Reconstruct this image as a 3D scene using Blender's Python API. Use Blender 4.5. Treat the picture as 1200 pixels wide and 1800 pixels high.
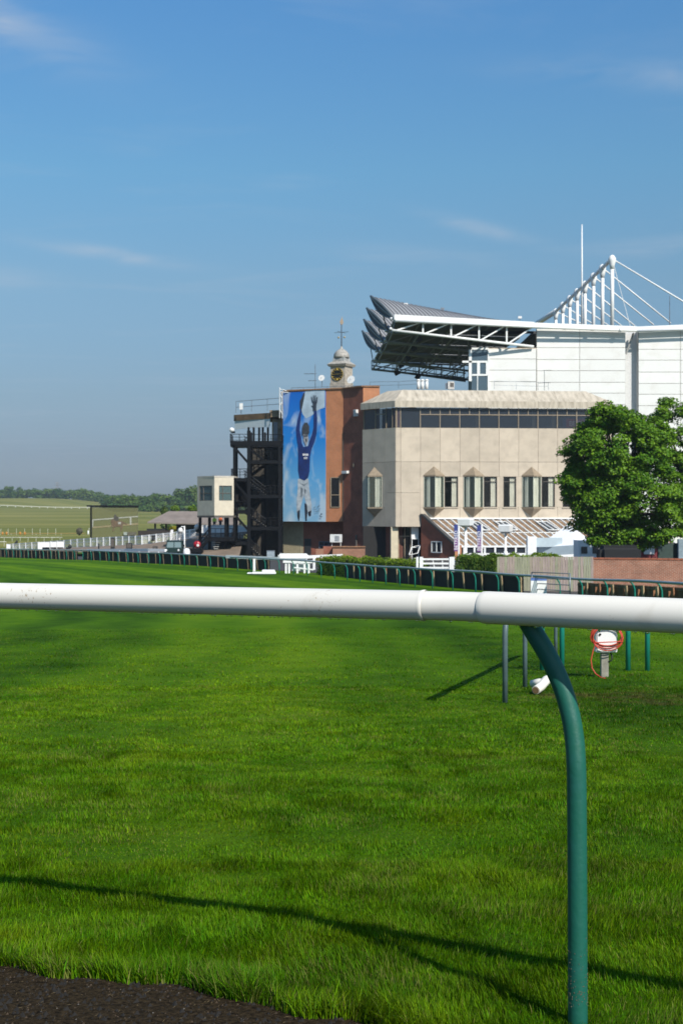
import bpy, bmesh, math, random
import numpy as np
from mathutils import Vector, Matrix, Euler
R = math.radians
random.seed(7)
rng = np.random.default_rng(11)
SC = bpy.context.scene
COL = SC.collection
for o_ in list(bpy.data.objects):
    bpy.data.objects.remove(o_)

# ------------------------------------------------------------------ camera
EYE = 1.45
HAZE = 0.00012
F = 2500.0                     # focal length in photo pixels (1200 x 1800 frame)
cam_d = bpy.data.cameras.new('camera')
cam = bpy.data.objects.new('camera', cam_d); COL.objects.link(cam)
cam.location = (0, 0, EYE); cam.rotation_euler = (R(90), 0, 0)
cam_d.sensor_fit = 'VERTICAL'; cam_d.sensor_height = 36; cam_d.lens = 50
cam_d.clip_start = 0.1; cam_d.clip_end = 6000
cam_d.dof.use_dof = True; cam_d.dof.focus_distance = 5.0; cam_d.dof.aperture_fstop = 13
SC.camera = cam

# ------------------------------------------------------------------ sky, sun, exposure
SUN_EL, SUN_AZ = R(40), R(32)          # azimuth measured to the right of straight behind the camera
S = Vector((math.sin(SUN_AZ)*math.cos(SUN_EL), -math.cos(SUN_AZ)*math.cos(SUN_EL), math.sin(SUN_EL)))
W = bpy.data.worlds.new('World'); SC.world = W; W.use_nodes = True
wn = W.node_tree; wn.nodes.clear()
def N(t, kind, **kw):
    n = t.nodes.new(kind)
    for k, v in kw.items(): setattr(n, k, v)
    return n
sky = N(wn, 'ShaderNodeTexSky', sky_type='NISHITA', sun_disc=False)
sky.sun_elevation = SUN_EL; sky.sun_rotation = R(180) - SUN_AZ
sky.altitude = 0; sky.air_density = 1.25; sky.dust_density = 1.0; sky.ozone_density = 2.5
bg = N(wn, 'ShaderNodeBackground'); bg.inputs['Strength'].default_value = 0.1
wo = N(wn, 'ShaderNodeOutputWorld')
# thin cirrus wisps
tc = N(wn, 'ShaderNodeTexCoord')
sep = N(wn, 'ShaderNodeSeparateXYZ'); wn.links.new(tc.outputs['Generated'], sep.inputs[0])
zc = N(wn, 'ShaderNodeMath', operation='MAXIMUM'); zc.inputs[1].default_value = 0.04
wn.links.new(sep.outputs['Z'], zc.inputs[0])
dv = N(wn, 'ShaderNodeVectorMath', operation='DIVIDE')
cb = N(wn, 'ShaderNodeCombineXYZ')
for i_ in range(3): wn.links.new(zc.outputs[0], cb.inputs[i_])
wn.links.new(tc.outputs['Generated'], dv.inputs[0]); wn.links.new(cb.outputs[0], dv.inputs[1])
def wm(op, a, b=None, c=None):
    n = N(wn, 'ShaderNodeMath', operation=op)
    for i_, v in enumerate((a, b, c)):
        if v is None: continue
        if isinstance(v, (int, float)): n.inputs[i_].default_value = v
        else: wn.links.new(v, n.inputs[i_])
    return n.outputs[0]
# high thin cirrus on a plane far overhead: faint everywhere, with separate wisps at set bearings
mp = N(wn, 'ShaderNodeMapping'); mp.inputs['Scale'].default_value = (0.75, 1.5, 1)
mp.inputs['Rotation'].default_value = (0, 0, R(-12)); mp.inputs['Location'].default_value = (2.9, 1.3, 0)
wn.links.new(dv.outputs[0], mp.inputs[0])
cn = N(wn, 'ShaderNodeTexNoise'); cn.inputs['Scale'].default_value = 0.9; cn.inputs['Detail'].default_value = 7
cn.inputs['Roughness'].default_value = 0.62; cn.inputs['Distortion'].default_value = 0.9
wn.links.new(mp.outputs[0], cn.inputs['Vector'])
cr = N(wn, 'ShaderNodeMapRange'); cr.inputs[1].default_value = 0.52; cr.inputs[2].default_value = 0.90
cr.inputs[3].default_value = 0.0; cr.inputs[4].default_value = 0.22
wn.links.new(cn.outputs['Fac'], cr.inputs[0])
az_ = wm('ARCTAN2', sep.outputs['X'], sep.outputs['Y']); el_ = wm('ARCSINE', sep.outputs['Z'])
fmp = N(wn, 'ShaderNodeMapping'); fmp.inputs['Scale'].default_value = (13, 13, 46); fmp.inputs['Rotation'].default_value = (0, R(9), 0); wn.links.new(tc.outputs['Generated'], fmp.inputs[0])
fn = N(wn, 'ShaderNodeTexNoise'); fn.inputs['Scale'].default_value = 1.0; fn.inputs['Detail'].default_value = 6; fn.inputs['Distortion'].default_value = .7; wn.links.new(fmp.outputs[0], fn.inputs['Vector'])
fr_ = N(wn, 'ShaderNodeMapRange'); fr_.inputs[1].default_value = .32; fr_.inputs[2].default_value = .75; wn.links.new(fn.outputs['Fac'], fr_.inputs[0])
tot = cr.outputs[0]
for a0, e0, la, le, sl_, st in ((-13.6, 18.6, 4.2, 1.1, -.30, .62), (12.0, 16.7, 5.2, .55, -.10, .50), (-8.9, 10.1, 3.4, .28, -.12, .75), (5.6, 11.2, 2.6, .32, -.26, .42), (2.5, 10.2, 3.4, .40, -.08, .28), (13.5, 10.3, 3.4, .40, .02, .34), (-13., 9.0, 2.4, .5, -.1, .3), (24, 14, 7, .9, -.12, .5), (-30, 13, 8, .8, -.1, .5), (-48, 22, 9, 1.5, .1, .5), (50, 19, 9, 1.2, -.1, .5)):
    da = wm('SUBTRACT', az_, R(a0)); de = wm('SUBTRACT', el_, R(e0))
    de = wm('SUBTRACT', de, wm('MULTIPLY', da, sl_))
    q_ = wm('ADD', wm('POWER', wm('DIVIDE', wm('ABSOLUTE', da), R(la)), 2.0), wm('POWER', wm('DIVIDE', wm('ABSOLUTE', de), R(le)), 2.0))
    g__ = wm('MULTIPLY', wm('POWER', 2.718, wm('MULTIPLY', q_, -1.3)), st)
    tot = wm('ADD', tot, wm('MULTIPLY', g__, fr_.outputs[0]))
tot = wm('MINIMUM', tot, .8)
mxw = N(wn, 'ShaderNodeMix', data_type='RGBA'); mxw.inputs[7].default_value = (4.6, 5.2, 6.0, 1)
wn.links.new(tot, mxw.inputs[0])
# clear-morning tint: the whole dome is a deeper blue, greyer towards the horizon all round
zr = N(wn, 'ShaderNodeValToRGB'); wn.links.new(sep.outputs['Z'], zr.inputs[0])
ze = zr.color_ramp.elements
ze[0].position = 0.0; ze[0].color = (.45, .60, .98, 1)
ze[1].position = .34; ze[1].color = (.50, .89, 1.17, 1)
for p_, c_ in ((.04, (.40, .51, .83)), (.08, (.45, .56, .78)), (.158, (.55, .71, .85)), (.233, (.54, .85, 1.0)), (1.0, (.60, .92, 1.10))):
    ze.new(p_).color = (*c_, 1)
tint = N(wn, 'ShaderNodeMix', data_type='RGBA', blend_type='MULTIPLY'); tint.inputs[0].default_value = 1
wn.links.new(sky.outputs[0], tint.inputs[6]); wn.links.new(zr.outputs[0], tint.inputs[7])
wn.links.new(tint.outputs[2], mxw.inputs[6])
wn.links.new(mxw.outputs[2], bg.inputs['Color']); wn.links.new(bg.outputs[0], wo.inputs[0])

sl = bpy.data.lights.new('sun', 'SUN'); sl.energy = 5.0; sl.angle = R(0.53); sl.color = (1.0, 0.945, 0.86)
so = bpy.data.objects.new('sun', sl); COL.objects.link(so); so.location = (60, -60, 80)
so.rotation_euler = (-S).to_track_quat('-Z', 'Y').to_euler()
SC.view_settings.view_transform = 'Standard'; SC.view_settings.look = 'None'
SC.view_settings.gamma = 1; SC.view_settings.use_curve_mapping = False
SC.view_settings.exposure = 0.14
SC.cycles.max_bounces = 6; SC.cycles.transparent_max_bounces = 12; SC.cycles.volume_bounces = 0
SC.cycles.use_denoising = True
SC.cycles.volume_step_rate = 1.0

# ------------------------------------------------------------------ helpers
def P(px, py, d):
    """Point at distance d (metres ahead) seen at photo pixel px, py."""
    return Vector(((px-600)*d/F, d, EYE-(py-900)*d/F))
def X(px, d): return (px-600)*d/F
def Zp(py, d): return EYE-(py-900)*d/F

def lin(c):
    return tuple(((v/255)/12.92 if v/255 <= .04045 else ((v/255+.055)/1.055)**2.4) for v in c)
MATS = {}
def principled(name, color, rough=.6, metal=0., spec=.5):
    m = bpy.data.materials.new(name); m.use_nodes = True
    b = m.node_tree.nodes['Principled BSDF']
    b.inputs['Base Color'].default_value = (*color, 1); b.inputs['Roughness'].default_value = rough
    b.inputs['Metallic'].default_value = metal; b.inputs['Specular IOR Level'].default_value = spec
    return m, m.node_tree, b
def mat(name, color, rough=.6, metal=0., var=.18, scale=3., bump=0., bscale=None, dark=None, streak=False, spec=.5, thr=(.35, .7), coord='UV', vmul=(1, 1, 1)):
    """Principled colour with noise mottling (towards `dark`) and optional fine bump."""
    if name in MATS: return MATS[name]
    m, t, b = principled(name, color, rough, metal, spec)
    co = N(t, 'ShaderNodeTexCoord'); mp = N(t, 'ShaderNodeMapping')
    mp.inputs['Scale'].default_value = (4, .35, 1) if streak else vmul
    t.links.new(co.outputs[coord], mp.inputs[0])
    n = N(t, 'ShaderNodeTexNoise'); n.inputs['Scale'].default_value = scale; n.inputs['Detail'].default_value = 6
    n.inputs['Roughness'].default_value = .62
    t.links.new(mp.outputs[0], n.inputs['Vector'])
    r = N(t, 'ShaderNodeMapRange'); r.inputs[1].default_value = thr[0]; r.inputs[2].default_value = thr[1]
    t.links.new(n.outputs['Fac'], r.inputs[0])
    mx = N(t, 'ShaderNodeMix', data_type='RGBA')
    d = dark if dark else tuple(c*(1-var*2) for c in color)
    mx.inputs[6].default_value = (*color, 1); mx.inputs[7].default_value = (*d, 1)
    t.links.new(r.outputs[0], mx.inputs[0]); t.links.new(mx.outputs[2], b.inputs['Base Color'])
    if bump:
        n2 = N(t, 'ShaderNodeTexNoise'); n2.inputs['Scale'].default_value = bscale or scale*12; n2.inputs['Detail'].default_value = 4
        t.links.new(co.outputs[coord], n2.inputs['Vector'])
        bp = N(t, 'ShaderNodeBump'); bp.inputs['Strength'].default_value = bump; bp.inputs['Distance'].default_value = .02
        t.links.new(n2.outputs['Fac'], bp.inputs['Height']); t.links.new(bp.outputs[0], b.inputs['Normal'])
    MATS[name] = m
    return m
def brick_mat(name, c1, c2, mortar, w=.225, h=.075, ms=.012, stain=.35, pale=None):
    m, t, b = principled(name, c1, .85)
    co = N(t, 'ShaderNodeTexCoord')
    br = N(t, 'ShaderNodeTexBrick'); br.inputs['Scale'].default_value = 1
    br.inputs['Brick Width'].default_value = w; br.inputs['Row Height'].default_value = h; br.inputs['Mortar Size'].default_value = ms
    br.inputs['Color1'].default_value = (*c1, 1); br.inputs['Color2'].default_value = (*c2, 1); br.inputs['Mortar'].default_value = (*mortar, 1)
    t.links.new(co.outputs['UV'], br.inputs['Vector'])
    n = N(t, 'ShaderNodeTexNoise'); n.inputs['Scale'].default_value = .9; n.inputs['Detail'].default_value = 7
    t.links.new(co.outputs['UV'], n.inputs['Vector'])
    r = N(t, 'ShaderNodeMapRange'); r.inputs[1].default_value = .4; r.inputs[2].default_value = .75; r.inputs[3].default_value = 1.0; r.inputs[4].default_value = 1-stain
    t.links.new(n.outputs['Fac'], r.inputs[0])
    mx = N(t, 'ShaderNodeMix', data_type='RGBA', blend_type='MULTIPLY'); mx.inputs[0].default_value = 1
    t.links.new(br.outputs['Color'], mx.inputs[6]); t.links.new(r.outputs[0], mx.inputs[7])
    out = mx.outputs[2]
    if pale:
        n2 = N(t, 'ShaderNodeTexNoise'); n2.inputs['Scale'].default_value = 9; n2.inputs['Detail'].default_value = 5
        t.links.new(co.outputs['UV'], n2.inputs['Vector'])
        r2 = N(t, 'ShaderNodeMapRange'); r2.inputs[1].default_value = .55; r2.inputs[2].default_value = .72; r2.inputs[4].default_value = .6
        t.links.new(n2.outputs['Fac'], r2.inputs[0])
        m2 = N(t, 'ShaderNodeMix', data_type='RGBA'); m2.inputs[7].default_value = (*pale, 1)
        t.links.new(r2.outputs[0], m2.inputs[0]); t.links.new(out, m2.inputs[6]); out = m2.outputs[2]
    t.links.new(out, b.inputs['Base Color'])
    bp = N(t, 'ShaderNodeBump'); bp.inputs['Strength'].default_value = .5; bp.inputs['Distance'].default_value = .01; bp.invert = True
    t.links.new(br.outputs['Fac'], bp.inputs['Height']); t.links.new(bp.outputs[0], b.inputs['Normal'])
    return m
def glass_mat(name, tint, see=.5, rough=.04):
    """Thin pane: part clear, part tinted, with a mirror reflection by Fresnel."""
    m = bpy.data.materials.new(name); m.use_nodes = True; t = m.node_tree; t.nodes.clear()
    o = N(t, 'ShaderNodeOutputMaterial'); tr = N(t, 'ShaderNodeBsdfTransparent'); df = N(t, 'ShaderNodeBsdfDiffuse'); gl = N(t, 'ShaderNodeBsdfGlossy')
    df.inputs[0].default_value = (*tint, 1); gl.inputs['Roughness'].default_value = rough; gl.inputs[0].default_value = (.9, .93, .95, 1)
    m1 = N(t, 'ShaderNodeMixShader'); m1.inputs[0].default_value = see
    t.links.new(df.outputs[0], m1.inputs[1]); t.links.new(tr.outputs[0], m1.inputs[2])
    lw = N(t, 'ShaderNodeLayerWeight'); lw.inputs[0].default_value = .5
    pw = N(t, 'ShaderNodeMath', operation='POWER'); pw.inputs[1].default_value = 4; t.links.new(lw.outputs['Facing'], pw.inputs[0])
    fr = N(t, 'ShaderNodeMath', operation='MULTIPLY_ADD'); fr.inputs[1].default_value = .85; fr.inputs[2].default_value = .03; t.links.new(pw.outputs[0], fr.inputs[0])
    m2 = N(t, 'ShaderNodeMixShader'); t.links.new(fr.outputs[0], m2.inputs[0])
    t.links.new(m1.outputs[0], m2.inputs[1]); t.links.new(gl.outputs[0], m2.inputs[2]); t.links.new(m2.outputs[0], o.inputs[0])
    return m

def tag(o, label=None, cat=None, group=None, kind=None):
    if label: o['label'] = label
    if cat: o['category'] = cat
    if group: o['group'] = group
    if kind: o['kind'] = kind
    return o
def thing(name, loc, label, cat, group=None):
    o = bpy.data.objects.new(name, None); COL.objects.link(o); o.location = loc
    o.empty_display_size = .3
    return tag(o, label, cat, group)
def wloc(o):
    v = Vector((0, 0, 0))
    while o is not None:
        v += o.location; o = o.parent
    return v
class MB:
    """Collects shapes given in world metres; build() links them as one mesh object."""
    def __init__(s): s.v = []; s.f = []
    def add(s, vs, fs):
        k = len(s.v); s.v += [Vector(v) for v in vs]; s.f += [tuple(i+k for i in f) for f in fs]; return s
    def box(s, c, size, ax=None, az=None):
        """box centred at c; ax = direction of its length (x) axis, az = its up axis."""
        ax = Vector(ax).normalized() if ax is not None else Vector((1, 0, 0))
        az = Vector(az).normalized() if az is not None else Vector((0, 0, 1))
        ay = az.cross(ax).normalized(); az = ax.cross(ay)
        c = Vector(c); h = [x/2 for x in size]
        vs = [c+ax*(i*h[0])+ay*(j*h[1])+az*(k*h[2]) for k in (-1, 1) for j in (-1, 1) for i in (-1, 1)]
        return s.add(vs, [(0, 2, 3, 1), (4, 5, 7, 6), (0, 1, 5, 4), (2, 6, 7, 3), (0, 4, 6, 2), (1, 3, 7, 5)])
    def bar(s, p, q, w, h=None):
        p, q = Vector(p), Vector(q); d = q-p
        up = Vector((0, 0, 1)) if abs(d.normalized().z) < .95 else Vector((0, 1, 0))
        side = up.cross(d).normalized(); up = d.cross(side).normalized()
        return s.box((p+q)/2, (d.length, w, h or w), d, up)
    def tube(s, pts, r, n=8, caps=True):
        pts = [Vector(p) for p in pts]; rs = r if isinstance(r, (list, tuple)) else [r]*len(pts)
        k = len(s.v); prev = None
        for i, p in enumerate(pts):
            d = (pts[min(i+1, len(pts)-1)]-pts[max(i-1, 0)]).normalized()
            if prev is None:
                a = d.orthogonal().normalized()
            else:
                a = (prev-d*prev.dot(d)).normalized()
            prev = a; b = d.cross(a)
            for j in range(n):
                t = 2*math.pi*j/n; s.v.append(p+(a*math.cos(t)+b*math.sin(t))*rs[i])
        for i in range(len(pts)-1):
            for j in range(n):
                s.f.append((k+i*n+j, k+i*n+(j+1) % n, k+(i+1)*n+(j+1) % n, k+(i+1)*n+j))
        if caps:
            s.f.append(tuple(k+j for j in range(n))[::-1]); s.f.append(tuple(k+(len(pts)-1)*n+j for j in range(n)))
        return s
    def lathe(s, c, prof, n=16, ang0=0., axis=None, ref=None):
        """prof: list of (radius, height) along axis (default z)."""
        c = Vector(c); az = Vector(axis).normalized() if axis is not None else Vector((0, 0, 1))
        ax = Vector(ref).normalized() if ref is not None else (Vector((1, 0, 0)) if abs(az.x) < .9 else Vector((0, 1, 0)))
        ax = (ax-az*ax.dot(az)).normalized(); ay = az.cross(ax); k = len(s.v)
        for r_, h in prof:
            for j in range(n):
                t = ang0+2*math.pi*j/n; s.v.append(c+az*h+(ax*math.cos(t)+ay*math.sin(t))*r_)
        for i in range(len(prof)-1):
            for j in range(n): s.f.append((k+i*n+j, k+i*n+(j+1) % n, k+(i+1)*n+(j+1) % n, k+(i+1)*n+j))
        s.f.append(tuple(k+j for j in range(n))[::-1]); s.f.append(tuple(k+(len(prof)-1)*n+j for j in range(n)))
        return s
    def extrude(s, poly, vec):
        """closed prism: polygon (list of 3D points) swept by vec."""
        p = [Vector(q) for q in poly]; v = Vector(vec); n = len(p)
        nrm = sum(((p[i]-p[0]).cross(p[(i+1) % n]-p[0]) for i in range(1, n-1)), Vector())
        if nrm.dot(v) > 0: p = p[::-1]
        return s.add(p+[q+v for q in p], [tuple(range(n)), tuple(range(n, 2*n))[::-1]]+[(i, i+n, (i+1) % n+n, (i+1) % n) for i in range(n)])
    def build(s, name, m, parent=None, smooth=False, label=None, uv=True):
        base = wloc(parent) if parent is not None else Vector((0, 0, 0))
        me = bpy.data.meshes.new(name)
        me.from_pydata([v-base for v in s.v], [], s.f); me.update()
        if smooth: me.polygons.foreach_set('use_smooth', [len(f) <= 4 for f in s.f])
        if uv:
            l = me.uv_layers.new(name='UVMap'); d = l.data
            for p in me.polygons:
                n = p.normal
                t = Vector((-n.y, n.x, 0)) if abs(n.z) < .95 else Vector((1, 0, 0))
                t.normalize(); u = n.cross(t)
                for li in p.loop_indices:
                    q = s.v[me.loops[li].vertex_index]
                    d[li].uv = (q.dot(t), q.dot(u))
        me.materials.append(m)
        o = bpy.data.objects.new(name, me); COL.objects.link(o)
        if parent is not None: o.parent = parent
        if label: o['label'] = label
        return o
def children(o): return list(o.children)
def copy_tree(o, parent=None):
    c = o.copy(); COL.objects.link(c); c.parent = parent
    for ch in children(o): copy_tree(ch, c)
    return c
def share(proto, loc, parent, name=None):
    """another copy of a part, sharing its mesh, under the same or another thing"""
    c = proto.copy(); COL.objects.link(c); c.parent = parent; c.location = loc
    return c
def text_mesh(txt, size, name, m, parent, origin, xdir, updir, depth=.01, spacing=1.0, align='LEFT'):
    cu = bpy.data.curves.new('lettering', 'FONT'); cu.body = txt; cu.size = size; cu.extrude = depth/2
    cu.align_x = align; cu.align_y = 'CENTER'; cu.space_character = spacing; cu.resolution_u = 3
    to = bpy.data.objects.new('lettering', cu); COL.objects.link(to)
    dg = bpy.context.evaluated_depsgraph_get(); me = bpy.data.meshes.new_from_object(to.evaluated_get(dg))
    bpy.data.objects.remove(to); bpy.data.curves.remove(cu)
    x = Vector(xdir).normalized(); u = Vector(updir).normalized(); n = x.cross(u)
    M = Matrix(((x.x, u.x, n.x, 0), (x.y, u.y, n.y, 0), (x.z, u.z, n.z, 0), (0, 0, 0, 1)))
    me.transform(Matrix.Translation(Vector(origin)-wloc(parent)) @ M)
    me.materials.clear(); me.materials.append(m)
    o = bpy.data.objects.new(name, me); COL.objects.link(o); o.parent = parent
    return o

# ------------------------------------------------------------------ terrain
HY = [-80, 4, 6.5, 16.7, 24, 40, 58, 66, 77, 87, 106, 122, 141, 165, 180, 250, 400, 700, 1000, 1300, 1700]
HH = [1.40, 1.45, 1.55, 2.25, 2.65, 3.38, 4.07, 4.30, 4.52, 4.64, 4.92, 5.05, 5.20, 5.55, 5.90, 6.5, 6.4, 3.6, -2.6, -3.4, -3.0]
HYf = np.linspace(-80, 1700, 7121)
_h = np.interp(HYf, HY, HH)
# smooth the profile so that the turf rolls without kinks
_k = np.ones(33)/33; _hs = np.convolve(np.pad(_h, 16, mode='edge'), _k, 'valid')
_k2 = np.ones(241)/241; _hs2 = np.convolve(np.pad(_hs, 120, mode='edge'), _k2, 'valid')
_w = np.clip((HYf-250)/150, 0, 1); _hs = _hs*(1-_w)+_hs2*_w
def sstep(a, b, x):
    t = np.clip((x-a)/(b-a), 0, 1); return t*t*(3-2*t)
def zg(x, y):
    x = np.asarray(x, float); y = np.asarray(y, float)
    z = EYE-np.interp(y, HYf, _hs)
    hill = 9.0*sstep(850, 1280, y)*sstep(-185, -265, x)*(1-.12*sstep(-280, -420, x))
    roll = .05*np.sin(x*.21+1.3)*np.sin(y*.17+.4)*sstep(8, 25, y)*(1-sstep(180, 300, y))
    return z+hill+roll
def zgf(x, y): return float(zg(x, y))
def G(px, d, dz=0.):
    x = X(px, d); return Vector((x, d, zgf(x, d)+dz))

def grass_nodes(t, blade=False):
    """turf colour from world position: mowing stripes following the course, plus mottling; returns colour socket"""
    g = N(t, 'ShaderNodeNewGeometry'); sp = N(t, 'ShaderNodeSeparateXYZ'); t.links.new(g.outputs['Position'], sp.inputs[0])
    def math_(op, a, b):
        n = N(t, 'ShaderNodeMath', operation=op)
        for i, v in enumerate((a, b)):
            if v is None: continue
            if isinstance(v, (int, float)): n.inputs[i].default_value = v
            else: t.links.new(v, n.inputs[i])
        return n.outputs[0]
    yy = math_('MAXIMUM', math_('SUBTRACT', sp.outputs['Y'], 25.), 0.)
    u = math_('ADD', sp.outputs['X'], math_('MULTIPLY', math_('MULTIPLY', yy, yy), .0026))
    wn_ = N(t, 'ShaderNodeTexNoise'); wn_.inputs['Scale'].default_value = .09; wn_.inputs['Detail'].default_value = 3
    t.links.new(g.outputs['Position'], wn_.inputs['Vector'])
    u = math_('ADD', u, math_('MULTIPLY', math_('SUBTRACT', wn_.outputs['Fac'], .5), 4.5))
    s1 = math_('COSINE', math_('MULTIPLY', math_('ADD', u, 1.8), 2*math.pi/10.5), None)
    nearf = N(t, 'ShaderNodeMapRange'); nearf.inputs[1].default_value = 7; nearf.inputs[2].default_value = 17; nearf.inputs[3].default_value = .25; t.links.new(sp.outputs['Y'], nearf.inputs[0])
    s2 = math_('COSINE', math_('MULTIPLY', math_('ADD', u, .9), 2*math.pi/2.9), None)
    s1 = math_('MULTIPLY', math_('ADD', s1, math_('MULTIPLY', s2, .55)), nearf.outputs[0])
    # small and large mottling
    na = N(t, 'ShaderNodeTexNoise'); na.inputs['Scale'].default_value = 1.3; na.inputs['Detail'].default_value = 6; na.inputs['Roughness'].default_value = .65
    mpn = N(t, 'ShaderNodeMapping'); mpn.inputs['Scale'].default_value = (1, .55, 1); t.links.new(g.outputs['Position'], mpn.inputs[0])
    t.links.new(mpn.outputs[0], na.inputs['Vector'])
    nb = N(t, 'ShaderNodeTexNoise'); nb.inputs['Scale'].default_value = .13; nb.inputs['Detail'].default_value = 5
    t.links.new(g.outputs['Position'], nb.inputs['Vector'])
    f = math_('ADD', math_('MULTIPLY', s1, .18), .5)
    f = math_('ADD', f, math_('MULTIPLY', math_('SUBTRACT', na.outputs['Fac'], .5), .75))
    f = math_('ADD', f, math_('MULTIPLY', math_('SUBTRACT', nb.outputs['Fac'], .5), .45))
    rp = N(t, 'ShaderNodeValToRGB'); e = rp.color_ramp.elements
    e[0].position = .12; e[0].color = (.018, .062, .0008, 1); e[1].position = .95; e[1].color = (.135, .235, .005, 1)
    k = rp.color_ramp.elements.new(.5); k.color = (.060, .145, .0016, 1)
    t.links.new(f, rp.inputs[0])
    # worn, muddy turf round the crossing on the right
    wx = math_('DIVIDE', math_('SUBTRACT', sp.outputs['X'], 3.5), 1.5); wy = math_('DIVIDE', math_('SUBTRACT', sp.outputs['Y'], 17.6), 1.5)
    wr = math_('SUBTRACT', 1.0, math_('ADD', math_('MULTIPLY', wx, wx), math_('MULTIPLY', wy, wy)))
    nw = N(t, 'ShaderNodeTexNoise'); nw.inputs['Scale'].default_value = 3.2; nw.inputs['Detail'].default_value = 5; t.links.new(g.outputs['Position'], nw.inputs['Vector'])
    wf = N(t, 'ShaderNodeMapRange'); wf.inputs[1].default_value = .60; wf.inputs[2].default_value = .80; wf.inputs[4].default_value = .8
    t.links.new(math_('ADD', nw.outputs['Fac'], math_('MULTIPLY', math_('MINIMUM', math_('MAXIMUM', wr, -1.), .6), .28)), wf.inputs[0])
    wm_ = N(t, 'ShaderNodeMix', data_type='RGBA'); wm_.inputs[7].default_value = (.075, .06, .018, 1); t.links.new(wf.outputs[0], wm_.inputs[0]); t.links.new(rp.outputs[0], wm_.inputs[6])
    return wm_.outputs[2], math_, sp, g

def grass_ground_mat():
    m, t, b = principled('turf', (.05, .12, .012),   .9, spec=.05)
    c, math_, sp, g = grass_nodes(t)
    # beyond the course the open heath is paler and drier
    far = N(t, 'ShaderNodeMapRange'); far.inputs[1].default_value = 195; far.inputs[2].default_value = 260
    t.links.new(sp.outputs['Y'], far.inputs[0])
    nf = N(t, 'ShaderNodeTexNoise'); nf.inputs['Scale'].default_value = .02; nf.inputs['Detail'].default_value = 6
    mpf = N(t, 'ShaderNodeMapping'); mpf.inputs['Scale'].default_value = (.35, 1.2, 1); t.links.new(g.outputs['Position'], mpf.inputs[0]); t.links.new(mpf.outputs[0], nf.inputs['Vector'])
    rf = N(t, 'ShaderNodeValToRGB'); rf.color_ramp.elements[0].position = .35; rf.color_ramp.elements[0].color = (.125, .14, .028, 1)
    rf.color_ramp.elements[1].position = .68; rf.color_ramp.elements[1].color = (.23, .215, .06, 1); t.links.new(nf.outputs['Fac'], rf.inputs[0])
    mx = N(t, 'ShaderNodeMix', data_type='RGBA'); t.links.new(far.outputs[0], mx.inputs[0]); t.links.new(c, mx.inputs[6]); t.links.new(rf.outputs[0], mx.inputs[7])
    t.links.new(mx.outputs[2], b.inputs['Base Color'])
    n1 = N(t, 'ShaderNodeTexNoise'); n1.inputs['Scale'].default_value = 9; n1.inputs['Detail'].default_value = 8; n1.inputs['Roughness'].default_value = .7
    t.links.new(g.outputs['Position'], n1.inputs['Vector'])
    bp = N(t, 'ShaderNodeBump'); bp.inputs['Strength'].default_value = .9; bp.inputs['Distance'].default_value = .09
    t.links.new(n1.outputs['Fac'], bp.inputs['Height']); t.links.new(bp.outputs[0], b.inputs['Normal'])
    return m
def blade_mat():
    m = bpy.data.materials.new('grass_blade'); m.use_nodes = True; t = m.node_tree; t.nodes.clear()
    c, math_, sp, g = grass_nodes(t)
    at = N(t, 'ShaderNodeAttribute', attribute_name='tone')
    hsv = N(t, 'ShaderNodeHueSaturation')
    t.links.new(c, hsv.inputs['Color'])
    sx = N(t, 'ShaderNodeSeparateXYZ'); t.links.new(at.outputs['Vector'], sx.inputs[0])
    t.links.new(sx.outputs['X'], hsv.inputs['Value']); t.links.new(sx.outputs['Y'], hsv.inputs['Hue'])
    dry = N(t, 'ShaderNodeMix', data_type='RGBA'); dry.inputs[7].default_value = (.22, .19, .06, 1)
    t.links.new(sx.outputs['Z'], dry.inputs[0]); t.links.new(hsv.outputs[0], dry.inputs[6])
    b = N(t, 'ShaderNodeBsdfPrincipled'); b.inputs['Roughness'].default_value = .55; b.inputs['Specular IOR Level'].default_value = .06
    t.links.new(dry.outputs[2], b.inputs['Base Color'])
    tr = N(t, 'ShaderNodeBsdfTranslucent'); t.links.new(dry.outputs[2], tr.inputs[0])
    mx = N(t, 'ShaderNodeMixShader'); mx.inputs[0].default_value = .32
    o = N(t, 'ShaderNodeOutputMaterial')
    t.links.new(b.outputs[0], mx.inputs[1]); t.links.new(tr.outputs[0], mx.inputs[2]); t.links.new(mx.outputs[0], o.inputs[0])
    return m

def sheet(name, m, rows, kind='structure', smooth=True):
    """grid mesh from rows of points"""
    nr, nc = len(rows), len(rows[0])
    me = bpy.data.meshes.new(name)
    me.from_pydata([tuple(p) for r in rows for p in r], [], [(i*nc+j, i*nc+j+1, (i+1)*nc+j+1, (i+1)*nc+j) for i in range(nr-1) for j in range(nc-1)])
    l = me.uv_layers.new(name='UVMap')
    for lp in me.loops: 
        q = me.vertices[lp.vertex_index].co; l.data[lp.index].uv = (q.x, q.y)
    if smooth: me.polygons.foreach_set('use_smooth', [True]*len(me.polygons))
    me.materials.append(m)
    o = bpy.data.objects.new(name, me); COL.objects.link(o)
    if kind: o['kind'] = kind
    return o
ys = list(np.arange(-60, 0, 10))+list(np.arange(0, 30, .5))+list(np.arange(30, 200, 2.5))+list(np.arange(200, 500, 12))+list(np.arange(500, 1700, 18))
rows = []
for y in ys:
    hw = 60+max(y, 0)*.42
    xs = np.linspace(-hw, hw, 121); rows.append(np.stack([xs, np.full_like(xs, y), zg(xs, y)], 1))
sheet('ground', grass_ground_mat(), rows)

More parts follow.
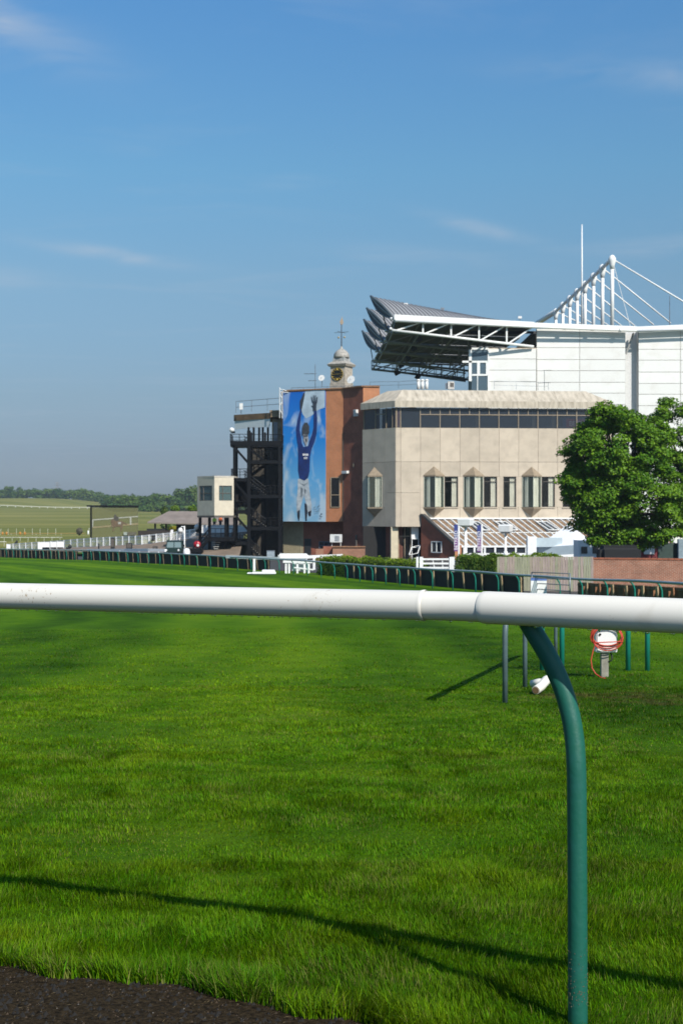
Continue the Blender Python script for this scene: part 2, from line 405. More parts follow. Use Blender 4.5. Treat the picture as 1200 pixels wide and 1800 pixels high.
# the dark horse walk beside the rail
def path_edge(x):           # distance ahead of the turf edge at lateral position x
    return np.interp(x, [-6, -2.5, -1.1, -.80, -.524, -.25, 0, .4, 1., 3.], [7.2, 5.36, 4.69, 4.59, 4.47, 4.33, 4.17, 3.83, 3.2, 1.9])+.03*np.sin(np.asarray(x)*9.)+.02*np.sin(np.asarray(x)*23+1)
pm, pt, pb = principled('walk_surface', (.02, .017, .015), 1.0, spec=.03)
pc = N(pt, 'ShaderNodeTexCoord'); pn = N(pt, 'ShaderNodeTexNoise'); pn.inputs['Scale'].default_value = 48; pn.inputs['Detail'].default_value = 9; pn.inputs['Roughness'].default_value = .75
pt.links.new(pc.outputs['UV'], pn.inputs['Vector'])
pr = N(pt, 'ShaderNodeValToRGB'); pr.color_ramp.elements[0].position = .38; pr.color_ramp.elements[0].color = (.010, .0085, .0065, 1); pr.color_ramp.elements[1].position = .74; pr.color_ramp.elements[1].color = (.085, .06, .033, 1)
pt.links.new(pn.outputs['Fac'], pr.inputs[0]); pt.links.new(pr.outputs[0], pb.inputs['Base Color'])
pbp = N(pt, 'ShaderNodeBump'); pbp.inputs['Strength'].default_value = 1; pbp.inputs['Distance'].default_value = .014
pt.links.new(pn.outputs['Fac'], pbp.inputs['Height']); pt.links.new(pbp.outputs[0], pb.inputs['Normal'])
prow = []
for k in range(12):
    xs = np.linspace(-6, 3, 150); ye = path_edge(xs); y = ye+.03-(k/11.)*(ye+30)*(k/11.)
    prow.append(np.stack([xs, y, zg(xs, y)+.012], 1))
sheet('path', pm, prow[::-1])

# ------------------------------------------------------------------ grass blades
def vnoise(x, y, s, seed):
    """cheap smooth value noise"""
    r2 = np.random.default_rng(seed); tab = r2.random((64, 64)); u, v = x/s, y/s
    i, j = np.floor(u).astype(int), np.floor(v).astype(int); fu, fv = u-i, v-j; fu = fu*fu*(3-2*fu); fv = fv*fv*(3-2*fv)
    g_ = lambda a, b: tab[a % 64, b % 64]
    return (g_(i, j)*(1-fu)+g_(i+1, j)*fu)*(1-fv)+(g_(i, j+1)*(1-fu)+g_(i+1, j+1)*fu)*fv
def blades(name, pts, h, w, m, segs=3, lean=.55, dryp=.03, wet=0):
    n = len(pts); az = 2*np.pi*1.6*vnoise(pts[:, 0]+40, pts[:, 1]+7, .35, 12)+rng.normal(0, 1.1, n); ln = np.abs(rng.normal(lean, .28, n)).clip(0.05, 1.35)
    fa = az+rng.normal(np.pi/2, .5, n)
    dirv = np.stack([np.cos(az), np.sin(az), np.zeros(n)], 1); wid = np.stack([np.cos(fa), np.sin(fa), np.zeros(n)], 1)
    V = []
    for k in range(segs+1):
        s = k/segs; a = ln*s                     # bends progressively
        out = h*(1-np.cos(a*1.2))/np.maximum(ln*1.2, .05)*1.0; up = h*np.sin(np.minimum(a*1.2, 1.5))/np.maximum(ln*1.2, .05)
        c = pts+dirv*out[:, None]; c[:, 2] += up
        ww = w*(1-s**1.6)*.5
        if k < segs: V += [c-wid*ww[:, None], c+wid*ww[:, None]]
        else: V += [c]
    nv = 2*segs+1
    A = np.stack(V, 1).reshape(-1, 3)
    idx = np.arange(n)*nv; tris = []
    for k in range(segs-1):
        a, b, c, d = idx+2*k, idx+2*k+1, idx+2*k+3, idx+2*k+2
        tris += [np.stack([a, b, c], 1), np.stack([a, c, d], 1)]
    tris.append(np.stack([idx+2*segs-2, idx+2*segs-1, idx+2*segs], 1))
    T = np.concatenate(tris).astype(np.int32)
    me = bpy.data.meshes.new(name); me.vertices.add(len(A)); me.vertices.foreach_set('co', A.astype(np.float32).ravel())
    me.loops.add(T.size); me.loops.foreach_set('vertex_index', T.ravel()); me.polygons.add(len(T))
    me.polygons.foreach_set('loop_start', np.arange(0, T.size, 3, dtype=np.int32)); me.update(calc_edges=True)
    me.polygons.foreach_set('use_smooth', np.ones(len(T), bool))
    tone = np.zeros((n, 3)); tone[:, 0] = rng.normal(1.15, .40, n).clip(.35, 2.3); tone[:, 1] = rng.normal(.493, .013, n); tone[:, 2] = np.where(rng.random(n) < dryp, rng.uniform(.3, .9, n), 0)
    tuft = vnoise(pts[:, 0]+9, pts[:, 1]+3, .07+.012*pts[:, 1].mean(), 31); big = vnoise(pts[:, 0]+2, pts[:, 1]+5, .55, 32)
    amp = .8 if pts[:, 1].mean() < 6.5 else .4; tone[:, 0] *= 1+amp*(.62*tuft+.30*big-.46); tone[:, 1] += .030*(vnoise(pts[:, 0], pts[:, 1], .30, 33)-.5)
    tone[:, 2] = np.maximum(tone[:, 2], np.where((vnoise(pts[:, 0]+20, pts[:, 1], .42, 34) > .68) & (rng.random(n) < .22), rng.uniform(.2, .7, n), 0))
    at = me.attributes.new('tone', 'FLOAT_VECTOR', 'POINT'); at.data.foreach_set('vector', np.repeat(tone, nv, 0).astype(np.float32).ravel())
    me.materials.append(m)
    o = bpy.data.objects.new(name, me); COL.objects.link(o); o['kind'] = 'stuff'
    return o
def scatter(n, y0, y1, half=.27, margin=.7, power=1.):
    """points between distances y0..y1 in a wedge wide enough for a step to the side"""
    y = y0+(y1-y0)*rng.random(n*2)**power
    wm = half*y1+margin; x = rng.uniform(-wm, wm, n*2); keep = np.abs(x) < half*y+margin
    return x[keep], y[keep]
BM = blade_mat()
def lay(name, n, y0, y1, h0, w0, segs, lean, dryp, edge=False, power=1.):
    x, y = scatter(n, y0, y1, power=power)
    k = y > path_edge(x)-.01; x, y = x[k], y[k]
    nz = vnoise(x, y, .28, 3)*.6+vnoise(x, y, .9, 5)*.6
    keep = rng.random(len(x)) < (.40+.80*nz); x, y, nz = x[keep], y[keep], nz[keep]
    h = h0*(.45+.75*nz)*rng.uniform(.55, 1.3, len(x))*(.75+.75*vnoise(x, y, .16, 8)**2)
    if edge: h *= 1+1.0*np.exp(-((y-path_edge(x))/.30)**2)
    p = np.stack([x, y, zg(x, y)-.004], 1)
    return blades(name, p, h, w0*rng.uniform(.6, 1.3, len(x)), BM, segs, lean, dryp)
lay('grass', 190000, 3.3, 6.4, .045, .0030, 3, .8, .045, True)
lay('grass', 140000, 6.2, 11.0, .032, .0045, 2, .75, .05)
lay('grass', 100000, 10.5, 20.0, .030, .0085, 2, .75, .05, power=1.2)
lay('grass', 60000, 19.0, 42.0, .032, .018, 2, .75, .04, power=1.3)
# fringe that leans over the edge of the walk
xe = rng.uniform(-2.6, 1.0, 5200); ye = path_edge(xe)+np.abs(rng.normal(0, .05, len(xe)))-.02
fr = blades('grass_fringe', np.stack([xe, ye, zg(xe, ye)], 1), rng.uniform(.05, .11, len(xe)), rng.uniform(.003, .0055, len(xe)), BM, 4, 1.0, .06)
# dry clippings and crumbs lying on the walk
mc = mat('dry_clippings', (.12, .085, .035), .9, var=.3, scale=40)
mb = MB()
for k in range(420):
    x = random.uniform(-2.2, .6); y = float(path_edge(x))-abs(random.gauss(0, .45))-.02
    if y < 3.2: continue
    a = random.uniform(0, math.pi); l = random.uniform(.003, .011); z = zgf(x, y)+.016
    dx, dy = math.cos(a)*l, math.sin(a)*l; w = .0007
    mb.add([(x-dx, y-dy, z), (x+dy*w/l, y-dx*w/l, z+.002), (x+dx, y+dy, z+random.uniform(0, .006)), (x-dy*w/l, y+dx*w/l, z+.003)], [(0, 1, 2, 3)])
mb.build('clippings', mc, uv=False)['kind'] = 'stuff'
for cname, ccol, cnt, lo_, hi_ in (('dark_crumb', (.016, .014, .012), 2600, .003, .012), ('brown_crumb', (.075, .05, .03), 1500, .0015, .006), ('pale_grit', (.17, .155, .135), 420, .0012, .0045)):
    ms = mat(cname, ccol, .95, var=.35, scale=30); mb = MB()
    for k in range(cnt):
        x = random.uniform(-2.2, .6); y = float(path_edge(x))-abs(random.gauss(0, .5))+.02
        if y < 3.2: continue
        r_ = lo_+(hi_-lo_)*random.random()**2; z = zgf(x, y)+.011; a = random.random()*6
        vs = [(x+r_*math.cos(a+i*2.09), y+r_*math.sin(a+i*2.09), z) for i in range(3)]+[(x+r_*.2, y, z+r_*1.1)]
        mb.add(vs, [(0, 1, 3), (1, 2, 3), (2, 0, 3)])
    mb.build('crumbs', ms, uv=False)['kind'] = 'stuff'

# ------------------------------------------------------------------ front running rail
white_pvc = mat('white_plastic', (.75, .71, .635), .42, var=.05, scale=5, dark=(.62, .57, .48), thr=(.60, .82), vmul=(1.0, 3, 1), coord='Object')
def soil_rail(m):
    t = m.node_tree; bs = t.nodes['Principled BSDF']; src = bs.inputs['Base Color'].links[0].from_socket
    co_ = N(t, 'ShaderNodeTexCoord'); a_ = N(t, 'ShaderNodeTexNoise'); a_.inputs['Scale'].default_value = 90; a_.inputs['Detail'].default_value = 3; t.links.new(co_.outputs['Object'], a_.inputs['Vector'])
    b_ = N(t, 'ShaderNodeTexNoise'); b_.inputs['Scale'].default_value = 3.1; b_.inputs['Detail'].default_value = 4; t.links.new(co_.outputs['Object'], b_.inputs['Vector'])
    s_ = N(t, 'ShaderNodeMath', operation='MULTIPLY_ADD'); s_.inputs[1].default_value = .62; t.links.new(b_.outputs['Fac'], s_.inputs[0]); t.links.new(a_.outputs['Fac'], s_.inputs[2])
    r_ = N(t, 'ShaderNodeMapRange'); r_.inputs[1].default_value = 1.05; r_.inputs[2].default_value = 1.17; r_.inputs[4].default_value = .75; t.links.new(s_.outputs[0], r_.inputs[0])
    x_ = N(t, 'ShaderNodeMix', data_type='RGBA'); x_.inputs[7].default_value = (.36, .25, .14, 1); t.links.new(r_.outputs[0], x_.inputs[0]); t.links.new(src, x_.inputs[6]); t.links.new(x_.outputs[2], bs.inputs['Base Color'])
soil_rail(white_pvc)
green_paint = mat('green_post_paint', (.006, .096, .062), .5, var=.12, scale=14, dark=(.012, .105, .085), thr=(.4, .8), bump=.08, bscale=60, coord='Object')
teal_paint = mat('teal_post_paint', (.01, .21, .155), .4, var=.12, scale=6, coord='Object')
grey_rail = mat('grey_blue_rail', (.30, .37, .40), .5, var=.12, scale=2, coord='Object')  # grey-blue rail colour with slight random mottling
steel_grey = mat('weathered_post', (.10, .15, .16), .5, var=.2, scale=5, coord='Object')
t0 = P(0, 1047.3, 5.0); tm = P(800, 1065.6, 4.30); t1 = P(1200, 1083, 3.90)
rd = (tm-t0).normalized(); rd2 = (t1-tm).normalized()
root = thing('running_rail', (.66, 3.95, 0), 'thick white plastic running rail on a dark green curved post, closest to the camera', 'rail')
def on(px):                   # point of the rail axis seen at photo column px
    a, b = (t0, tm) if px < 800 else (tm, t1)
    k = (px-600)/F; t = (k*a.y-a.x)/((b.x-a.x)-k*(b.y-a.y)); return a+(b-a)*t
pj, pk = on(748), on(848)
r0 = .0455
def ring_profile(a, b, ra, steps=1): return [a, b], [ra, ra]
far = t0-rd*1.6
MB().tube([far, far+(pj-far)*.5, pj-rd*.02, pj-rd*.012, pj-rd*.004, pj], [r0, r0, r0, r0+.002, r0+.003, r0+.001], 40, caps=False).build('rail_section', white_pvc, root, True)
MB().tube([pj-rd*.02, tm, pk+rd2*.02], r0-.0012, 40, caps=False).build('spigot', white_pvc, root, True)
nearp = t1+rd2*1.2
MB().tube([pk, pk+rd2*.004, pk+rd2*.02, pk+rd2*.2, nearp], [r0+.0010, r0+.0026, r0+.0032, r0+.0028, r0+.0026], 40, caps=False).build('rail_section', white_pvc, root, True)
# drops of dew hanging below the rail
dm, dt_, db = principled('dew', (.9, .95, 1), .02); db.inputs['Transmission Weight'].default_value = 1; db.inputs['IOR'].default_value = 1.33
mb = MB()
for k in range(130):
    px = random.uniform(-30, 1230); p = on(px); rr = r0 if px < 748 else (r0-.001 if px < 848 else r0+.0026)
    s_ = random.uniform(.0018, .0042)
    mb.lathe(p+Vector((0, -.004, -rr+.0005)), [(.0005, .001), (s_, -.001), (s_*.9, -s_*.9), (s_*.35, -s_*1.7)], 8)
o = mb.build('dew_drops', dm, root, True); o['kind'] = 'stuff'
# post: straight shaft, long gooseneck to the left
foot = G(1015, 4.155)
ctl = [(1015, 1860), (1014, 1560), (1013, 1400), (1012, 1345), (1009, 1300), (1002, 1258), (991, 1218), (976, 1180), (957, 1143), (938, 1112), (921, 1084)]
pts = []
for i, (a, b) in enumerate(ctl):
    d = 4.155+.065*max(0, (i-3))/7
    pts.append(P(a, b, d))
pts[0].z = -.12
fine = []
for i in range(len(pts)-1):
    for k in range(4):
        p_, q_ = pts[max(i-1, 0)], pts[min(i+2, len(pts)-1)]; a, b = pts[i], pts[i+1]; s = k/4
        fine.append(.5*((2*a)+(b-p_)*s+(2*p_-5*a+4*b-q_)*s*s+(3*a-p_-3*b+q_)*s**3))
fine.append(pts[-1])
post = MB().tube(fine, .0284, 32).build('post', green_paint, root, True)
# soil splashed round the foot of the post
mud = mat('splashed_soil', (.16, .13, .085), .9, var=.3, scale=40)
mb = MB()
for k in range(240):
    z = abs(random.gauss(0, .085))+.008; a = random.uniform(0, 6.283); r_ = random.uniform(.0006, .0019)
    sh = fine[0].lerp(fine[8], max(0, min(1, (z+.12)/((fine[8].z)+.12))))
    c = Vector((sh.x+math.cos(a)*.0285, sh.y+math.sin(a)*.0285, z))
    mb.lathe(c, [(r_*.4, -r_), (r_, 0), (r_*.4, r_)], 5)
mb.build('soil_splash', mud, root)['kind'] = 'stuff'

# ------------------------------------------------------------------ far running rail (across the course)
def smooth_path(ctl, step=.5):
    ctl = [Vector(c) for c in ctl]; out = []
    for i in range(len(ctl)-1):
        p_, q_ = ctl[max(i-1, 0)], ctl[min(i+2, len(ctl)-1)]; a, b = ctl[i], ctl[i+1]
        n = max(2, int((b-a).length/step))
        for k in range(n):
            s = k/n; out.append(.5*((2*a)+(b-p_)*s+(2*p_-5*a+4*b-q_)*s*s+(3*a-p_-3*b+q_)*s**3))
    out.append(ctl[-1]); return out
def walk(path, step, start=0.):
    """points and tangents at equal steps along a path"""
    res = []; acc = -start
    for i in range(len(path)-1):
        a, b = path[i], path[i+1]; l = (b-a).length
        while acc <= l:
            if acc >= 0: res.append((a.lerp(b, acc/l), (b-a).normalized()))
            acc += step
        acc -= l
    return res
RC = [(1330, 48.), (1157, 58), (1023, 66), (877, 77), (737, 87), (571, 106), (420, 122), (250, 141), (100, 165), (20, 180), (-60, 196), (-120, 212)]
railpath = smooth_path([(X(a, d), d, 0) for a, d in RC])
def off(path, o):
    """path shifted sideways by o (positive = away from the course, to the right)"""
    out = []
    for i, p in enumerate(path):
        d = (path[min(i+1, len(path)-1)]-path[max(i-1, 0)]).normalized(); out.append(p+Vector((d.y, -d.x, 0))*o)
    return out
def seg(path, px0, px1):
    """the stretch of a path between two photo columns"""
    return [p for p in path if px0 <= 600+p.x*F/p.y <= px1]
RH = 1.17
rp = [Vector((p.x, p.y, zgf(p.x, p.y)+RH)) for p in railpath]
root = thing('running_rail', (railpath[0].x, railpath[0].y, zgf(railpath[0].x, railpath[0].y)), 'long curving grey running rail on many teal posts along the far side', 'rail')
MB().tube([p+Vector((0, 0, .012*math.sin(i*.31)+.008*math.sin(i*.13))) for i, p in enumerate(rp)], .062, 10).build('rail', grey_rail, root, True)
protos = None
for p, t in walk(railpath, 2.85, 1.2):
    g_ = zgf(p.x, p.y); n = Vector((t.y, -t.x, 0))*-1      # towards the course
    if n.x > 0: n = -n
    a = Vector((p.x, p.y, g_))-n*.20
    pts = [a+Vector((0, 0, -.05)), a+Vector((0, 0, .55)), a+Vector((0, 0, .80))+n*.01, a+Vector((0, 0, .96))+n*.06, a+Vector((0, 0, 1.07))+n*.14, Vector((p.x, p.y, g_+RH-.05))]
    MB().tube(pts, .036, 8).build('post', teal_paint, root, True)

# boundary boards with slanted stakes behind the rail
black_board = mat('black_board', (.012, .012, .013), .8, var=.3, scale=1.5)
brown_board = mat('brown_board', (.24, .155, .08), .85, var=.3, scale=2.5, streak=True)
stake_wood = mat('stake_wood', (.42, .30, .17), .85, var=.22, scale=4)
stake_dark = mat('dark_stake_wood', (.20, .145, .085), .85, var=.3, scale=4)
stake_red = mat('reddish_stake_wood', (.34, .15, .07), .85, var=.22, scale=4)
def board_fence(px0, px1, m, label, h, offs, bay, stake_w, name='board_fence', slats=False, ph=0.):
    path = seg(off(railpath, offs), px0, px1)
    pos = walk(path, bay, ph)
    p0 = pos[0][0]
    root = thing(name, (p0.x, p0.y, zgf(p0.x, p0.y)), label, 'fence')
    for i in range(len(pos)-1):
        a, b = pos[i][0], pos[i+1][0]
        A = Vector((a.x, a.y, zgf(a.x, a.y))); B = Vector((b.x, b.y, zgf(b.x, b.y)))
        d = (B-A).normalized(); n = Vector((d.y, -d.x, 0)).normalized()
        if n.x > 0: n = -n
        q = MB().extrude([A+d*.01, B-d*.01, B-d*.01+Vector((0, 0, h)), A+d*.01+Vector((0, 0, h))], -n*.03)
        q.bar(A+n*.03+Vector((0, 0, h-.12)), B+n*.03+Vector((0, 0, h-.12)), .04, .07)
        if slats:
            k = 0
            while k < (B-A).length:
                c = A+d*k; q.box(c+n*.012+Vector((0, 0, h/2)), (.055, .02, h+random.uniform(-.03, .03)), d); k += .09
        q.build('panel', m, root)
        # tapered stake on the course side
        f = A+n*.10+d*random.uniform(-.1, .1); lean = d*random.uniform(.02, .16)+n*random.uniform(.0, .08)
        w = stake_w*random.uniform(.85, 1.15)
        t_ = f-lean*0+Vector((0, 0, h*random.uniform(.96, 1.03)))+lean
        q = MB().extrude([f-d*w*.16, f+d*w*.16, t_+d*w*.5, t_-d*w*.5], n*.06)
        q.build('stake', stake_dark if stake_w < .1 else (stake_red if random.random() < .22 else stake_wood), root)
        if slats:
            s_ = A+n*.16+d*.45
            MB().bar(s_, s_+Vector((0, 0, h*.82)), .09, .06).build('stake', stake_red, root)
    return root
board_fence(600, 926, black_board, 'low black boarded fence with slanted tan stakes between the clipped hedge and the gate', .98, 1.9, 2.35, .20)
board_fence(552, 602, black_board, 'short low black boarded fence at the left end of the clipped hedge', .98, 2.3, 2.35, .18, ph=1.)
board_fence(140, 478, black_board, 'long low black boarded fence under the fire escape and office on stilts', 1.02, 2.4, 2.1, .07)
board_fence(-60, 138, black_board, 'low dark boarded fence at the far left bend of the course', 1.02, 2.4, 1.5, .08)
board_fence(1006, 1300, brown_board, 'low brown slatted fence with wedge shaped stakes in front of the red brick wall', .92, 1.3, 1.55, .24, slats=True)

# ------------------------------------------------------------------ gate, sign box, plank fence, brick wall on the right
galv = mat('galvanised_tube', (.22, .25, .29), .45, var=.15, scale=5, metal=.4)
gd = 68.0
def tubegate(px0, px1, d0, d1, top, label, rails):
    A = Vector((X(px0, d0), d0, zgf(X(px0, d0), d0))); B = Vector((X(px1, d1), d1, zgf(X(px1, d1), d1)))
    r_ = thing('gate', A, label, 'gate')
    q = MB(); u = Vector((0, 0, 1))
    q.tube([A, A+u*top], .03, 6); q.build('post', galv, r_, True)
    MB().tube([B, B+u*top], .03, 6).build('post', galv, r_, True)
    for z in rails: MB().tube([A+u*z, B+u*z], .024, 6).build('bar', galv, r_, True)
    return r_
tubegate(934, 1001, 70.5, 66.8, 1.42, 'open tubular grey metal gate in front of the silvery plank fence', (.3, .58, .86, 1.12, 1.4))
r_ = thing('sign_board', G(946, 70.), 'white board with a blue top strip behind the metal gate', 'board')
wp = mat('white_paint', (.80, .80, .79), .5, var=.06, scale=2)
blue_p = mat('blue_print', (.10, .18, .45), .5, var=.1)
b0 = G(946, 70.)
MB().box(b0+Vector((0, 0, .60)), (.78, .10, .80)).build('panel', wp, r_)
MB().box(b0+Vector((0, 0, 1.06)), (.78, .11, .12)).build('header', blue_p, r_)
grey_plank = mat('silvered_plank', (.33, .285, .235), .9, var=.22, scale=3, streak=True)
# plank fence
fa, fb, fd0, fd1 = 873, 1041, 82.6, 81.8
A = Vector((X(fa, fd0), fd0, 0)); B = Vector((X(fb, fd1), fd1, 0)); ln = (B-A).length; d = (B-A).normalized(); n = Vector((d.y, -d.x, 0))
if n.y > 0: n = -n
root = thing('plank_fence', Vector((A.x, A.y, zgf(A.x, A.y))), 'tall silvered upright plank fence left of the red brick wall', 'fence')
k, w = 0., .145
pl_protos = {}
while k < ln:
    c = A+d*(k+w/2); top = Zp(978.5+.6*random.random(), c.y); z0 = zgf(c.x, c.y)-.05
    dz = random.choice((0, .006, .012, .018))
    mk = mat('silvered_plank_%d' % random.randrange(4), tuple(v*random.uniform(.90, 1.08) for v in (.40, .34, .275)), .9, var=.22, scale=3, streak=True)
    MB().box(c+n*dz+Vector((0, 0, (top+z0)/2)), (w-.012, .022, top-z0), d).build('plank', mk, root); k += w
for z in (-1.9, -3.0): MB().box((A+B)/2-n*.04+Vector((0, 0, z)), (ln, .05, .09), d).build('rail', grey_plank, root)
# red brick wall
red_brick = brick_mat('old_red_brick', (.40, .14, .075), (.31, .105, .055), (.42, .31, .23), stain=.42, pale=(.46, .30, .21))
red_coping = mat('tile_coping', (.36, .115, .055), .8, var=.2, scale=3)
A = Vector((X(1041.5, 81.8), 81.8, 0)); B = Vector((X(1420, 79.8), 79.8, 0)); d = (B-A).normalized(); n = Vector((d.y, -d.x, 0))
if n.y > 0: n = -n
root = thing('brick_wall', Vector((A.x, A.y, zgf(A.x, A.y))), 'old red brick garden wall with tile coping below the leafy tree', 'wall')
zb, zt = -3.6, Zp(983, 81.8)
q = MB().extrude([A+Vector((0, 0, zb)), B+Vector((0, 0, zb)), B+Vector((0, 0, zt-.05)), A+Vector((0, 0, zt))], -n*.24); q.build('wall', red_brick, root)
k = 0.; L = (B-A).length
while k < L:
    c = A+d*(k+.16)+Vector((0, 0, zt+.045-.05*k/L)); MB().box(c-n*.12+Vector((0, 0, random.uniform(-.004, .004))), (.31, .31, .09), d).build('coping_tile', red_coping, root); k += .325

# ------------------------------------------------------------------ hedges
leafm = bpy.data.materials.new('leaf'); 
def leaf_mat(name, c0, c1, trans=.35, gloss=.35):
    m = bpy.data.materials.new(name); m.use_nodes = True; t = m.node_tree; t.nodes.clear()
    at = N(t, 'ShaderNodeAttribute', attribute_name='tone'); sx = N(t, 'ShaderNodeSeparateXYZ'); t.links.new(at.outputs['Vector'], sx.inputs[0])
    mx = N(t, 'ShaderNodeMix', data_type='RGBA'); mx.inputs[6].default_value = (*c0, 1); mx.inputs[7].default_value = (*c1, 1)
    t.links.new(sx.outputs['X'], mx.inputs[0])
    b = N(t, 'ShaderNodeBsdfPrincipled'); b.inputs['Roughness'].default_value = .5; b.inputs['Specular IOR Level'].default_value = gloss
    t.links.new(mx.outputs[2], b.inputs['Base Color']); tr = N(t, 'ShaderNodeBsdfTranslucent'); t.links.new(mx.outputs[2], tr.inputs[0])
    ms_ = N(t, 'ShaderNodeMixShader'); ms_.inputs[0].default_value = trans; o = N(t, 'ShaderNodeOutputMaterial')
    t.links.new(b.outputs[0], ms_.inputs[1]); t.links.new(tr.outputs[0], ms_.inputs[2]); t.links.new(ms_.outputs[0], o.inputs[0]); return m
bpy.data.materials.remove(leafm)
def leaves(name, pts, nrm, size, m, parent=None, tone=None, kind=None):
    """pointed leaf faces (two triangles, folded) at pts, facing about nrm"""
    n = len(pts); base = np.array(wloc(parent)) if parent is not None else np.zeros(3)
    nrm = nrm+rng.normal(0, .45, (n, 3)); nrm /= np.linalg.norm(nrm, axis=1)[:, None]
    a = rng.normal(0, 1, (n, 3)); a -= nrm*(a*nrm).sum(1)[:, None]; a /= np.linalg.norm(a, axis=1)[:, None]; b = np.cross(nrm, a)
    s = (size*rng.uniform(.6, 1.35, n))[:, None]; p = pts-base
    fold = nrm*s*.22
    V = np.stack([p-a*s*.55, p+b*s*.42+fold, p+a*s*.62, p-b*s*.42+fold], 1).reshape(-1, 3)
    i = np.arange(n)*4
    T = np.concatenate([np.stack([i, i+1, i+2], 1), np.stack([i, i+2, i+3], 1)]).astype(np.int32)
    me = bpy.data.meshes.new(name); me.vertices.add(len(V)); me.vertices.foreach_set('co', V.astype(np.float32).ravel())
    me.loops.add(T.size); me.loops.foreach_set('vertex_index', T.ravel()); me.polygons.add(len(T))
    me.polygons.foreach_set('loop_start', np.arange(0, T.size, 3, dtype=np.int32)); me.update(calc_edges=True)
    if tone is None: tone = rng.random(n)
    tv = np.zeros((n, 3)); tv[:, 0] = tone
    at = me.attributes.new('tone', 'FLOAT_VECTOR', 'POINT'); at.data.foreach_set('vector', np.repeat(tv, 4, 0).astype(np.float32).ravel())
    me.materials.append(m); o = bpy.data.objects.new(name, me); COL.objects.link(o)
    if parent is not None: o.parent = parent
    if kind: o['kind'] = kind
    return o
hedge_leaf = leaf_mat('hedge_leaf', (.085, .19, .008), (.28, .36, .014))
dark_leaf = leaf_mat('shrub_leaf', (.055, .14, .012), (.16, .24, .018))
twig = mat('twig', (.05, .035, .02), .9)
inner_green = mat('hedge_inside', (.018, .035, .008), .9, var=.3, scale=4)
def hedge(pxa, pxb, da, db, pytop, m, label, thick=1.3, n=9000, size=.11):
    A = Vector((X(pxa, da), da, zgf(X(pxa, da), da))); B = Vector((X(pxb, db), db, zgf(X(pxb, db), db)))
    zt = Zp(pytop, da); H_ = zt-A.z; d = (B-A); L = d.length; d.normalize(); nn = Vector((-d.y, d.x, 0))
    if nn.y < 0: nn = -nn
    root = thing('hedge', A, label, 'hedge')
    q = MB(); e = .16
    q.box((A+B)/2+nn*thick/2+Vector((0, 0, (H_-e)/2)), (L-2*e, thick-2*e, H_-e), d); q.build('inside', inner_green, root)
    # leaves spread over the clipped faces, with bumps
    u = rng.random(n)*L; f = rng.random(n); prt = rng.random(n)
    w = np.where(prt < .45, 0, np.where(prt < .8, f*thick, np.where(prt < .9, f*thick, thick))); z = np.where(prt < .45, f*H_, np.where(prt < .8, H_, f*H_))
    end = (prt >= .8) & (prt < .9); u = np.where(end, np.where(rng.random(n) < .5, 0, L), u)
    bump = (vnoise(u, w+z, .5, 9)-.5)*.26
    nx = np.where(prt < .45, 0, 0.); N_ = np.zeros((n, 3)); N_[:, 2] = np.where((prt >= .45) & (prt < .8), 1, .35)
    fr_ = prt < .45; N_[fr_] += -np.array(nn); N_[prt >= .9] += np.array(nn)
    # round the shoulders
    z = z-.12*np.exp(-(np.minimum(u, L-u)/.35)**2)-.05*(w < .2)
    pts = np.array(A)+np.outer(u, np.array(d))+np.outer(w, np.array(nn)); pts[:, 2] = A.z+z+bump*(N_[:, 2] > .9)+rng.normal(0, .035, n)
    pts += N_*bump[:, None]*.5+rng.normal(0, .04, (n, 3))
    leaves('leaves', pts, N_, size, m, root, kind='stuff')
    return root
hedge(556, 726, 112., 100., 979, hedge_leaf, 'clipped bright green hedge in front of the low brick enclosure')
hedge(800, 872, 92., 90., 977, dark_leaf, 'dark clipped shrub between the white gate and the silvery plank fence', 1.4, 6500)
hedge(874, 985, 96., 95., 976.2, hedge_leaf, 'yellow green hedge top showing above the silvery plank fence', 1.0, 4200)
# ------------------------------------------------------------------ white gate left of the shrub
def rail_between(q, a, b, w, h): q.bar(a, b, w, h)
root = thing('gate', G(738, 98.), 'white wooden field gate between the hedge and the dark shrub', 'gate')
gz = lambda py: Zp(py, 98.)
for px in (733, 740, 791, 796):
    a = G(px, 98.); MB().box((a.x, 98, (a.z+gz(979))/2), (.24 if px in (740, 796) else .14, .16, gz(979)-a.z)).build('post', wp, root)
for py in (983, 990.5, 998): MB().box(((X(743, 98)+X(790, 98))/2, 98.02, gz(py)), (X(790, 98)-X(743, 98), .06, .12)).build('bar', wp, root)
MB().bar((X(764, 98.), 98.06, gz(1001)), (X(760, 98.), 98.06, gz(983)), .05, .09).build('brace', wp, root)
MB().bar((X(778, 98.), 98.06, gz(1001)), (X(777, 98.), 98.06, gz(983)), .05, .09).build('brace', wp, root)

# ------------------------------------------------------------------ rail end and short teal rail at the crossing on the right
def side_post(root, px, d, h, m, name='post', r=.036):
    a = G(px, d); MB().tube([a+Vector((0, 0, -.06)), a+Vector((0, 0, h-.25)), a+Vector((.02, .03, h))], r, 12).build(name, m, root, True)
root = thing('running_rail', G(887, 16.7), 'short run of running rail on weathered grey posts leading away at the crossing', 'rail')
for px, d in ((887, 16.7), (922, 19.9), (976, 26.3)): side_post(root, px, d, 1.06, steel_grey, r=.033)
g1, g2, g3 = G(885, 16.4, 1.08), G(922, 19.9, 1.08), G(976, 26.3, 1.08)
MB().tube([g1+(g1-g2)*.12, g1, g2, g3, G(990, 27.5, 1.08)], .055, 14).build('rail', white_pvc, root, True)
root = thing('running_rail', G(987, 24.), 'short run of running rail on green posts behind the white switch box', 'rail')
for px, d in ((952, 24.2), (987, 24.), (1103, 24.), (1137, 23.9)): side_post(root, px, d, 1.08, teal_paint, r=.042)
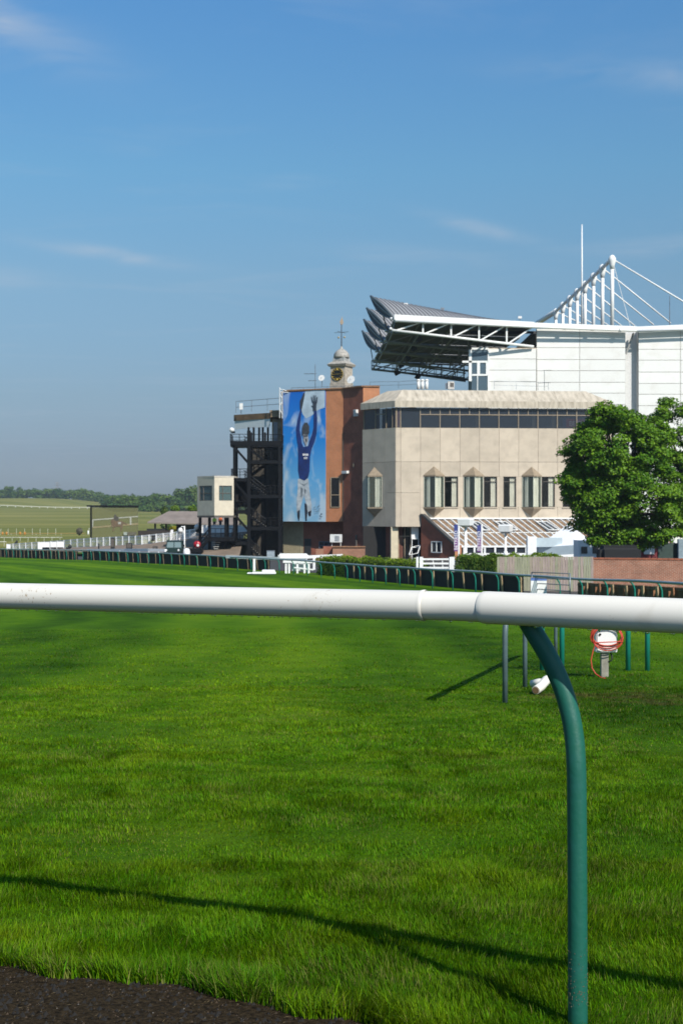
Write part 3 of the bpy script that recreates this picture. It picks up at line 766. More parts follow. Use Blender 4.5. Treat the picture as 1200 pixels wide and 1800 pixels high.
MB().tube([G(940, 24.2, 1.10), G(987, 24, 1.10), G(1103, 24, 1.10), G(1175, 23.8, 1.10)], .055, 14).build('rail', white_pvc, root, True)
# switch box on a concrete stub with a coiled red hose
sd = 22.3; b0 = G(1062, sd)
concrete_stub = mat('stub_concrete', (.33, .31, .25), .9, var=.25, scale=6, bump=.3)
root = thing('switch_box', b0, 'white metal switch box on a short concrete stub', 'switch box')
zz = lambda py: Zp(py, sd)
bx = bmesh.new()
def bevel_box(c, size, r, name, m, parent, seg_=3):
    bm = bmesh.new(); bmesh.ops.create_cube(bm, size=1)
    bmesh.ops.scale(bm, vec=size, verts=bm.verts); bmesh.ops.bevel(bm, geom=list(bm.edges), offset=r, segments=seg_, affect='EDGES')
    bmesh.ops.translate(bm, vec=Vector(c)-wloc(parent), verts=bm.verts)
    me = bpy.data.meshes.new(name); bm.to_mesh(me); bm.free(); me.materials.append(m)
    me.uv_layers.new(name='UVMap')
    o = bpy.data.objects.new(name, me); COL.objects.link(o); o.parent = parent; return o
box = bevel_box((X(1063.5, sd), sd, (zz(1146)+zz(1078))/2), (X(1082, sd)-X(1045, sd), .2, zz(1078)-zz(1146)), .012, 'cabinet', wp, root)
MB().box((X(1063.5, sd), sd-.104, (zz(1143)+zz(1081))/2), (X(1080, sd)-X(1047.5, sd), .012, zz(1081)-zz(1143))).build('door', wp, root)
MB().box((X(1061.5, sd), sd, (zz(1147)+b0.z-.05)/2), (X(1068, sd)-X(1055.5, sd), .11, zz(1147)-b0.z+.05)).build('stub', concrete_stub, root)
lk = mat('black_fitting', (.02, .02, .02), .5)
for px, py in ((1051.5, 1114), (1051.5, 1134)): MB().lathe((X(px, sd), sd-.11, zz(py)), [(.018, 0), (.018, .02), (.008, .028)], 10, axis=(0, -1, 0)).build('latch', lk, root)
MB().tube([(X(1071, sd), sd-.02, zz(1146)), (X(1074, sd), sd-.05, zz(1153)), (X(1073, sd), sd-.05, zz(1160)), (X(1067, sd), sd-.05, zz(1163))], .012, 8).build('cable', lk, root, True)
red_hose = mat('red_hose', (.55, .06, .03), .4, var=.1, coord='Object')
pts = []
for k in range(5*28):
    a = 2*math.pi*k/28; w = k/28
    rx = (X(1091, sd)-X(1036, sd))/2*(1+.06*math.sin(w*2.1+a*.3)); rz = (zz(1094)-zz(1131))/2*(1+.14*math.sin(w*1.7))
    pts.append((X(1062.5, sd)+rx*math.cos(a)*(.93+.04*(w % 2)), sd-.135-.012*w+.01*math.sin(a*2), zz(1113)+rz*math.sin(a)-.014*w))
pts += [(X(1043, sd), sd-.17, zz(1128)), (X(1038, sd), sd-.18, zz(1142)), (X(1034, sd), sd-.2, zz(1158)), (X(1035.5, sd), sd-.22, zz(1172)), (X(1041, sd), sd-.25, zz(1181)), (X(1049, sd), sd-.3, b0.z+.03), (X(1056, sd), sd-.4, b0.z+.02)]
h_ = MB().tube(pts, .0085, 8).build('hose', red_hose, None, True); tag(h_, 'red hose coiled over the front of the white switch box', 'hose')
# white pipe and fittings lying in the grass
pd_ = 18.4; g0 = G(952, pd_)
root = thing('pipe', g0, 'short white plastic pipe elbow lying in the grass by the crossing', 'pipe')
ee = Vector((X(941, pd_-.25), pd_-.25, zgf(X(941, pd_), pd_-.25)+.06))
inn = mat('pipe_bore', (.30, .17, .08), .9)
MB().tube([ee, ee+Vector((.08, .12, .03)), ee+Vector((.17, .28, .09)), ee+Vector((.26, .46, .10))], [.055, .058, .06, .06], 18).build('tube', white_pvc, root, True)
MB().lathe(ee+Vector((-.003, -.004, -.001)), [(.045, 0), (.045, .004)], 18, axis=Vector((-.08, -.12, -.03))).build('bore', inn, root)
MB().tube([ee+Vector((.02, .5, .02)), ee+Vector((.1, .42, .05)), ee+Vector((.2, .40, .05))], .05, 14).build('branch', white_pvc, root, True)

# ------------------------------------------------------------------ concrete clubhouse block
GZ = -4.12                                   # ground level along the stands
concrete = mat('concrete_panel', (.535, .452, .350), .9, var=.16, scale=.9, bump=.15, bscale=20, dark=(.34, .30, .235), thr=(.45, .85))
concretes = [mat('concrete_panel_%d' % i, tuple(v*k for v in (.535, .452, .350)), .9, scale=.7, bump=.12, bscale=20, dark=tuple(v*k*.72 for v in (.535, .452, .350)), thr=(.42, .85)) for i, k in enumerate((1., .96, 1.04, .92))]
concrete_roof = mat('weathered_concrete_roof', (.52, .455, .36), .9, scale=1.1, dark=(.22, .185, .135), thr=(.42, .80), vmul=(1.9, .45, 1), bump=.12, bscale=16)
bronze = mat('bronze_frame', (.30, .235, .16), .6, var=.15, scale=3)
dark_frame = mat('brown_window_frame', (.11, .095, .08), .6)
curtain_m = mat('pale_curtain', (.84, .82, .66), .9, var=.25, scale=3, vmul=(9, .3, 1))
dark_room = mat('unlit_room', (.018, .017, .016), .9)  # near-black colour stands in for the darkness of rooms and undercroft
strip_glass = glass_mat('strip_glass', (.035, .045, .06), .45)
strip_glass2 = glass_mat('purple_glass', (.075, .06, .075), .2)
bay_glass = glass_mat('bay_glass', (.30, .38, .30), .92)
plain_glass = glass_mat('clear_glass', (.02, .025, .025), .92)
bay_frame = mat('bay_frame', (.50, .53, .44), .5, var=.05)
white_frame = mat('white_frame', (.78, .78, .76), .5, var=.05)
blinds = mat('lowered_blind', (.30, .285, .22), .9, var=.1)
al = R(5.0)
BA = Vector((X(695, 167), 167, 0))
eu = Vector((math.cos(al), math.sin(al), 0)); en = Vector((math.sin(al), -math.cos(al), 0))
ec = Vector((-math.cos(R(50)), math.sin(R(50)), 0))        # along the chamfer, away from the corner
cn_ = Vector((-math.sin(R(50)), -math.cos(R(50)), 0))
def B_(u, w, z): return BA+eu*u+en*w+Vector((0, 0, z))      # w outwards
def C_(u, w, z): return BA+ec*u+cn_*w+Vector((0, 0, z))
ZB = lambda py: Zp(py, 167)
UE = 26.0; CL = 5.95
zr_top, zf_top, zf_bot, z_sill, zj1, zj2, zbot = ZB(682.5), ZB(704.5), ZB(716), ZB(751.5), ZB(811.5), ZB(866), ZB(926)
zw0, zw1 = ZB(891.5), ZB(837.5)
zgh = ZB(913)
block = thing('clubhouse', Vector((BA.x, BA.y, GZ)), 'pale concrete clubhouse block with prow shaped bay windows and a dark ribbon window', 'building')
TH = .28
def wpanel(Pf, u0, u1, z0, z1, w=0., m=None, gap=.03, parent=None, name='panel'):
    g_ = gap/2
    return MB().extrude([Pf(u0+g_, w, z0+g_), Pf(u1-g_, w, z0+g_), Pf(u1-g_, w, z1-g_), Pf(u0+g_, w, z1-g_)], (Pf(0, -TH, 0)-Pf(0, 0, 0))).build(name, m or random.choice(concretes), parent or block)
lines = [.6+2.34*k for k in range(11)]
# which panels (index from the one right of the narrow strip) hold windows: (u0,u1) in each
def u_at(px):           # position along the main face seen at photo column px
    k = (px-600)/F; return (k*BA.y-BA.x)/(eu.x-k*eu.y)
wins = [(780.5, 804.5), (849.5, 873), (884, 906.5), (951, 974.5), (988, 1012)]
bays = [(744.5, 780), (814, 849), (917, 950.5), (1019, 1054)]
openings = sorted([(u_at(a), u_at(b), 'w') for a, b in wins]+[(u_at(a)+.06, u_at(b)-.06, 'b') for a, b in bays])
wpanel(B_, 0, .6, zj1, z_sill); wpanel(B_, 0, .6, zj2, zj1); wpanel(B_, 0, .6, zbot, zj2)
for i in range(10):
    a, b = lines[i], lines[i+1]
    wpanel(B_, a, b, zj1, z_sill)
    lo = zbot if i < 1 else ZB(921)
    ops = [(max(a, o[0]), min(b, o[1])) for o in openings if o[0] < b and o[1] > a]
    if not ops:
        wpanel(B_, a, b, zj2, zj1); wpanel(B_, a, b, lo, zj2); continue
    wpanel(B_, a, b, zw1, zj1); wpanel(B_, a, b, lo, zw0)
    x = a
    for o0, o1 in ops:
        if o0-x > .05: wpanel(B_, x, o0, zw0, zw1, gap=.0)
        x = o1
    if b-x > .05: wpanel(B_, x, b, zw0, zw1, gap=.0)
# chamfer face
cl = [0, 1.85, 3.95, CL]
cbay = (2.35, 5.15)
for i in range(3):
    a, b = cl[i], cl[i+1]
    wpanel(C_, a, b, zj1, z_sill, gap=.03)
    if i == 0: wpanel(C_, a, b, zj2, zj1); wpanel(C_, a, b, zbot, zj2)
    else:
        wpanel(C_, a, b, zw1, zj1); wpanel(C_, a, b, zbot, zw0)
        if i == 1: wpanel(C_, a, cbay[0]+.06, zw0, zw1, gap=0)
        else: wpanel(C_, cbay[1]-.06, b, zw0, zw1, gap=0)
# backing, soffit and left return
q = MB()
for Pf, L in ((B_, UE),):
    q.extrude([Pf(0.25, -.30, z_sill-.1), Pf(L, -.30, z_sill-.1), Pf(L, -.34, z_sill-.1), Pf(.25, -.34, z_sill-.1)], (0, 0, zw1-z_sill+.1))
q.build('wall', concrete, block)
MB().extrude([B_(.1, -.05, zbot+.05), B_(UE, -.05, zbot+.05), B_(UE, -12, zbot+.05), C_(CL, -8, zbot+.05), C_(CL-.1, -.05, zbot+.05), C_(.1, -.05, zbot+.05)], (0, 0, .25)).build('soffit', concrete, block)
MB().extrude([C_(CL, -.01, zbot), C_(CL, -8, zbot), C_(CL, -8, z_sill), C_(CL, -.01, z_sill)], -ec*.2).build('side_wall', concrete, block)
# unlit rooms behind the openings (floor, ceiling, back wall)
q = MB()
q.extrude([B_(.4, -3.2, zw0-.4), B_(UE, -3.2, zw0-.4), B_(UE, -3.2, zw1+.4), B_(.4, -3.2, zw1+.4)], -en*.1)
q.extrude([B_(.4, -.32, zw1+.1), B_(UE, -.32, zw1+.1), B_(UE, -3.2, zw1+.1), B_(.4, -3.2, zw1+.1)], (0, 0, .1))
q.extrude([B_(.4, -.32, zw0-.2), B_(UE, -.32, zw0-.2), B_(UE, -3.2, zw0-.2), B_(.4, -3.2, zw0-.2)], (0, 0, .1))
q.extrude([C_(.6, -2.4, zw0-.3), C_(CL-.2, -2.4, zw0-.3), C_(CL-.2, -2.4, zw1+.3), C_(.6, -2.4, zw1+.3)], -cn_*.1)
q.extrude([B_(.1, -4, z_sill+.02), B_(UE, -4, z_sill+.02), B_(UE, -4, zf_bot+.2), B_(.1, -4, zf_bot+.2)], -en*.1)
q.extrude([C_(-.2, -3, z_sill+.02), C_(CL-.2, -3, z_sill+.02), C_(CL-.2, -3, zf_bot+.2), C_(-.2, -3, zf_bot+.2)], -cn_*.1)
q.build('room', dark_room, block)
def curtain(p0, p1, z0, z1, nrm, name='curtain', parent=None):
    """hanging cloth with folds"""
    L = (p1-p0).length; n = max(6, int(L/.07)); V = []; Fc = []
    for i in range(n+1):
        c = p0.lerp(p1, i/n)+nrm*.05*math.sin(i*1.9)
        V += [Vector((c.x, c.y, z0)), Vector((c.x, c.y, z1))]
    for i in range(n): Fc.append((2*i, 2*i+2, 2*i+3, 2*i+1))
    return MB().add(V, Fc).build(name, curtain_m, parent or block, True)
def framed(Pf, u0, u1, z0, z1, w, m, fw=.09, name='window', trans=True, pane=plain_glass):
    q = MB(); dz = Vector((0, 0, 1))
    for a, b in ((u0, u0+fw), (u1-fw, u1)): q.extrude([Pf(a, w, z0), Pf(b, w, z0), Pf(b, w, z1), Pf(a, w, z1)], Pf(0, -.1, 0)-Pf(0, 0, 0))
    for a, b in ((z0, z0+fw), (z1-fw, z1))+(((z1-.62, z1-.55),) if trans else ()):
        q.extrude([Pf(u0+fw, w, a), Pf(u1-fw, w, a), Pf(u1-fw, w, b), Pf(u0+fw, w, b)], Pf(0, -.1, 0)-Pf(0, 0, 0))
    o = q.build(name, m, block)
    g_ = MB().extrude([Pf(u0+fw, w-.05, z0+fw), Pf(u1-fw, w-.05, z0+fw), Pf(u1-fw, w-.05, z1-fw), Pf(u0+fw, w-.05, z1-fw)], Pf(0, -.012, 0)-Pf(0, 0, 0)).build('pane', pane, o)
    return o
for o0, o1, k in openings:
    if k == 'w':
        o = framed(B_, o0, o1, zw0, zw1, -.12, dark_frame)
        curtain(B_(o1-.72, -.30, 0), B_(o1-.05, -.30, 0), zw0+.05, zw1-.05, en, parent=o)
        q = MB().extrude([B_(o0-.05, .10, zw0-.12), B_(o1+.05, .10, zw0-.12), B_(o1+.05, .10, zw0), B_(o0-.05, .10, zw0)], -en*.2); q.build('sill', concretes[1], o)
def prow(Pf, c, half, out, nv, uv_, label=None, shift=0.):
    """pointed bay: two glazed faces meeting at a front edge, pyramid hood above and below"""
    zt, zb_ = zw1, zw0
    a0, a1, f0 = Pf(c-half, .02, 0), Pf(c+half, .02, 0), Pf(c+shift, out, 0)
    root_ = MB()
    Z = lambda v, z: Vector((v.x, v.y, z))
    top, bot = ZB(819.5), ZB(909.5)
    pk_ = Pf(c+shift*.3, .03, 0)
    # hoods (closed tetra-like solids with a lip)
    for zs, ze, lip in ((zt, top, .16), (zb_, bot, -.16)):
        e = 1.06
        b0, b1, f1 = Pf(c-half*e, .01, 0), Pf(c+half*e, .01, 0), Pf(c+shift, out*e, 0)
        vs = [Z(b0, zs), Z(b1, zs), Z(f1, zs), Z(b0, zs+lip), Z(b1, zs+lip), Z(f1, zs+lip), Z(pk_, ze)]
        root_.add(vs, [(0, 1, 2), (0, 3, 5, 2), (2, 5, 4, 1), (3, 6, 5), (5, 6, 4), (0, 1, 4, 3), (3, 4, 6)])
    bay = root_.build('bay_window', bronze, block)
    q = MB(); w = .085
    for v in (a0.lerp(f0, .04), f0.lerp(Pf(c+shift, 0, 0), .04), a1.lerp(f0, .04), ):
        q.tube([Z(v, zb_), Z(v, zt)], w*.45, 4)
    m1, m2 = a0.lerp(f0, .45), a1.lerp(f0, .5)
    for v in (m1, m2): q.tube([Z(v, zb_), Z(v, zt)], .025, 4)
    q.build('frame', bay_frame, bay)
    for a, b in ((a0, f0), (a1, f0)):
        d_ = (b-a).normalized(); t_ = Vector((-d_.y, d_.x, 0))*.012
        MB().extrude([Z(a.lerp(b, .03), zb_+.02), Z(a.lerp(b, .97), zb_+.02), Z(a.lerp(b, .97), zt-.02), Z(a.lerp(b, .03), zt-.02)], t_).build('pane', bay_glass, bay)
    inn_ = Pf(c+.1, .25, 0)
    curtain(f0.lerp(Pf(c, .1, 0), .25), a1.lerp(inn_, .35), zb_+.05, zt-.05, nv, parent=bay)
    curtain(a0.lerp(inn_, .22), a0.lerp(f0, .42).lerp(inn_, .25), zb_+.05, zt-.05, nv, parent=bay)
    return bay
for a, b in bays:
    u0, u1 = u_at(a), u_at(b); prow(B_, (u0+u1)/2, (u1-u0)/2, 1.05, en, eu)
prow(C_, (cbay[0]+cbay[1])/2, (cbay[1]-cbay[0])/2, 1.05, cn_, ec, shift=-.05)
zt_ = z_sill+(zf_bot-z_sill)*.66
# ribbon window: mullions, transom, panes one by one
def mull(Pf, u, w=.09): return MB().extrude([Pf(u-w/2, -.12, z_sill), Pf(u+w/2, -.12, z_sill), Pf(u+w/2, -.12, zf_bot+.02), Pf(u-w/2, -.12, zf_bot+.02)], Pf(0, -.12, 0)-Pf(0, 0, 0)).build('mullion', bronze, block)
def pane(Pf, a, b, z0, z1, m): return MB().extrude([Pf(a+.045, -.2, z0), Pf(b-.045, -.2, z0), Pf(b-.045, -.2, z1), Pf(a+.045, -.2, z1)], Pf(0, -.015, 0)-Pf(0, 0, 0)).build('pane', m, block)
ml = [.05, .6, 2.94]+[2.94+1.17*k for k in range(1, 21)]
ml = [u for u in ml if u < 26.1]
for i, u in enumerate(ml):
    if i < 2 or (i-2) % 2 == 0: mull(B_, u)
    else: MB().extrude([B_(u-.045, -.12, zt_), B_(u+.045, -.12, zt_), B_(u+.045, -.12, zf_bot+.02), B_(u-.045, -.12, zf_bot+.02)], -en*.12).build('mullion', bronze, block)
for i in range(len(ml)-1):
    a, b = ml[i], ml[i+1]
    if i < 2:
        pane(B_, a, b, z_sill+.03, zf_bot, strip_glass2 if i == 0 else strip_glass)
    else:
        if (i-2) % 2 == 0 and i+2 < len(ml):       # lower lights are twice as wide
            pane(B_, a, ml[i+2], z_sill+.03, zt_-.04, strip_glass)
        pane(B_, a, b, zt_+.04, zf_bot, strip_glass)
q = MB().extrude([B_(2.94, -.13, zt_-.05), B_(26, -.13, zt_-.05), B_(26, -.13, zt_+.05), B_(2.94, -.13, zt_+.05)], -en*.1); q.build('transom', bronze, block)
for u in (9.6, 16.4, 18.8): 
    MB().extrude([B_(u, -.55, z_sill), B_(u+.42, -.55, z_sill), B_(u+.42, -.55, zf_bot), B_(u, -.55, zf_bot)], -en*.3).build('column', blinds, block)
cm = [.05, .75, 1.85, 3.75, CL-.08]
for u in cm: mull(C_, u)
for i in range(4): pane(C_, cm[i], cm[i+1], z_sill+.03, zf_bot, strip_glass2 if i == 0 else strip_glass)
MB().extrude([C_(1.85, -.13, zt_+.1), C_(3.75, -.13, zt_+.1), C_(3.75, -.13, zt_+.2), C_(1.85, -.13, zt_+.2)], -cn_*.1).build('transom', bronze, block)
# banner hung inside the last ribbon lights
sb = Vector((0, 0, 0))
navy = mat('navy_print', (.025, .035, .16), .5, var=.05); red_p = mat('red_print', (.42, .02, .05), .5, var=.05); wl = mat('white_lettering', (.82, .82, .82), .5, var=.02)
root = thing('advert', B_(u_at(989), -.35, z_sill), 'blue and red advertising banner in the ribbon window beside the tree', 'sign')
ua, ub = u_at(989.5), u_at(1036)
MB().extrude([B_(ua, -.40, z_sill+.15), B_(ub, -.40, z_sill+.15), B_(ub, -.40, zt_+.0), B_(ua, -.40, zt_+.0)], -en*.04).build('panel', navy, root)
uc = u_at(996)
MB().extrude([B_(uc, -.385, z_sill+.15), B_(ub-.1, -.385, z_sill+.15), B_(ub-.1, -.385, zt_-.5), B_(uc, -.385, zt_-.35)], -en*.012).build('field', red_p, root)
text_mesh('BETFRED', .85, 'lettering', wl, root, B_(uc+.3, -.375, z_sill+.58), eu, (0, 0, 1), .01, .95)
# roof: fascia and sloping concrete cap in segments
SB = 1.75; SBC = 1.75
def capseg(p0o, p1o, p0i, p1i, name='roof'):
    V = [p+Vector((0, 0, z)) for p, z in ((p0o, zf_bot), (p1o, zf_bot), (p1o, zf_top), (p0o, zf_top), (p0i, zr_top), (p1i, zr_top), (p0i, zf_bot+.4), (p1i, zf_bot+.4))]
    return MB().add(V, [(0, 1, 2, 3), (3, 2, 5, 4), (0, 6, 7, 1), (4, 5, 7, 6), (0, 3, 4, 6), (1, 7, 5, 2)]).build(name, concrete_roof, block)
ci_ = B_(1.05, -SB-.35, 0)              # inner corner of the cap
cuts = [u_at(844), u_at(945), u_at(979)]
ucuts = [0]+cuts+[u_at(1074)]
for i in range(len(ucuts)-1):
    g_ = .012
    a, b = ucuts[i]+(g_ if i else 0), ucuts[i+1]-g_
    capseg(B_(a, .28, 0) if i else BA+en*.28+cn_*.02-eu*.1, B_(b, .28, 0), ci_ if i == 0 else B_(a, -SB-.35, 0), B_(b, -SB-.35, 0) if i < len(ucuts)-2 else B_(b-2.6, -SB-.35, 0))
capseg(C_(CL+.05, .28, 0), BA+en*.28+cn_*.02-eu*.1, C_(CL-2.3, -SBC-.2, 0), ci_)
MB().extrude([ci_+Vector((0, 0, zr_top-.02)), B_(23, -SB-.35, zr_top-.02), B_(24, -12, zr_top-.02), C_(CL-1.5, -9, zr_top-.02), C_(CL-2.3, -SBC-.2, zr_top-.02)], (0, 0, -.3)).build('roof_deck', concrete_roof, block)
for u in (9.1, 14.9): MB().box(B_(u, -.1, 0)+Vector((0, 0, zf_bot-.02)), (.06, .3, .03)).build('soffit_fixing', bronze, block)
# undercroft: columns, doors, brick pier
cream_col = mat('cream_column', (.60, .52, .36), .8, var=.1, scale=2)
shade_brick = brick_mat('brick_shade_copy', (.33, .095, .05), (.25, .07, .036), (.24, .12, .085), stain=.35)  # darker copy of the brick, shade put into the colour of turned-away faces
bright_brick = brick_mat('orange_brick', (.52, .19, .075), (.43, .15, .06), (.42, .24, .14), stain=.22)
MB().box(B_(-.05, -1.0, (GZ+zbot)/2), (.85, .9, zbot-GZ), eu).build('column', cream_col, block)
q = MB().extrude([C_(1.4, -1.2, GZ), C_(CL-.4, -1.2, GZ), C_(CL-.4, -1.2, zbot+.05), C_(1.4, -1.2, zbot+.05)], -cn_*1.2); q.build('pier', shade_brick, block)
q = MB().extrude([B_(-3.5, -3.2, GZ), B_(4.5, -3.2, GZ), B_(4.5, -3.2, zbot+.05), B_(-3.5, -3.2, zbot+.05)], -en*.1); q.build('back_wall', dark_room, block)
dg = MB().extrude([B_(.55, -1.6, GZ), B_(2.0, -1.6, GZ), B_(2.0, -1.6, zbot), B_(.55, -1.6, zbot)], -en*.015).build('entrance_glass', plain_glass, block)
q = MB()
for u in (.58, 1.28, 1.98): q.box(B_(u, -1.58, (GZ+zbot)/2), (.07, .08, zbot-GZ), eu)
q.box(B_(1.28, -1.58, GZ+2.7), (1.4, .06, .09), eu); q.build('entrance_frame', bronze, block)
MB().extrude([B_(2.0, -1.0, zbot-1.5), B_(2.85, -1.0, zbot-1.5), B_(2.85, -1.0, zbot), B_(2.0, -1.0, zbot)], -en*.1).build('white_panel', white_frame, block)
q = MB()
for u in (2.05, 2.82): q.box(B_(u, -.9, GZ+1.2), (.07, .1, 2.5), eu)
for z in (GZ+2.4, GZ+1.4, GZ+.1): q.box(B_(2.43, -.9, z), (.8, .1, .08), eu)
q.build('side_window_frame', white_frame, block)
q = MB(); pts = [B_(1.55, .5, GZ+.55), B_(2.55, .5, GZ+.75), B_(2.95, -.3, GZ+1.65), B_(1.95, -.3, GZ+1.45)]
for i in range(4): q.bar(pts[i], pts[(i+1) % 4], .1, .06)
q.build('open_window', white_frame, block)

# ------------------------------------------------------------------ roof clutter on the clubhouse
galv_white = mat('white_metal', (.72, .72, .70), .4, var=.08)
thin_dark = mat('dark_tube', (.06, .065, .07), .5)
for i, px in enumerate((735, 742, 749.5)):
    b0 = P(px, 684, 176); t_ = thing('vent', b0, '%s white cylindrical roof vent in the cluster of three above the clubhouse' % ('left', 'middle', 'right')[i], 'vent', 'white roof vents')
    MB().lathe(b0, [(.2, 0), (.2, 1.0)], 10).build('pipe', galv_white, t_, True); MB().lathe(b0, [(.26, 1.0), (.26, 1.12), (.08, 1.25)], 10).build('cap', galv_white, t_, True)
b0 = P(792, 684, 176); t_ = thing('air_handler', b0, 'pale boxy roof unit right of the white vents', 'roof unit')
MB().box(b0+Vector((0, 0, .45)), (.8, .7, .95)).build('casing', mat('pale_casing', (.55, .53, .50), .6), t_); MB().box(b0+Vector((-.5, .1, .4)), (.35, .4, .7)).build('side_unit', galv, t_)
MB().box(b0+Vector((.1, -.36, .5)), (.45, .03, .5)).build('grille', dark_frame, t_)
def railing(pts, h, name, label, m=thin_dark, r=.03, mids=1, gap=2.2):
    pts = [Vector(p) for p in pts]; t_ = thing(name, pts[0], label, 'railing'); u = Vector((0, 0, h))
    for k in range(mids+1): MB().tube([p+u*((k+1)/(mids+1)) for p in pts], r, 5).build('rail', m, t_)
    for i in range(len(pts)-1):
        n = max(1, int((pts[i+1]-pts[i]).length/gap))
        for k in range(n+(i == len(pts)-2)): c = pts[i].lerp(pts[i+1], k/n); MB().tube([c, c+u], r, 5).build('post', m, t_)
    return t_
railing([P(650, 684, 180), P(700, 683, 182), P(735, 681, 184)], .9, 'roof_railing', 'thin dark roof railing behind the left corner of the concrete block', r=.022)
railing([P(868, 684, 185), P(945, 686, 186), P(963, 686, 186)], 1.05, 'roof_railing', 'thin grey roof railing against the white cladding', galv, r=.02)
b0 = P(956, 686, 182); t_ = thing('aerial', b0, 'thin mast with crossbars on the clubhouse roof against white cladding', 'aerial')
MB().tube([b0, b0+Vector((0, 0, 2.6))], .03, 5).build('mast', thin_dark, t_)
for z, w in ((2.5, .9), (.9, .8)): MB().tube([b0+Vector((-w, 0, z)), b0+Vector((w, .1, z+.08))], .022, 5).build('crossbar', thin_dark, t_)

# ------------------------------------------------------------------ glasshouse lean-to against the clubhouse
timber = mat('brown_blind', (.40, .25, .14), .9, var=.25, scale=1.5, thr=(.3, .7))
gh = thing('conservatory', B_(u_at(742), 4, GZ), 'lean-to conservatory with white rafters and brown blinds under the bay windows', 'building')
gu0, gu1 = u_at(739.5), UE+4
run = 4.6; SK = 3.1; zlo = ZB(959.5)
def K(u, s, lift=0.):       # s: 0 at the wall, 1 at the eaves
    return B_(u+SK*s, .05+run*s, zgh+(zlo-zgh)*s)+Vector((0, 0, lift))
nr_ = (K(gu0, 0)-K(gu0, 1)).cross(eu).normalized(); 
if nr_.z < 0: nr_ = -nr_
su = .145*0
def shear(u, s): return u
us = []; u = gu0+1.0; rj = 0
rs_ = .82
while u < gu1: us.append(u); u += rs_
for i, u in enumerate(us):
    MB().bar(K(u, 0)+nr_*.06, K(u, 1)+nr_*.06, .13, .14).build('rafter', white_frame, gh)
for i in range(len(us)-1):
    a, b = us[i]+.06, us[i+1]-.06
    for s0, s1 in ((.0, .49), (.51, 1.)):
        MB().extrude([K(a, s0), K(b, s0), K(b, s1), K(a, s1)], -nr_*.02).build('blind', timber, gh)
        MB().extrude([K(a, s0)+nr_*.05, K(b, s0)+nr_*.05, K(b, s1)+nr_*.05, K(a, s1)+nr_*.05], nr_*.01).build('pane', plain_glass2 if False else plain_glass, gh)
MB().bar(K(us[0]-.1, .5)+nr_*.05, K(gu1, .5)+nr_*.05, .07, .08).build('purlin', white_frame, gh)
MB().bar(K(us[0]-.3, -.01)+nr_*.1, K(gu1, -.01)+nr_*.1, .5, .16).build('flashing', white_frame, gh)
MB().bar(K(us[0]-.1, 1.0)+Vector((0, 0, .02)), K(gu1, 1.0)+Vector((0, 0, .02)), .22, .2).build('gutter', white_frame, gh)
# opened roof lights
for k in (5, 9, 15):
    if k+1 < len(us):
        a, b = us[k]-.1, us[k+1]+.3
        q = MB(); c = [K(a, .12)+nr_*.16, K(b, .12)+nr_*.16, K(b, .48)+nr_*.34, K(a, .48)+nr_*.34]
        for i in range(4): q.bar(c[i], c[(i+1) % 4], .14, .09)
        q.bar((c[0]+c[1])/2, (c[2]+c[3])/2, .12, .09)
        rl = q.build('roof_light', white_frame, gh)
        MB().extrude([v-nr_*.03 for v in c], -nr_*.02).build('pane', strip_glass, rl)
# front wall of the lean-to: posts, windows, low wall
wfz = zlo-.1
MB().extrude([B_(gu0+.6+SK, .05+run-.12, GZ+.8), B_(gu1, .05+run-.12, GZ+.8), B_(gu1, .05+run-.12, wfz), B_(gu0+.6+SK, .05+run-.12, wfz)], -en*.02).build('front_glass', strip_glass, gh)
u = gu0+1.2+SK; 
while u < gu1: MB().box(B_(u, .05+run, (GZ+wfz)/2), (.2, .18, wfz-GZ), eu).build('post', white_frame, gh); u += 1.2
MB().box(B_((gu0+gu1)/2+.5+SK/2, .05+run, GZ+.42), (gu1-gu0-1.6-SK, .12, .85), eu).build('low_wall', white_frame, gh)
MB().box(B_((gu0+gu1)/2+.5+SK/2, .05+run-.5, GZ+1.2), (gu1-gu0-2-SK, .05, 1.0), eu).build('interior_shadow_board', mat('inside_shade_brown', (.16, .09, .05), .9, var=.3, scale=1.2), gh)  # brown board painted in for the shade inside the front glass
# brick gable on the left
gb = [B_(gu0, .05, GZ), B_(gu0, .05+run+.1, GZ), B_(gu0, .05+run+.1, zlo+.0), B_(gu0, .6, ZB(906)), B_(gu0, .05, ZB(906))]
gl_ = [v for v in gb]
# the gable wall is splayed so that it faces the course
spl = eu*3.35
gb2 = [B_(gu0, .05, GZ), B_(gu0, .05, ZB(906.5)), B_(gu0+.25, .35, ZB(906.5)), B_(gu0+.25+SK, run, ZB(957)), B_(gu0+.25+SK, run, GZ)]
MB().extrude(gb2, (en*-.1+eu*.3)).build('gable_wall', shade_brick, gh)
slate = mat('lead_capping', (.07, .068, .065), .7, var=.2, scale=3)
cv = [gb2[1], gb2[2], gb2[3]]
q = MB(); q.bar(cv[1]+Vector((0, 0, .1)), cv[2]+Vector((0, 0, .1)), .5, .24); q.bar(cv[0]+Vector((0, 0, .1)), cv[1]+Vector((0, 0, .1)), .4, .24); q.build('capping', slate, gh)
o = MB().box(B_(gu0+SK+.5, run+.05, (GZ+ZB(957))/2), (.75, .35, ZB(957)-GZ), eu).build('pier', bright_brick, gh)
gm = (gb2[3]-gb2[2]); gm.z = 0; gm.normalize(); gn = Vector((gm.y, -gm.x, 0))
if gn.y > 0: gn = -gn
gw = gb2[2]+gm*2.2; gw.z = GZ+1.5
q = MB()
for s in (-.8, 0, .8): q.box(gw+gm*s+gn*.05, (.1, .12, 1.3), gm)
for z in (-.62, .62): q.box(gw+gn*.05+Vector((0, 0, z)), (1.7, .12, .1), gm)
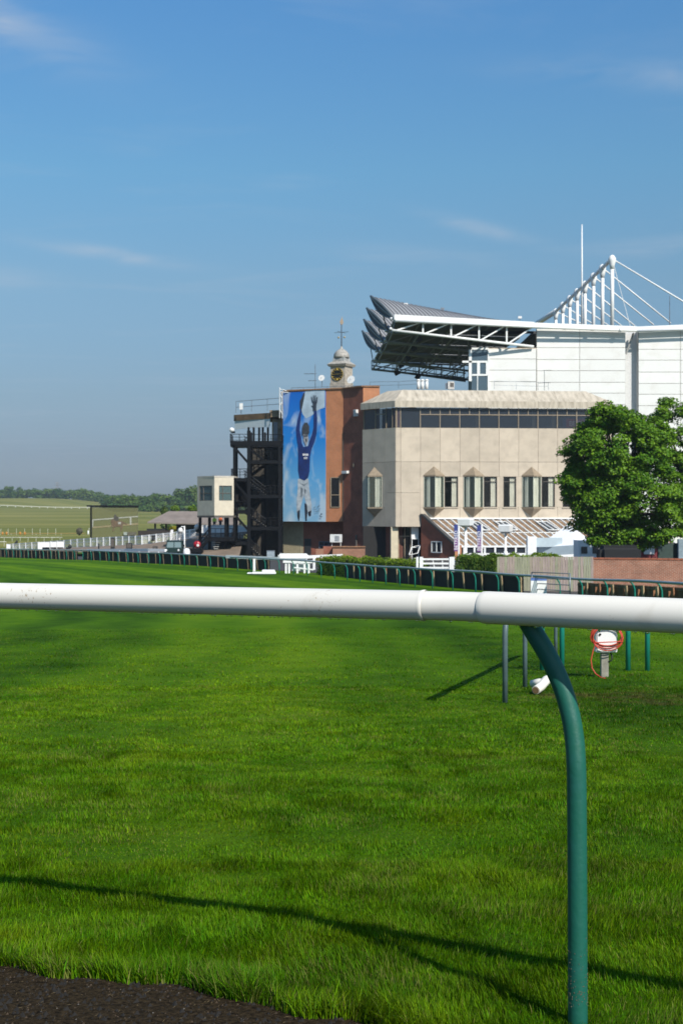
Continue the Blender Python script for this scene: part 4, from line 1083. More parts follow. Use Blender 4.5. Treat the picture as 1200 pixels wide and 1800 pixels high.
wf_ = q.build('window', white_frame, gh); MB().box(gw+gn*.03, (1.55, .02, 1.2), gm).build('pane', strip_glass, wf_)

# ------------------------------------------------------------------ brick tower with painted mural
D1, D2, D3 = 172., 174.9, 178.3
T1 = Vector((X(638, D1), D1, 0)); T2 = Vector((X(603, D2), D2, 0)); T3 = Vector((X(499, D3), D3, 0))
zt_t = Zp(683.5, D2); zov = Zp(917, D2)
tower = thing('brick_tower', Vector((T2.x, T2.y, GZ)), 'tall brick stair tower left of the concrete block, with a painted mural', 'building')
back = Vector((1.2, 9, 0))
def wallseg(a, b, z0, z1, m, name, thick=.35, parent=None):
    d_ = (b-a).normalized(); n_ = Vector((d_.y, -d_.x, 0))
    if n_.y > 0: n_ = -n_
    return MB().extrude([a+Vector((0, 0, z0)), b+Vector((0, 0, z0)), b+Vector((0, 0, z1)), a+Vector((0, 0, z1))], -n_*thick).build(name, m, parent or tower)
d32 = (T2-T3).normalized(); n32 = Vector((d32.y, -d32.x, 0)); n32 = n32 if n32.y < 0 else -n32
d21 = (T1-T2).normalized(); n21 = Vector((d21.y, -d21.x, 0)); n21 = n21 if n21.y < 0 else -n21
wallseg(T3, T2-d32*.0, zov, zt_t, bright_brick, 'wall')
wallseg(T2, T1, GZ, zt_t, shade_brick, 'wall', label if False else .35)
T0 = T1+Vector((2.0, .2, 0)); wallseg(T1, T0, GZ, zt_t, bright_brick, 'wall')
cap = mat('brick_capping', (.33, .17, .09), .85, var=.25, scale=3)
for a, b in ((T3, T2), (T2, T1), (T1, T0)):
    d_ = (b-a).normalized(); MB().box((a+b)/2+Vector((0, .1, zt_t+.07)), ((b-a).length, .5, .14), d_).build('coping', cap, tower)
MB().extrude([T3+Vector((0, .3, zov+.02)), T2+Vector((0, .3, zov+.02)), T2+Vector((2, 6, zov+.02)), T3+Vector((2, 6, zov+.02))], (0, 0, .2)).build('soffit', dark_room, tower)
wallseg(T3+Vector((0, .36, 0)), T3+Vector((1.5, 9, 0)), zov, zt_t, bright_brick, 'wall')
MB().extrude([T3+Vector((.4, .6, zt_t-.4)), T2+Vector((0, .6, zt_t-.4)), T0+Vector((0, .6, zt_t-.4)), T0+Vector((0, 9, zt_t-.4)), T3+Vector((1, 9, zt_t-.4))], (0, 0, .2)).build('roof', slate, tower)
# tall slit window in the brick beside the mural
def M_(px, py, out=0.):          # point on the mural wall seen at photo px, py
    k = (px-600)/F; t = (k*T3.y-T3.x)/((T2.x-T3.x)-k*(T2.y-T3.y)); p = T3+(T2-T3)*t
    return Vector((p.x, p.y, Zp(py, p.y)))+n32*out
q = MB(); cs = [M_(581.5, 839.5, .03), M_(597, 839.5, .03), M_(597, 891.5, .03), M_(581.5, 891.5, .03)]
for i in range(4): q.bar(cs[i], cs[(i+1) % 4], .1, .1)
q.bar(M_(581.5, 870, .03), M_(597, 870, .03), .1, .1)
sw = q.build('slit_window', bronze, tower)
MB().extrude([c-n32*.0 for c in cs], -n32*.02).build('pane', mat('black_glass', (.012, .012, .013), .08), sw)
# small fittings on the dark brick face
def T_(px, py, out=0.):
    k = (px-600)/F; t = (k*T2.y-T2.x)/((T1.x-T2.x)-k*(T1.y-T2.y)); p = T2+(T1-T2)*t
    return Vector((p.x, p.y, Zp(py, p.y)))+n21*out
c = T_(627, 726, .18); t_ = thing('wall_box', c, 'small white louvred box high on the dark brick face', 'vent box')
MB().box(c, (.5, .36, .8), d21).build('casing', galv_white, t_)
for k in range(5): MB().box(c+n21*.19+Vector((0, 0, -.28+.14*k)), (.4, .03, .05), d21).build('louvre', galv, t_)
c = T_(609, 830, .22); t_ = thing('floodlight', c, 'grey wall floodlight on the dark brick face near the slit window', 'light')
MB().box(c, (.95, .4, .32), d21).build('housing', galv_white, t_); MB().box(c-Vector((0, 0, .18)), (.7, .3, .05), d21).build('lens', mat('lamp_lens', (.5, .5, .48), .2), t_)
c = T_(622, 818, .06); t_ = thing('wall_plate', c, 'small dark wall plate between two fittings on the dark brick', 'wall plate'); MB().box(c, (.2, .12, .55), d21).build('plate', dark_frame, t_); MB().box(c+n21*.07, (.1, .04, .4), d21).build('cover', bronze, t_)
MB().tube([T_(603.6, 760, .06), T_(603.6, 915, .06)], .04, 6).build('drain_pipe', dark_frame, tower)
MB().tube([T_(627, 940, .1), T_(627, 975, .1)], .12, 8).build('soil_pipe', dark_frame, tower)
# ground floor under the overhang
U3, U2 = T3+Vector((-.2, 2.2, 0)), T2+Vector((.3, 2.4, 0))
um = U3+(U2-U3)*.33
beige_wall = mat('beige_ribbed_wall', (.36, .31, .20), .85, var=.12, scale=2)
w_ = wallseg(U3, um, GZ, zov+.1, beige_wall, 'wall')
q = MB(); du = (um-U3).normalized()
for k in range(9): q.box(U3+du*(.15+k*.28)+Vector((0, -.05, (GZ+zov)/2)), (.05, .05, zov-GZ), du)
q.build('wall_rib', beige_wall, tower)
wallseg(um, U2+Vector((1.6, 0, 0)), GZ, zov+.1, shade_brick, 'wall')
q = MB(); wc = um+(U2-um)*.5; wc.z = GZ+1.35
for s in (-.7, 0, .7): q.box(wc+du*s+Vector((0, -.06, 0)), (.07, .08, 1.1), du)
for z in (-.5, 0, .5): q.box(wc+Vector((0, -.06, z)), (1.45, .08, .07), du)
wf_ = q.build('window', mat('blue_grey_frame', (.12, .15, .2), .6), tower); MB().box(wc+Vector((0, -.03, 0)), (1.4, .02, 1.0), du).build('pane', strip_glass, wf_)
MB().box(um+du*.6+Vector((0, -.05, GZ+1.1)), (.9, .08, 2.2), du).build('door', mat('dark_door', (.03, .032, .035), .5), tower)

# ------------------------------------------------------------------ the mural: generic rider with raised arms against a painted sky
mm, mt, mbs = principled('painted_sky', (.1, .3, .6), .55, spec=.3)
co = N(mt, 'ShaderNodeTexCoord'); mpn = N(mt, 'ShaderNodeMapping'); mpn.inputs['Scale'].default_value = (1, .55, 1); mpn.inputs['Rotation'].default_value = (0, 0, R(28)); mt.links.new(co.outputs['UV'], mpn.inputs[0])
nz = N(mt, 'ShaderNodeTexNoise'); nz.inputs['Scale'].default_value = .42; nz.inputs['Detail'].default_value = 6; nz.inputs['Distortion'].default_value = .8; mt.links.new(mpn.outputs[0], nz.inputs['Vector'])
su_ = N(mt, 'ShaderNodeSeparateXYZ'); mt.links.new(co.outputs['UV'], su_.inputs[0])
hr = N(mt, 'ShaderNodeMapRange'); hr.inputs[1].default_value = zov; hr.inputs[2].default_value = zt_t; mt.links.new(su_.outputs['Y'], hr.inputs[0])
gr = N(mt, 'ShaderNodeValToRGB'); ge = gr.color_ramp.elements; ge[0].position = 0; ge[0].color = (.20, .38, .53, 1); ge[1].position = 1; ge[1].color = (.005, .105, .45, 1)
ge.new(.33).color = (.09, .31, .57, 1); ge.new(.62).color = (.014, .19, .53, 1); mt.links.new(hr.outputs[0], gr.inputs[0])
cl_ = N(mt, 'ShaderNodeMapRange'); cl_.inputs[1].default_value = .49; cl_.inputs[2].default_value = .66; cl_.inputs[4].default_value = .8; mt.links.new(nz.outputs['Fac'], cl_.inputs[0])
mxm = N(mt, 'ShaderNodeMix', data_type='RGBA'); mxm.inputs[7].default_value = (.42, .52, .60, 1); mt.links.new(cl_.outputs[0], mxm.inputs[0]); mt.links.new(gr.outputs[0], mxm.inputs[6]); mt.links.new(mxm.outputs[2], mbs.inputs['Base Color'])
mc_ = [M_(497.6, 690, .04), M_(572.5, 686.5, .04), M_(572.5, 917, .04), M_(497.6, 916.5, .04)]
mural = thing('mural', mc_[3], 'tall painted mural of a leaping rider in blue silks with both arms raised', 'mural')
MB().extrude(mc_, -n32*.06).build('panel', mm, mural)
lay_ = [0]
def shape(pxs, name, m):
    lay_[0] += 1; o = .05+.004*lay_[0]
    poly = [M_(a, b, o) for a, b in pxs]
    bm = MB(); bm.extrude(poly, -n32*.003); return bm.build(name, m, mural)
pale_cloud = mat('painted_cloud', (.42, .53, .62), .6, var=.18, scale=.7)
jblue = mat('painted_silks', (.008, .032, .17), .6, var=.3, scale=.8, dark=(.004, .012, .07)); skin_p = mat('painted_face', (.42, .43, .44), .6, var=.3, scale=2, dark=(.12, .12, .13)); dkp = mat('painted_dark', (.018, .022, .035), .6, var=.2)
grey_p = mat('painted_glove', (.035, .045, .065), .6); brch = mat('painted_breeches', (.50, .55, .58), .6, var=.35, scale=1.3, dark=(.20, .24, .28)); helm = mat('painted_helmet', (.06, .065, .075), .6, var=.4, scale=2)
# photo-crop coordinates: x = 480+u/6.925, y = 670+v/6.923
cc = lambda L: [(480+u/6.925, 670+v/6.923) for u, v in L]
shape(cc([(395, 120), (632, 100), (630, 320), (560, 345), (470, 420), (400, 455), (360, 400), (345, 350)]), 'cloud', pale_cloud)
shape(cc([(305, 1190), (432, 1190), (440, 1300), (470, 1500), (470, 1600), (425, 1600), (400, 1480), (378, 1390), (350, 1480), (325, 1600), (290, 1600), (290, 1450), (302, 1310)]), 'breeches', brch)
shape(cc([(300, 1585), (328, 1565), (328, 1640), (320, 1698), (308, 1698), (296, 1630)]), 'boot', dkp)
shape(cc([(385, 1480), (412, 1500), (420, 1590), (412, 1700), (396, 1700), (388, 1600)]), 'boot', dkp)
shape(cc([(425, 1595), (468, 1570), (462, 1640), (440, 1645)]), 'boot', dkp)
for L in ([(325, 1235), (378, 1262), (428, 1232), (378, 1276)], [(338, 1290), (366, 1310), (350, 1420), (342, 1400)], [(384, 1300), (404, 1330), (398, 1380), (386, 1350)]): shape(cc(L), 'fold', mat('painted_fold', (.14, .17, .20), .6))
shape(cc([(303, 700), (345, 735), (372, 800), (425, 790), (455, 720), (478, 800), (452, 920), (447, 1100), (428, 1175), (385, 1210), (325, 1180), (308, 1080), (310, 930)]), 'jersey', jblue)
shape(cc([(338, 345), (352, 350), (338, 480), (325, 590), (345, 690), (352, 745), (300, 760), (290, 680), (283, 590), (300, 480), (322, 390)]), 'sleeve', jblue)
shape(cc([(500, 355), (532, 352), (541, 450), (532, 640), (508, 740), (470, 830), (440, 745), (480, 640), (498, 560), (498, 450)]), 'sleeve', jblue)
shape(cc([(383, 135), (390, 160), (376, 235), (352, 345), (332, 340), (330, 240), (352, 200), (372, 150)]), 'hand', grey_p)
shape(cc([(488, 365), (488, 325), (468, 305), (472, 296), (490, 305), (484, 255), (538, 255), (530, 310), (530, 365)]), 'hand', grey_p)
for u, v, w in ((484, 190, 470), (500, 172, 497), (517, 172, 520), (534, 190, 541)): shape(cc([(u-6, 262), (w-4, v), (w+5, v), (u+7, 262)]), 'finger', grey_p)
shape(cc([(370, 640), (432, 640), (436, 720), (405, 790), (376, 720)]), 'face', skin_p)
shape(cc([(398, 700), (416, 705), (412, 745), (400, 740)]), 'mouth', dkp)
shape(cc([(376, 660), (428, 660), (428, 675), (376, 675)]), 'brow', dkp)
shape(cc([(358, 668), (360, 560), (385, 505), (420, 505), (446, 550), (446, 630), (430, 655), (372, 650)]), 'helmet', helm)
for k, (u0, u1) in enumerate(((366, 428), (382, 420))):
    u = u0
    while u < u1:
        w = random.uniform(4, 9); v = 882+40*k; shape(cc([(u, v), (u+w, v+2), (u+w, v+26), (u, v+25)]), 'chest_mark', wl); u += w+random.uniform(3, 5)
sgn = mat('painted_signature', (.06, .09, .14), .6)
for L in ([(500, 1540), (520, 1527), (522, 1532), (506, 1546)], [(508, 1562), (530, 1556), (530, 1561), (510, 1568)], [(545, 1530), (575, 1506), (577, 1511), (549, 1537)], [(555, 1556), (585, 1548), (585, 1553), (557, 1562)], [(520, 1585), (575, 1573), (575, 1578), (522, 1591)], [(584, 1612), (602, 1606), (604, 1626), (588, 1630)], [(584, 1648), (605, 1643), (605, 1655), (584, 1659)]): shape(cc(L), 'signature', sgn)

# ------------------------------------------------------------------ clock turret on the tower
CD = 178.5
cb_ = P(600, 684, CD); s_ = CD/F
rt = R(-28)
cx = Vector((math.cos(rt), math.sin(rt), 0)); cy = Vector((-math.sin(rt), math.cos(rt), 0))
stone = mat('turret_stone', (.48, .42, .34), .85, var=.25, scale=3); lead = mat('dome_lead', (.44, .41, .36), .7, var=.3, scale=3)
turret = thing('clock_turret', cb_, 'square clock turret with a small dome and weathervane on the brick tower', 'clock turret')
zz = lambda py: Zp(py, CD)
def sq(z0, z1, w0, w1=None, name='stage', m=stone):
    w1 = w1 or w0; return MB().lathe(Vector((cb_.x, cb_.y, 0)), [(w0*.7071, z0), (w1*.7071, z1)], 4, ang0=R(45), ref=cx).build(name, m, turret)
W_ = 2.05
sq(zz(688), zz(674), W_*1.05, W_*1.05, 'plinth'); sq(zz(674), zz(645), W_, W_, 'stage')
sq(zz(645), zz(641), W_*1.18, W_*1.32, 'cornice'); sq(zz(641), zz(636), W_*1.30, W_*.86, 'skirt_roof', lead); sq(zz(636), zz(628.5), W_*.80, W_*.74, 'lantern', mat('lantern_panel', (.40, .40, .38), .7, var=.3))
MB().lathe(Vector((cb_.x, cb_.y, 0)), [(.98, zz(629)), (1.0, zz(627)), (.93, zz(622)), (.66, zz(617)), (.30, zz(614)), (.14, zz(612)), (.10, zz(609))], 12).build('dome', lead, turret, True)
gold = mat('gilding', (.75, .50, .08), .35, metal=.5, var=.1); black_face = mat('clock_black', (.012, .013, .014), .4)
for ax_, sg in ((cy, -1), (cx, -1)):
    nrm = ax_*sg; right = Vector((0, 0, 1)).cross(nrm)*1.0
    c = Vector((cb_.x, cb_.y, zz(659)))+nrm*(W_/2+.03)
    face = MB().lathe(c, [(.80, 0), (.80, .05)], 24, axis=nrm).build('clock_face', black_face, turret)
    q = MB()
    for k in range(12):
        a = k*math.pi/6; dr = right*math.sin(a)+Vector((0, 0, math.cos(a))); q.bar(c+nrm*.075+dr*.50, c+nrm*.075+dr*.72, .12 if k % 3 else .17, .03)
    q.tube([c+nrm*.07+(right*math.cos(t*math.pi/16)+Vector((0, 0, math.sin(t*math.pi/16))))*.77 for t in range(33)], .025, 4); q.build('numerals', gold, face)
    for a, l, w in ((R(-90), .62, .06), (R(85), .42, .08)):
        dr = right*math.sin(a)+Vector((0, 0, math.cos(a))); MB().bar(c+nrm*.09-dr*.1, c+nrm*.09+dr*l, w, .025).build('hand', gold, face)
vane_m = mat('vane_iron', (.08, .10, .13), .5); top = Vector((cb_.x, cb_.y, 0))
MB().tube([top+Vector((0, 0, zz(611))), top+Vector((0, 0, zz(570)))], [.09, .05], 6).build('vane_pole', vane_m, turret)
for d_ in (cx, cy):
    MB().bar(top+Vector((0, 0, zz(584)))-d_*1.0, top+Vector((0, 0, zz(584)))+d_*1.0, .05).build('vane_arm', vane_m, turret)
for s in (-1, 1):
    MB().lathe(top+cx*s*.42+Vector((0, 0, zz(593))), [(.02, -.14), (.14, -.06), (.14, .06), (.02, .14)], 8).build('gilt_ball', mat('dull_gilt', (.45, .38, .25), .4, metal=.3), turret, True)
q = MB().extrude([top+Vector((dx, 0, zz(py))) for dx, py in ((-.10, 571), (-.22, 566), (.02, 559), (.06, 556), (.14, 560), (.26, 567), (.10, 571))], (0, .06, 0)); q.build('vane_bird', mat('vane_bronze', (.38, .30, .22), .5), turret)
# dishes, TV aerial and railings on the tower roof
def dish(px, py, d, r_, label, tilt):
    c = P(px, py, d); t_ = thing('satellite_dish', c, label, 'satellite dish', 'dishes on the tower roof')
    ax_ = Vector(tilt).normalized(); MB().lathe(c, [(r_, .16), (r_*.8, .07), (r_*.5, .02), (.02, 0), (.02, -.03), (r_*.5, -.01), (r_*.8, .05), (r_*1.01, .15)], 16, axis=ax_).build('reflector', galv_white, t_, True)
    MB().tube([c-ax_*.05, c+ax_*r_*.9], .025, 5).build('feed_arm', galv, t_); MB().tube([c-ax_*.05, c+Vector((0, .2, -1.1))], .045, 5).build('stand', galv, t_)
dish(565.5, 665, 179, .40, 'small white satellite dish left of the clock turret', (-.3, -.9, .25))
dish(617.5, 668, 175.5, .52, 'larger white satellite dish right of the clock turret', (-.45, -.85, .3))
b0 = P(554, 690, 180); t_ = thing('aerial', b0, 'thin television aerial left of the clock turret', 'aerial')
MB().tube([b0, b0+Vector((0, 0, 3.6))], .04, 5).build('mast', galv, t_)
for py, w in ((657, 1.4), (669, .9)): z = Zp(py, 180); MB().tube([Vector((b0.x-w, 180, z-.02)), Vector((b0.x+.15, 180, z+.02))], .035, 5).build('boom', thin_dark, t_)
for k in range(6): x_ = b0.x-1.3+.24*k; MB().tube([Vector((x_, 179.7, Zp(657, 180))), Vector((x_, 180.3, Zp(657, 180)))], .02, 4).build('element', thin_dark, t_)
railing([P(512, 687, 178.6)+Vector((0, .6, 0)), P(575, 685, 176)+Vector((0, .6, 0)), P(604, 684, 175)+Vector((0, .5, 0)), P(650, 683, 172.5)+Vector((0, .6, 0))], .42, 'roof_railing', 'low thin railing round the top of the brick tower', galv, r=.03, mids=0, gap=1.6)
# air-conditioner box on the brick enclosure in front
eb = G(600, 150.); enc_d = 152.
root = thing('brick_enclosure', G(600, enc_d), 'low brick enclosure behind the clipped hedge', 'wall')
eb_m = brick_mat('enclosure_brick', (.36, .16, .09), (.29, .12, .07), (.30, .2, .14), stain=.3)
def fb(pa, pb, pyt, d, m, name, th=1.4): 
    g_ = zgf(X(pa, d), d)-.1; return MB().box(((X(pa, d)+X(pb, d))/2, d+th/2, (Zp(pyt, d)+g_)/2), (X(pb, d)-X(pa, d), th, Zp(pyt, d)-g_)).build(name, m, root)
fb(584.5, 641.5, 961.5, enc_d, eb_m, 'wall', 3.0); fb(568, 584, 960.5, enc_d+1.2, shade_brick, 'wall', 1.5); fb(555, 568.5, 965, enc_d-.1, eb_m, 'pier', .9)
for pa, pb in ((584, 610), (610.5, 642)): MB().box(((X(pa, enc_d)+X(pb, enc_d))/2, enc_d+.1, Zp(961, enc_d)), (X(pb, enc_d)-X(pa, enc_d), .5, .12)).build('coping', cap, root)
c = P(590.5, 960, enc_d+1.5); t_ = thing('cooling_unit', c, 'white louvred cooling unit standing on the low brick enclosure', 'cooling unit')
MB().box(c+Vector((0, 0, .85)), (1.15, .8, .85), (1, -.25, 0)).build('casing', galv_white, t_)
ff = Vector((-.24, -.97, 0)); 
for k in range(6): MB().box(c+ff*.415+Vector((.2, -.05, .58+.1*k)), (.5, .03, .04), (1, -.25, 0)).build('louvre', galv, t_)
for sx in (-.45, .5): MB().box(c+Vector((sx, 0, .22)), (.06, .06, .5)).build('leg', galv_white, t_)

# ------------------------------------------------------------------ white grandstand behind
clad = [mat('white_cladding_%d' % i, (k*.74, k*.73, k*.695), .5, scale=.5, dark=(.63*k, .60*k, .55*k), thr=(.5, .9)) for i, k in enumerate((1., .975, 1.02))]
white_steel = mat('white_steel', (.80, .80, .78), .45, var=.05)
grey_steel = mat('grey_steel', (.12, .14, .145), .55, var=.15)
mid_steel = mat('pale_steel', (.30, .295, .27), .55, var=.15)
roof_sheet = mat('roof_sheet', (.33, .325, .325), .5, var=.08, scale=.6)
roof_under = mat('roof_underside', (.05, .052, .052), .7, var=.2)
joint_m = mat('cladding_joint', (.44, .40, .34), .8)
gs = thing('grandstand', Vector((X(1000, 215), 215, -4.6)), 'large white clad grandstand with cantilevered curved roof blades and cable masts', 'building')
GD = 214.
def Q(px, py, d=GD): return P(px, py, d)
def clad_wall(px0, px1, pyt, pyb, d0, d1, rows, cols, nm='panel'):
    """frontal wall split in separate cladding panels; rows and cols are photo pixel cuts"""
    xs = [px0]+cols+[px1]; yr = [pyt]+rows+[pyb]
    A = Vector((X(px0, d0), d0, 0)); B = Vector((X(px1, d1), d1, 0)); d_ = (B-A).normalized(); n_ = Vector((d_.y, -d_.x, 0)); n_ = n_ if n_.y < 0 else -n_
    def pt(px, py):
        k = (px-600)/F; t = (k*A.y-A.x)/((B.x-A.x)-k*(B.y-A.y)); p = A+(B-A)*t
        return Vector((p.x, p.y, Zp(py, GD)))
    for i in range(len(xs)-1):
        for j in range(len(yr)-1):
            g_ = .035
            a, b, c, e = pt(xs[i], yr[j+1]), pt(xs[i+1], yr[j+1]), pt(xs[i+1], yr[j]), pt(xs[i], yr[j])
            a += d_*g_+Vector((0, 0, g_)); b += -d_*g_+Vector((0, 0, g_)); c += -d_*g_-Vector((0, 0, g_)); e += d_*g_-Vector((0, 0, g_))
            MB().extrude([a, b, c, e], -n_*.12).build(nm, random.choice(clad), gs)
    q = [pt(px0, pyb)-n_*.10, pt(px1, pyb)-n_*.10, pt(px1, pyt)-n_*.10, pt(px0, pyt)-n_*.10]
    MB().extrude(q, -n_*.3).build('backing', joint_m, gs)
rowsM = [611, 632, 651.5, 672, 691, 711, 731, 751]
clad_wall(942.5, 1098.5, 578, 980, 214, 214, rowsM+[790, 840, 900], [1018])
clad_wall(1121, 1330, 580, 980, 214, 214, [614, 633, 654, 674, 693, 713, 733, 753, 800, 860], [1195, 1270])
clad_wall(857, 942, 614, 980, 213.2, 213.2, [632, 651.5, 671.5, 691, 711, 740, 800, 900], [])
# recess between the two walls
pgrey = mat('recess_shade_grey', (.62, .615, .60), .6, var=.08)  # shade of the recess put into a greyer white
a, b = Q(1098.5, 0).x, Q(1121, 0).x
zt0, zb0 = Zp(580, GD), Zp(980, GD)
MB().box(((a+b)/2, GD+1.4, (zt0+zb0)/2), (b-a, .2, zt0-zb0)).build('recess_wall', pgrey, gs)
MB().box((a-.1, GD+.8, (zt0+zb0)/2), (.2, 1.4, zt0-zb0)).build('recess_wall', clad[1], gs); MB().box((b+.1, GD+.8, (zt0+zb0)/2), (.2, 1.4, zt0-zb0)).build('recess_wall', clad[1], gs)
MB().bar(Q(1100, 622)+Vector((0, .2, 0)), Q(1113, 585)+Vector((0, .2, 0)), .25, .25).build('brace', mid_steel, gs)
# body of the stand behind (roof deck, far sides)
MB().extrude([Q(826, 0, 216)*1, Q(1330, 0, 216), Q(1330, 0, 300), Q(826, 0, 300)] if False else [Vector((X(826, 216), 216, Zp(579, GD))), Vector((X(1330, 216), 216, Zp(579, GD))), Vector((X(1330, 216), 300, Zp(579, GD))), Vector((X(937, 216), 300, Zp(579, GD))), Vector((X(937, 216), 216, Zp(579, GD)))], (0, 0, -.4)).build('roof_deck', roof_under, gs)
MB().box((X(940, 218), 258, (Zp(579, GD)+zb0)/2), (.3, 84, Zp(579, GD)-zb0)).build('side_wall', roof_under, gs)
# glazed stair end of the lower block
sg_ = glass_mat('stair_glass', (.10, .15, .19), .35)
for px0, px1, py0, py1 in ((828.5, 856, 615, 633.5), (828.5, 838, 638, 657), (843, 853.5, 638, 657), (828.5, 838, 661, 700), (839.5, 856.5, 661, 700)):
    MB().extrude([Q(px0, py1, 213), Q(px1, py1, 213), Q(px1, py0, 213), Q(px0, py0, 213)], (0, .04, 0)).build('pane', sg_, gs)
q = MB()
for px0, px1, py0, py1 in ((823.5, 828.5, 611, 670), (856.6, 858.5, 611, 702), (823.5, 857, 611, 614.6), (812, 857, 634, 637.5), (828, 857, 657.4, 660.6), (838, 843, 637.5, 657.4), (853.5, 856.6, 637.5, 657.4), (838, 839.4, 660.6, 700)):
    q.extrude([Q(px0, py1, 212.9), Q(px1, py1, 212.9), Q(px1, py0, 212.9), Q(px0, py0, 212.9)], (0, .3, 0))
q.build('stair_frame', white_steel, gs)
MB().box((X(842, 213), 216, (Zp(614, 213)+Zp(760, 213))/2), (2.4, 4.5, Zp(614, 213)-Zp(760, 213))).build('stair_core', mat('blue_grey_inside', (.18, .22, .25), .8), gs)
MB().box((X(900, 213), 215.2, Zp(612.5, 213.2)), (X(942, 213)-X(857, 213)+.2, 3.6, .22)).build('parapet', mat('rusty_trim', (.60, .52, .42), .8, var=.3, scale=1.5), gs)
# white eaves beam: runs from the tip of the roof to the stand, then along the wall
dT = 208.
def T_at(px, py, d): return P(px, py, d)
ed = MB(); ed.bar(P(692, 557.5, dT-.7), P(937, 570.5, 212.3), .4, .75); ed.bar(P(937, 570.5, 212.8), P(1118, 577, 213), .4, .55); ed.bar(P(1118, 577.5, 213), P(1330, 568.5, 213), .4, .55); ed.build('eaves_beam', white_steel, gs)
ed = MB(); ed.tube([P(694, 563.5, dT-.8), P(937, 574.5, 212.2), P(1118, 581, 212.6)], .22, 8)
for px in range(746, 1118, 49):
    py = 563.5+(px-694)*(17.5/424); dd = dT-.3+(px-694)*(4.8/243) if px < 937 else 212.6; ed.tube([P(px-2.5, py, dd), P(px+2.5, py+.2, dd)], .32, 8)
ed.build('gutter', white_steel, gs, True)
MB().tube([P(1118, 582, 212.6), P(1330, 574, 212.6)], .2, 8).build('gutter', white_steel, gs, True)

# cantilever roof: five trusses, four lens-shaped blades between them
nb = 5
depth = [208., 222., 236., 250., 265.]
tipx = [692., 682.5, 673.5, 664.5, 655.5]
tipz = Zp(557, dT)-.6
class Tr: pass
trs = []
for i, d in enumerate(depth):
    t = Tr(); t.d = d
    t.tip = Vector((X(tipx[i], d), d, tipz)); t.root = Vector((X(937, 212.8)+(-1.0*i*.35), d+4.8, Zp(570.5, 212.8)-.3))
    t.btip = t.tip+Vector((0, 0, -1.35)); t.broot = t.root+Vector((0, 0, -3.0)); trs.append(t)
def truss(t, m, m2, name):
    o = MB()
    q = MB(); q.tube([t.tip, t.root], .17, 8); top_ = q.build(name, m, gs, True)
    MB().tube([t.btip+Vector((-.3, 0, .0)), t.broot], .20, 8).build('chord', m, top_, True)
    q = MB(); n = 5
    for k in range(n+1):
        s = (k+.02)/n; a, b = t.tip.lerp(t.root, min(s, 1)), t.btip.lerp(t.broot, min(s, 1))
        if 0 < k < n: q.bar(a, b, .24)
        if k < n:
            b2 = t.btip.lerp(t.broot, s+.01); a2 = t.tip.lerp(t.root, min((k+1)/n, 1)); q.bar(b2, a2, .2)
    q.build('web', m2, top_)
    return top_
for i, t in enumerate(trs): truss(t, white_steel if i == 0 else (mid_steel if i < 4 else grey_steel), white_steel if i == 0 else mid_steel, 'truss')  # rear trusses get darker steel, painting in the shade under the roof
MB().bar(trs[0].tip+Vector((.2, .05, 0)), trs[0].btip+Vector((-.3, .05, 0)), .25).build('tip_plate', grey_steel, gs)
lampm = mat('white_lamp_body', (.8, .8, .8), .3)
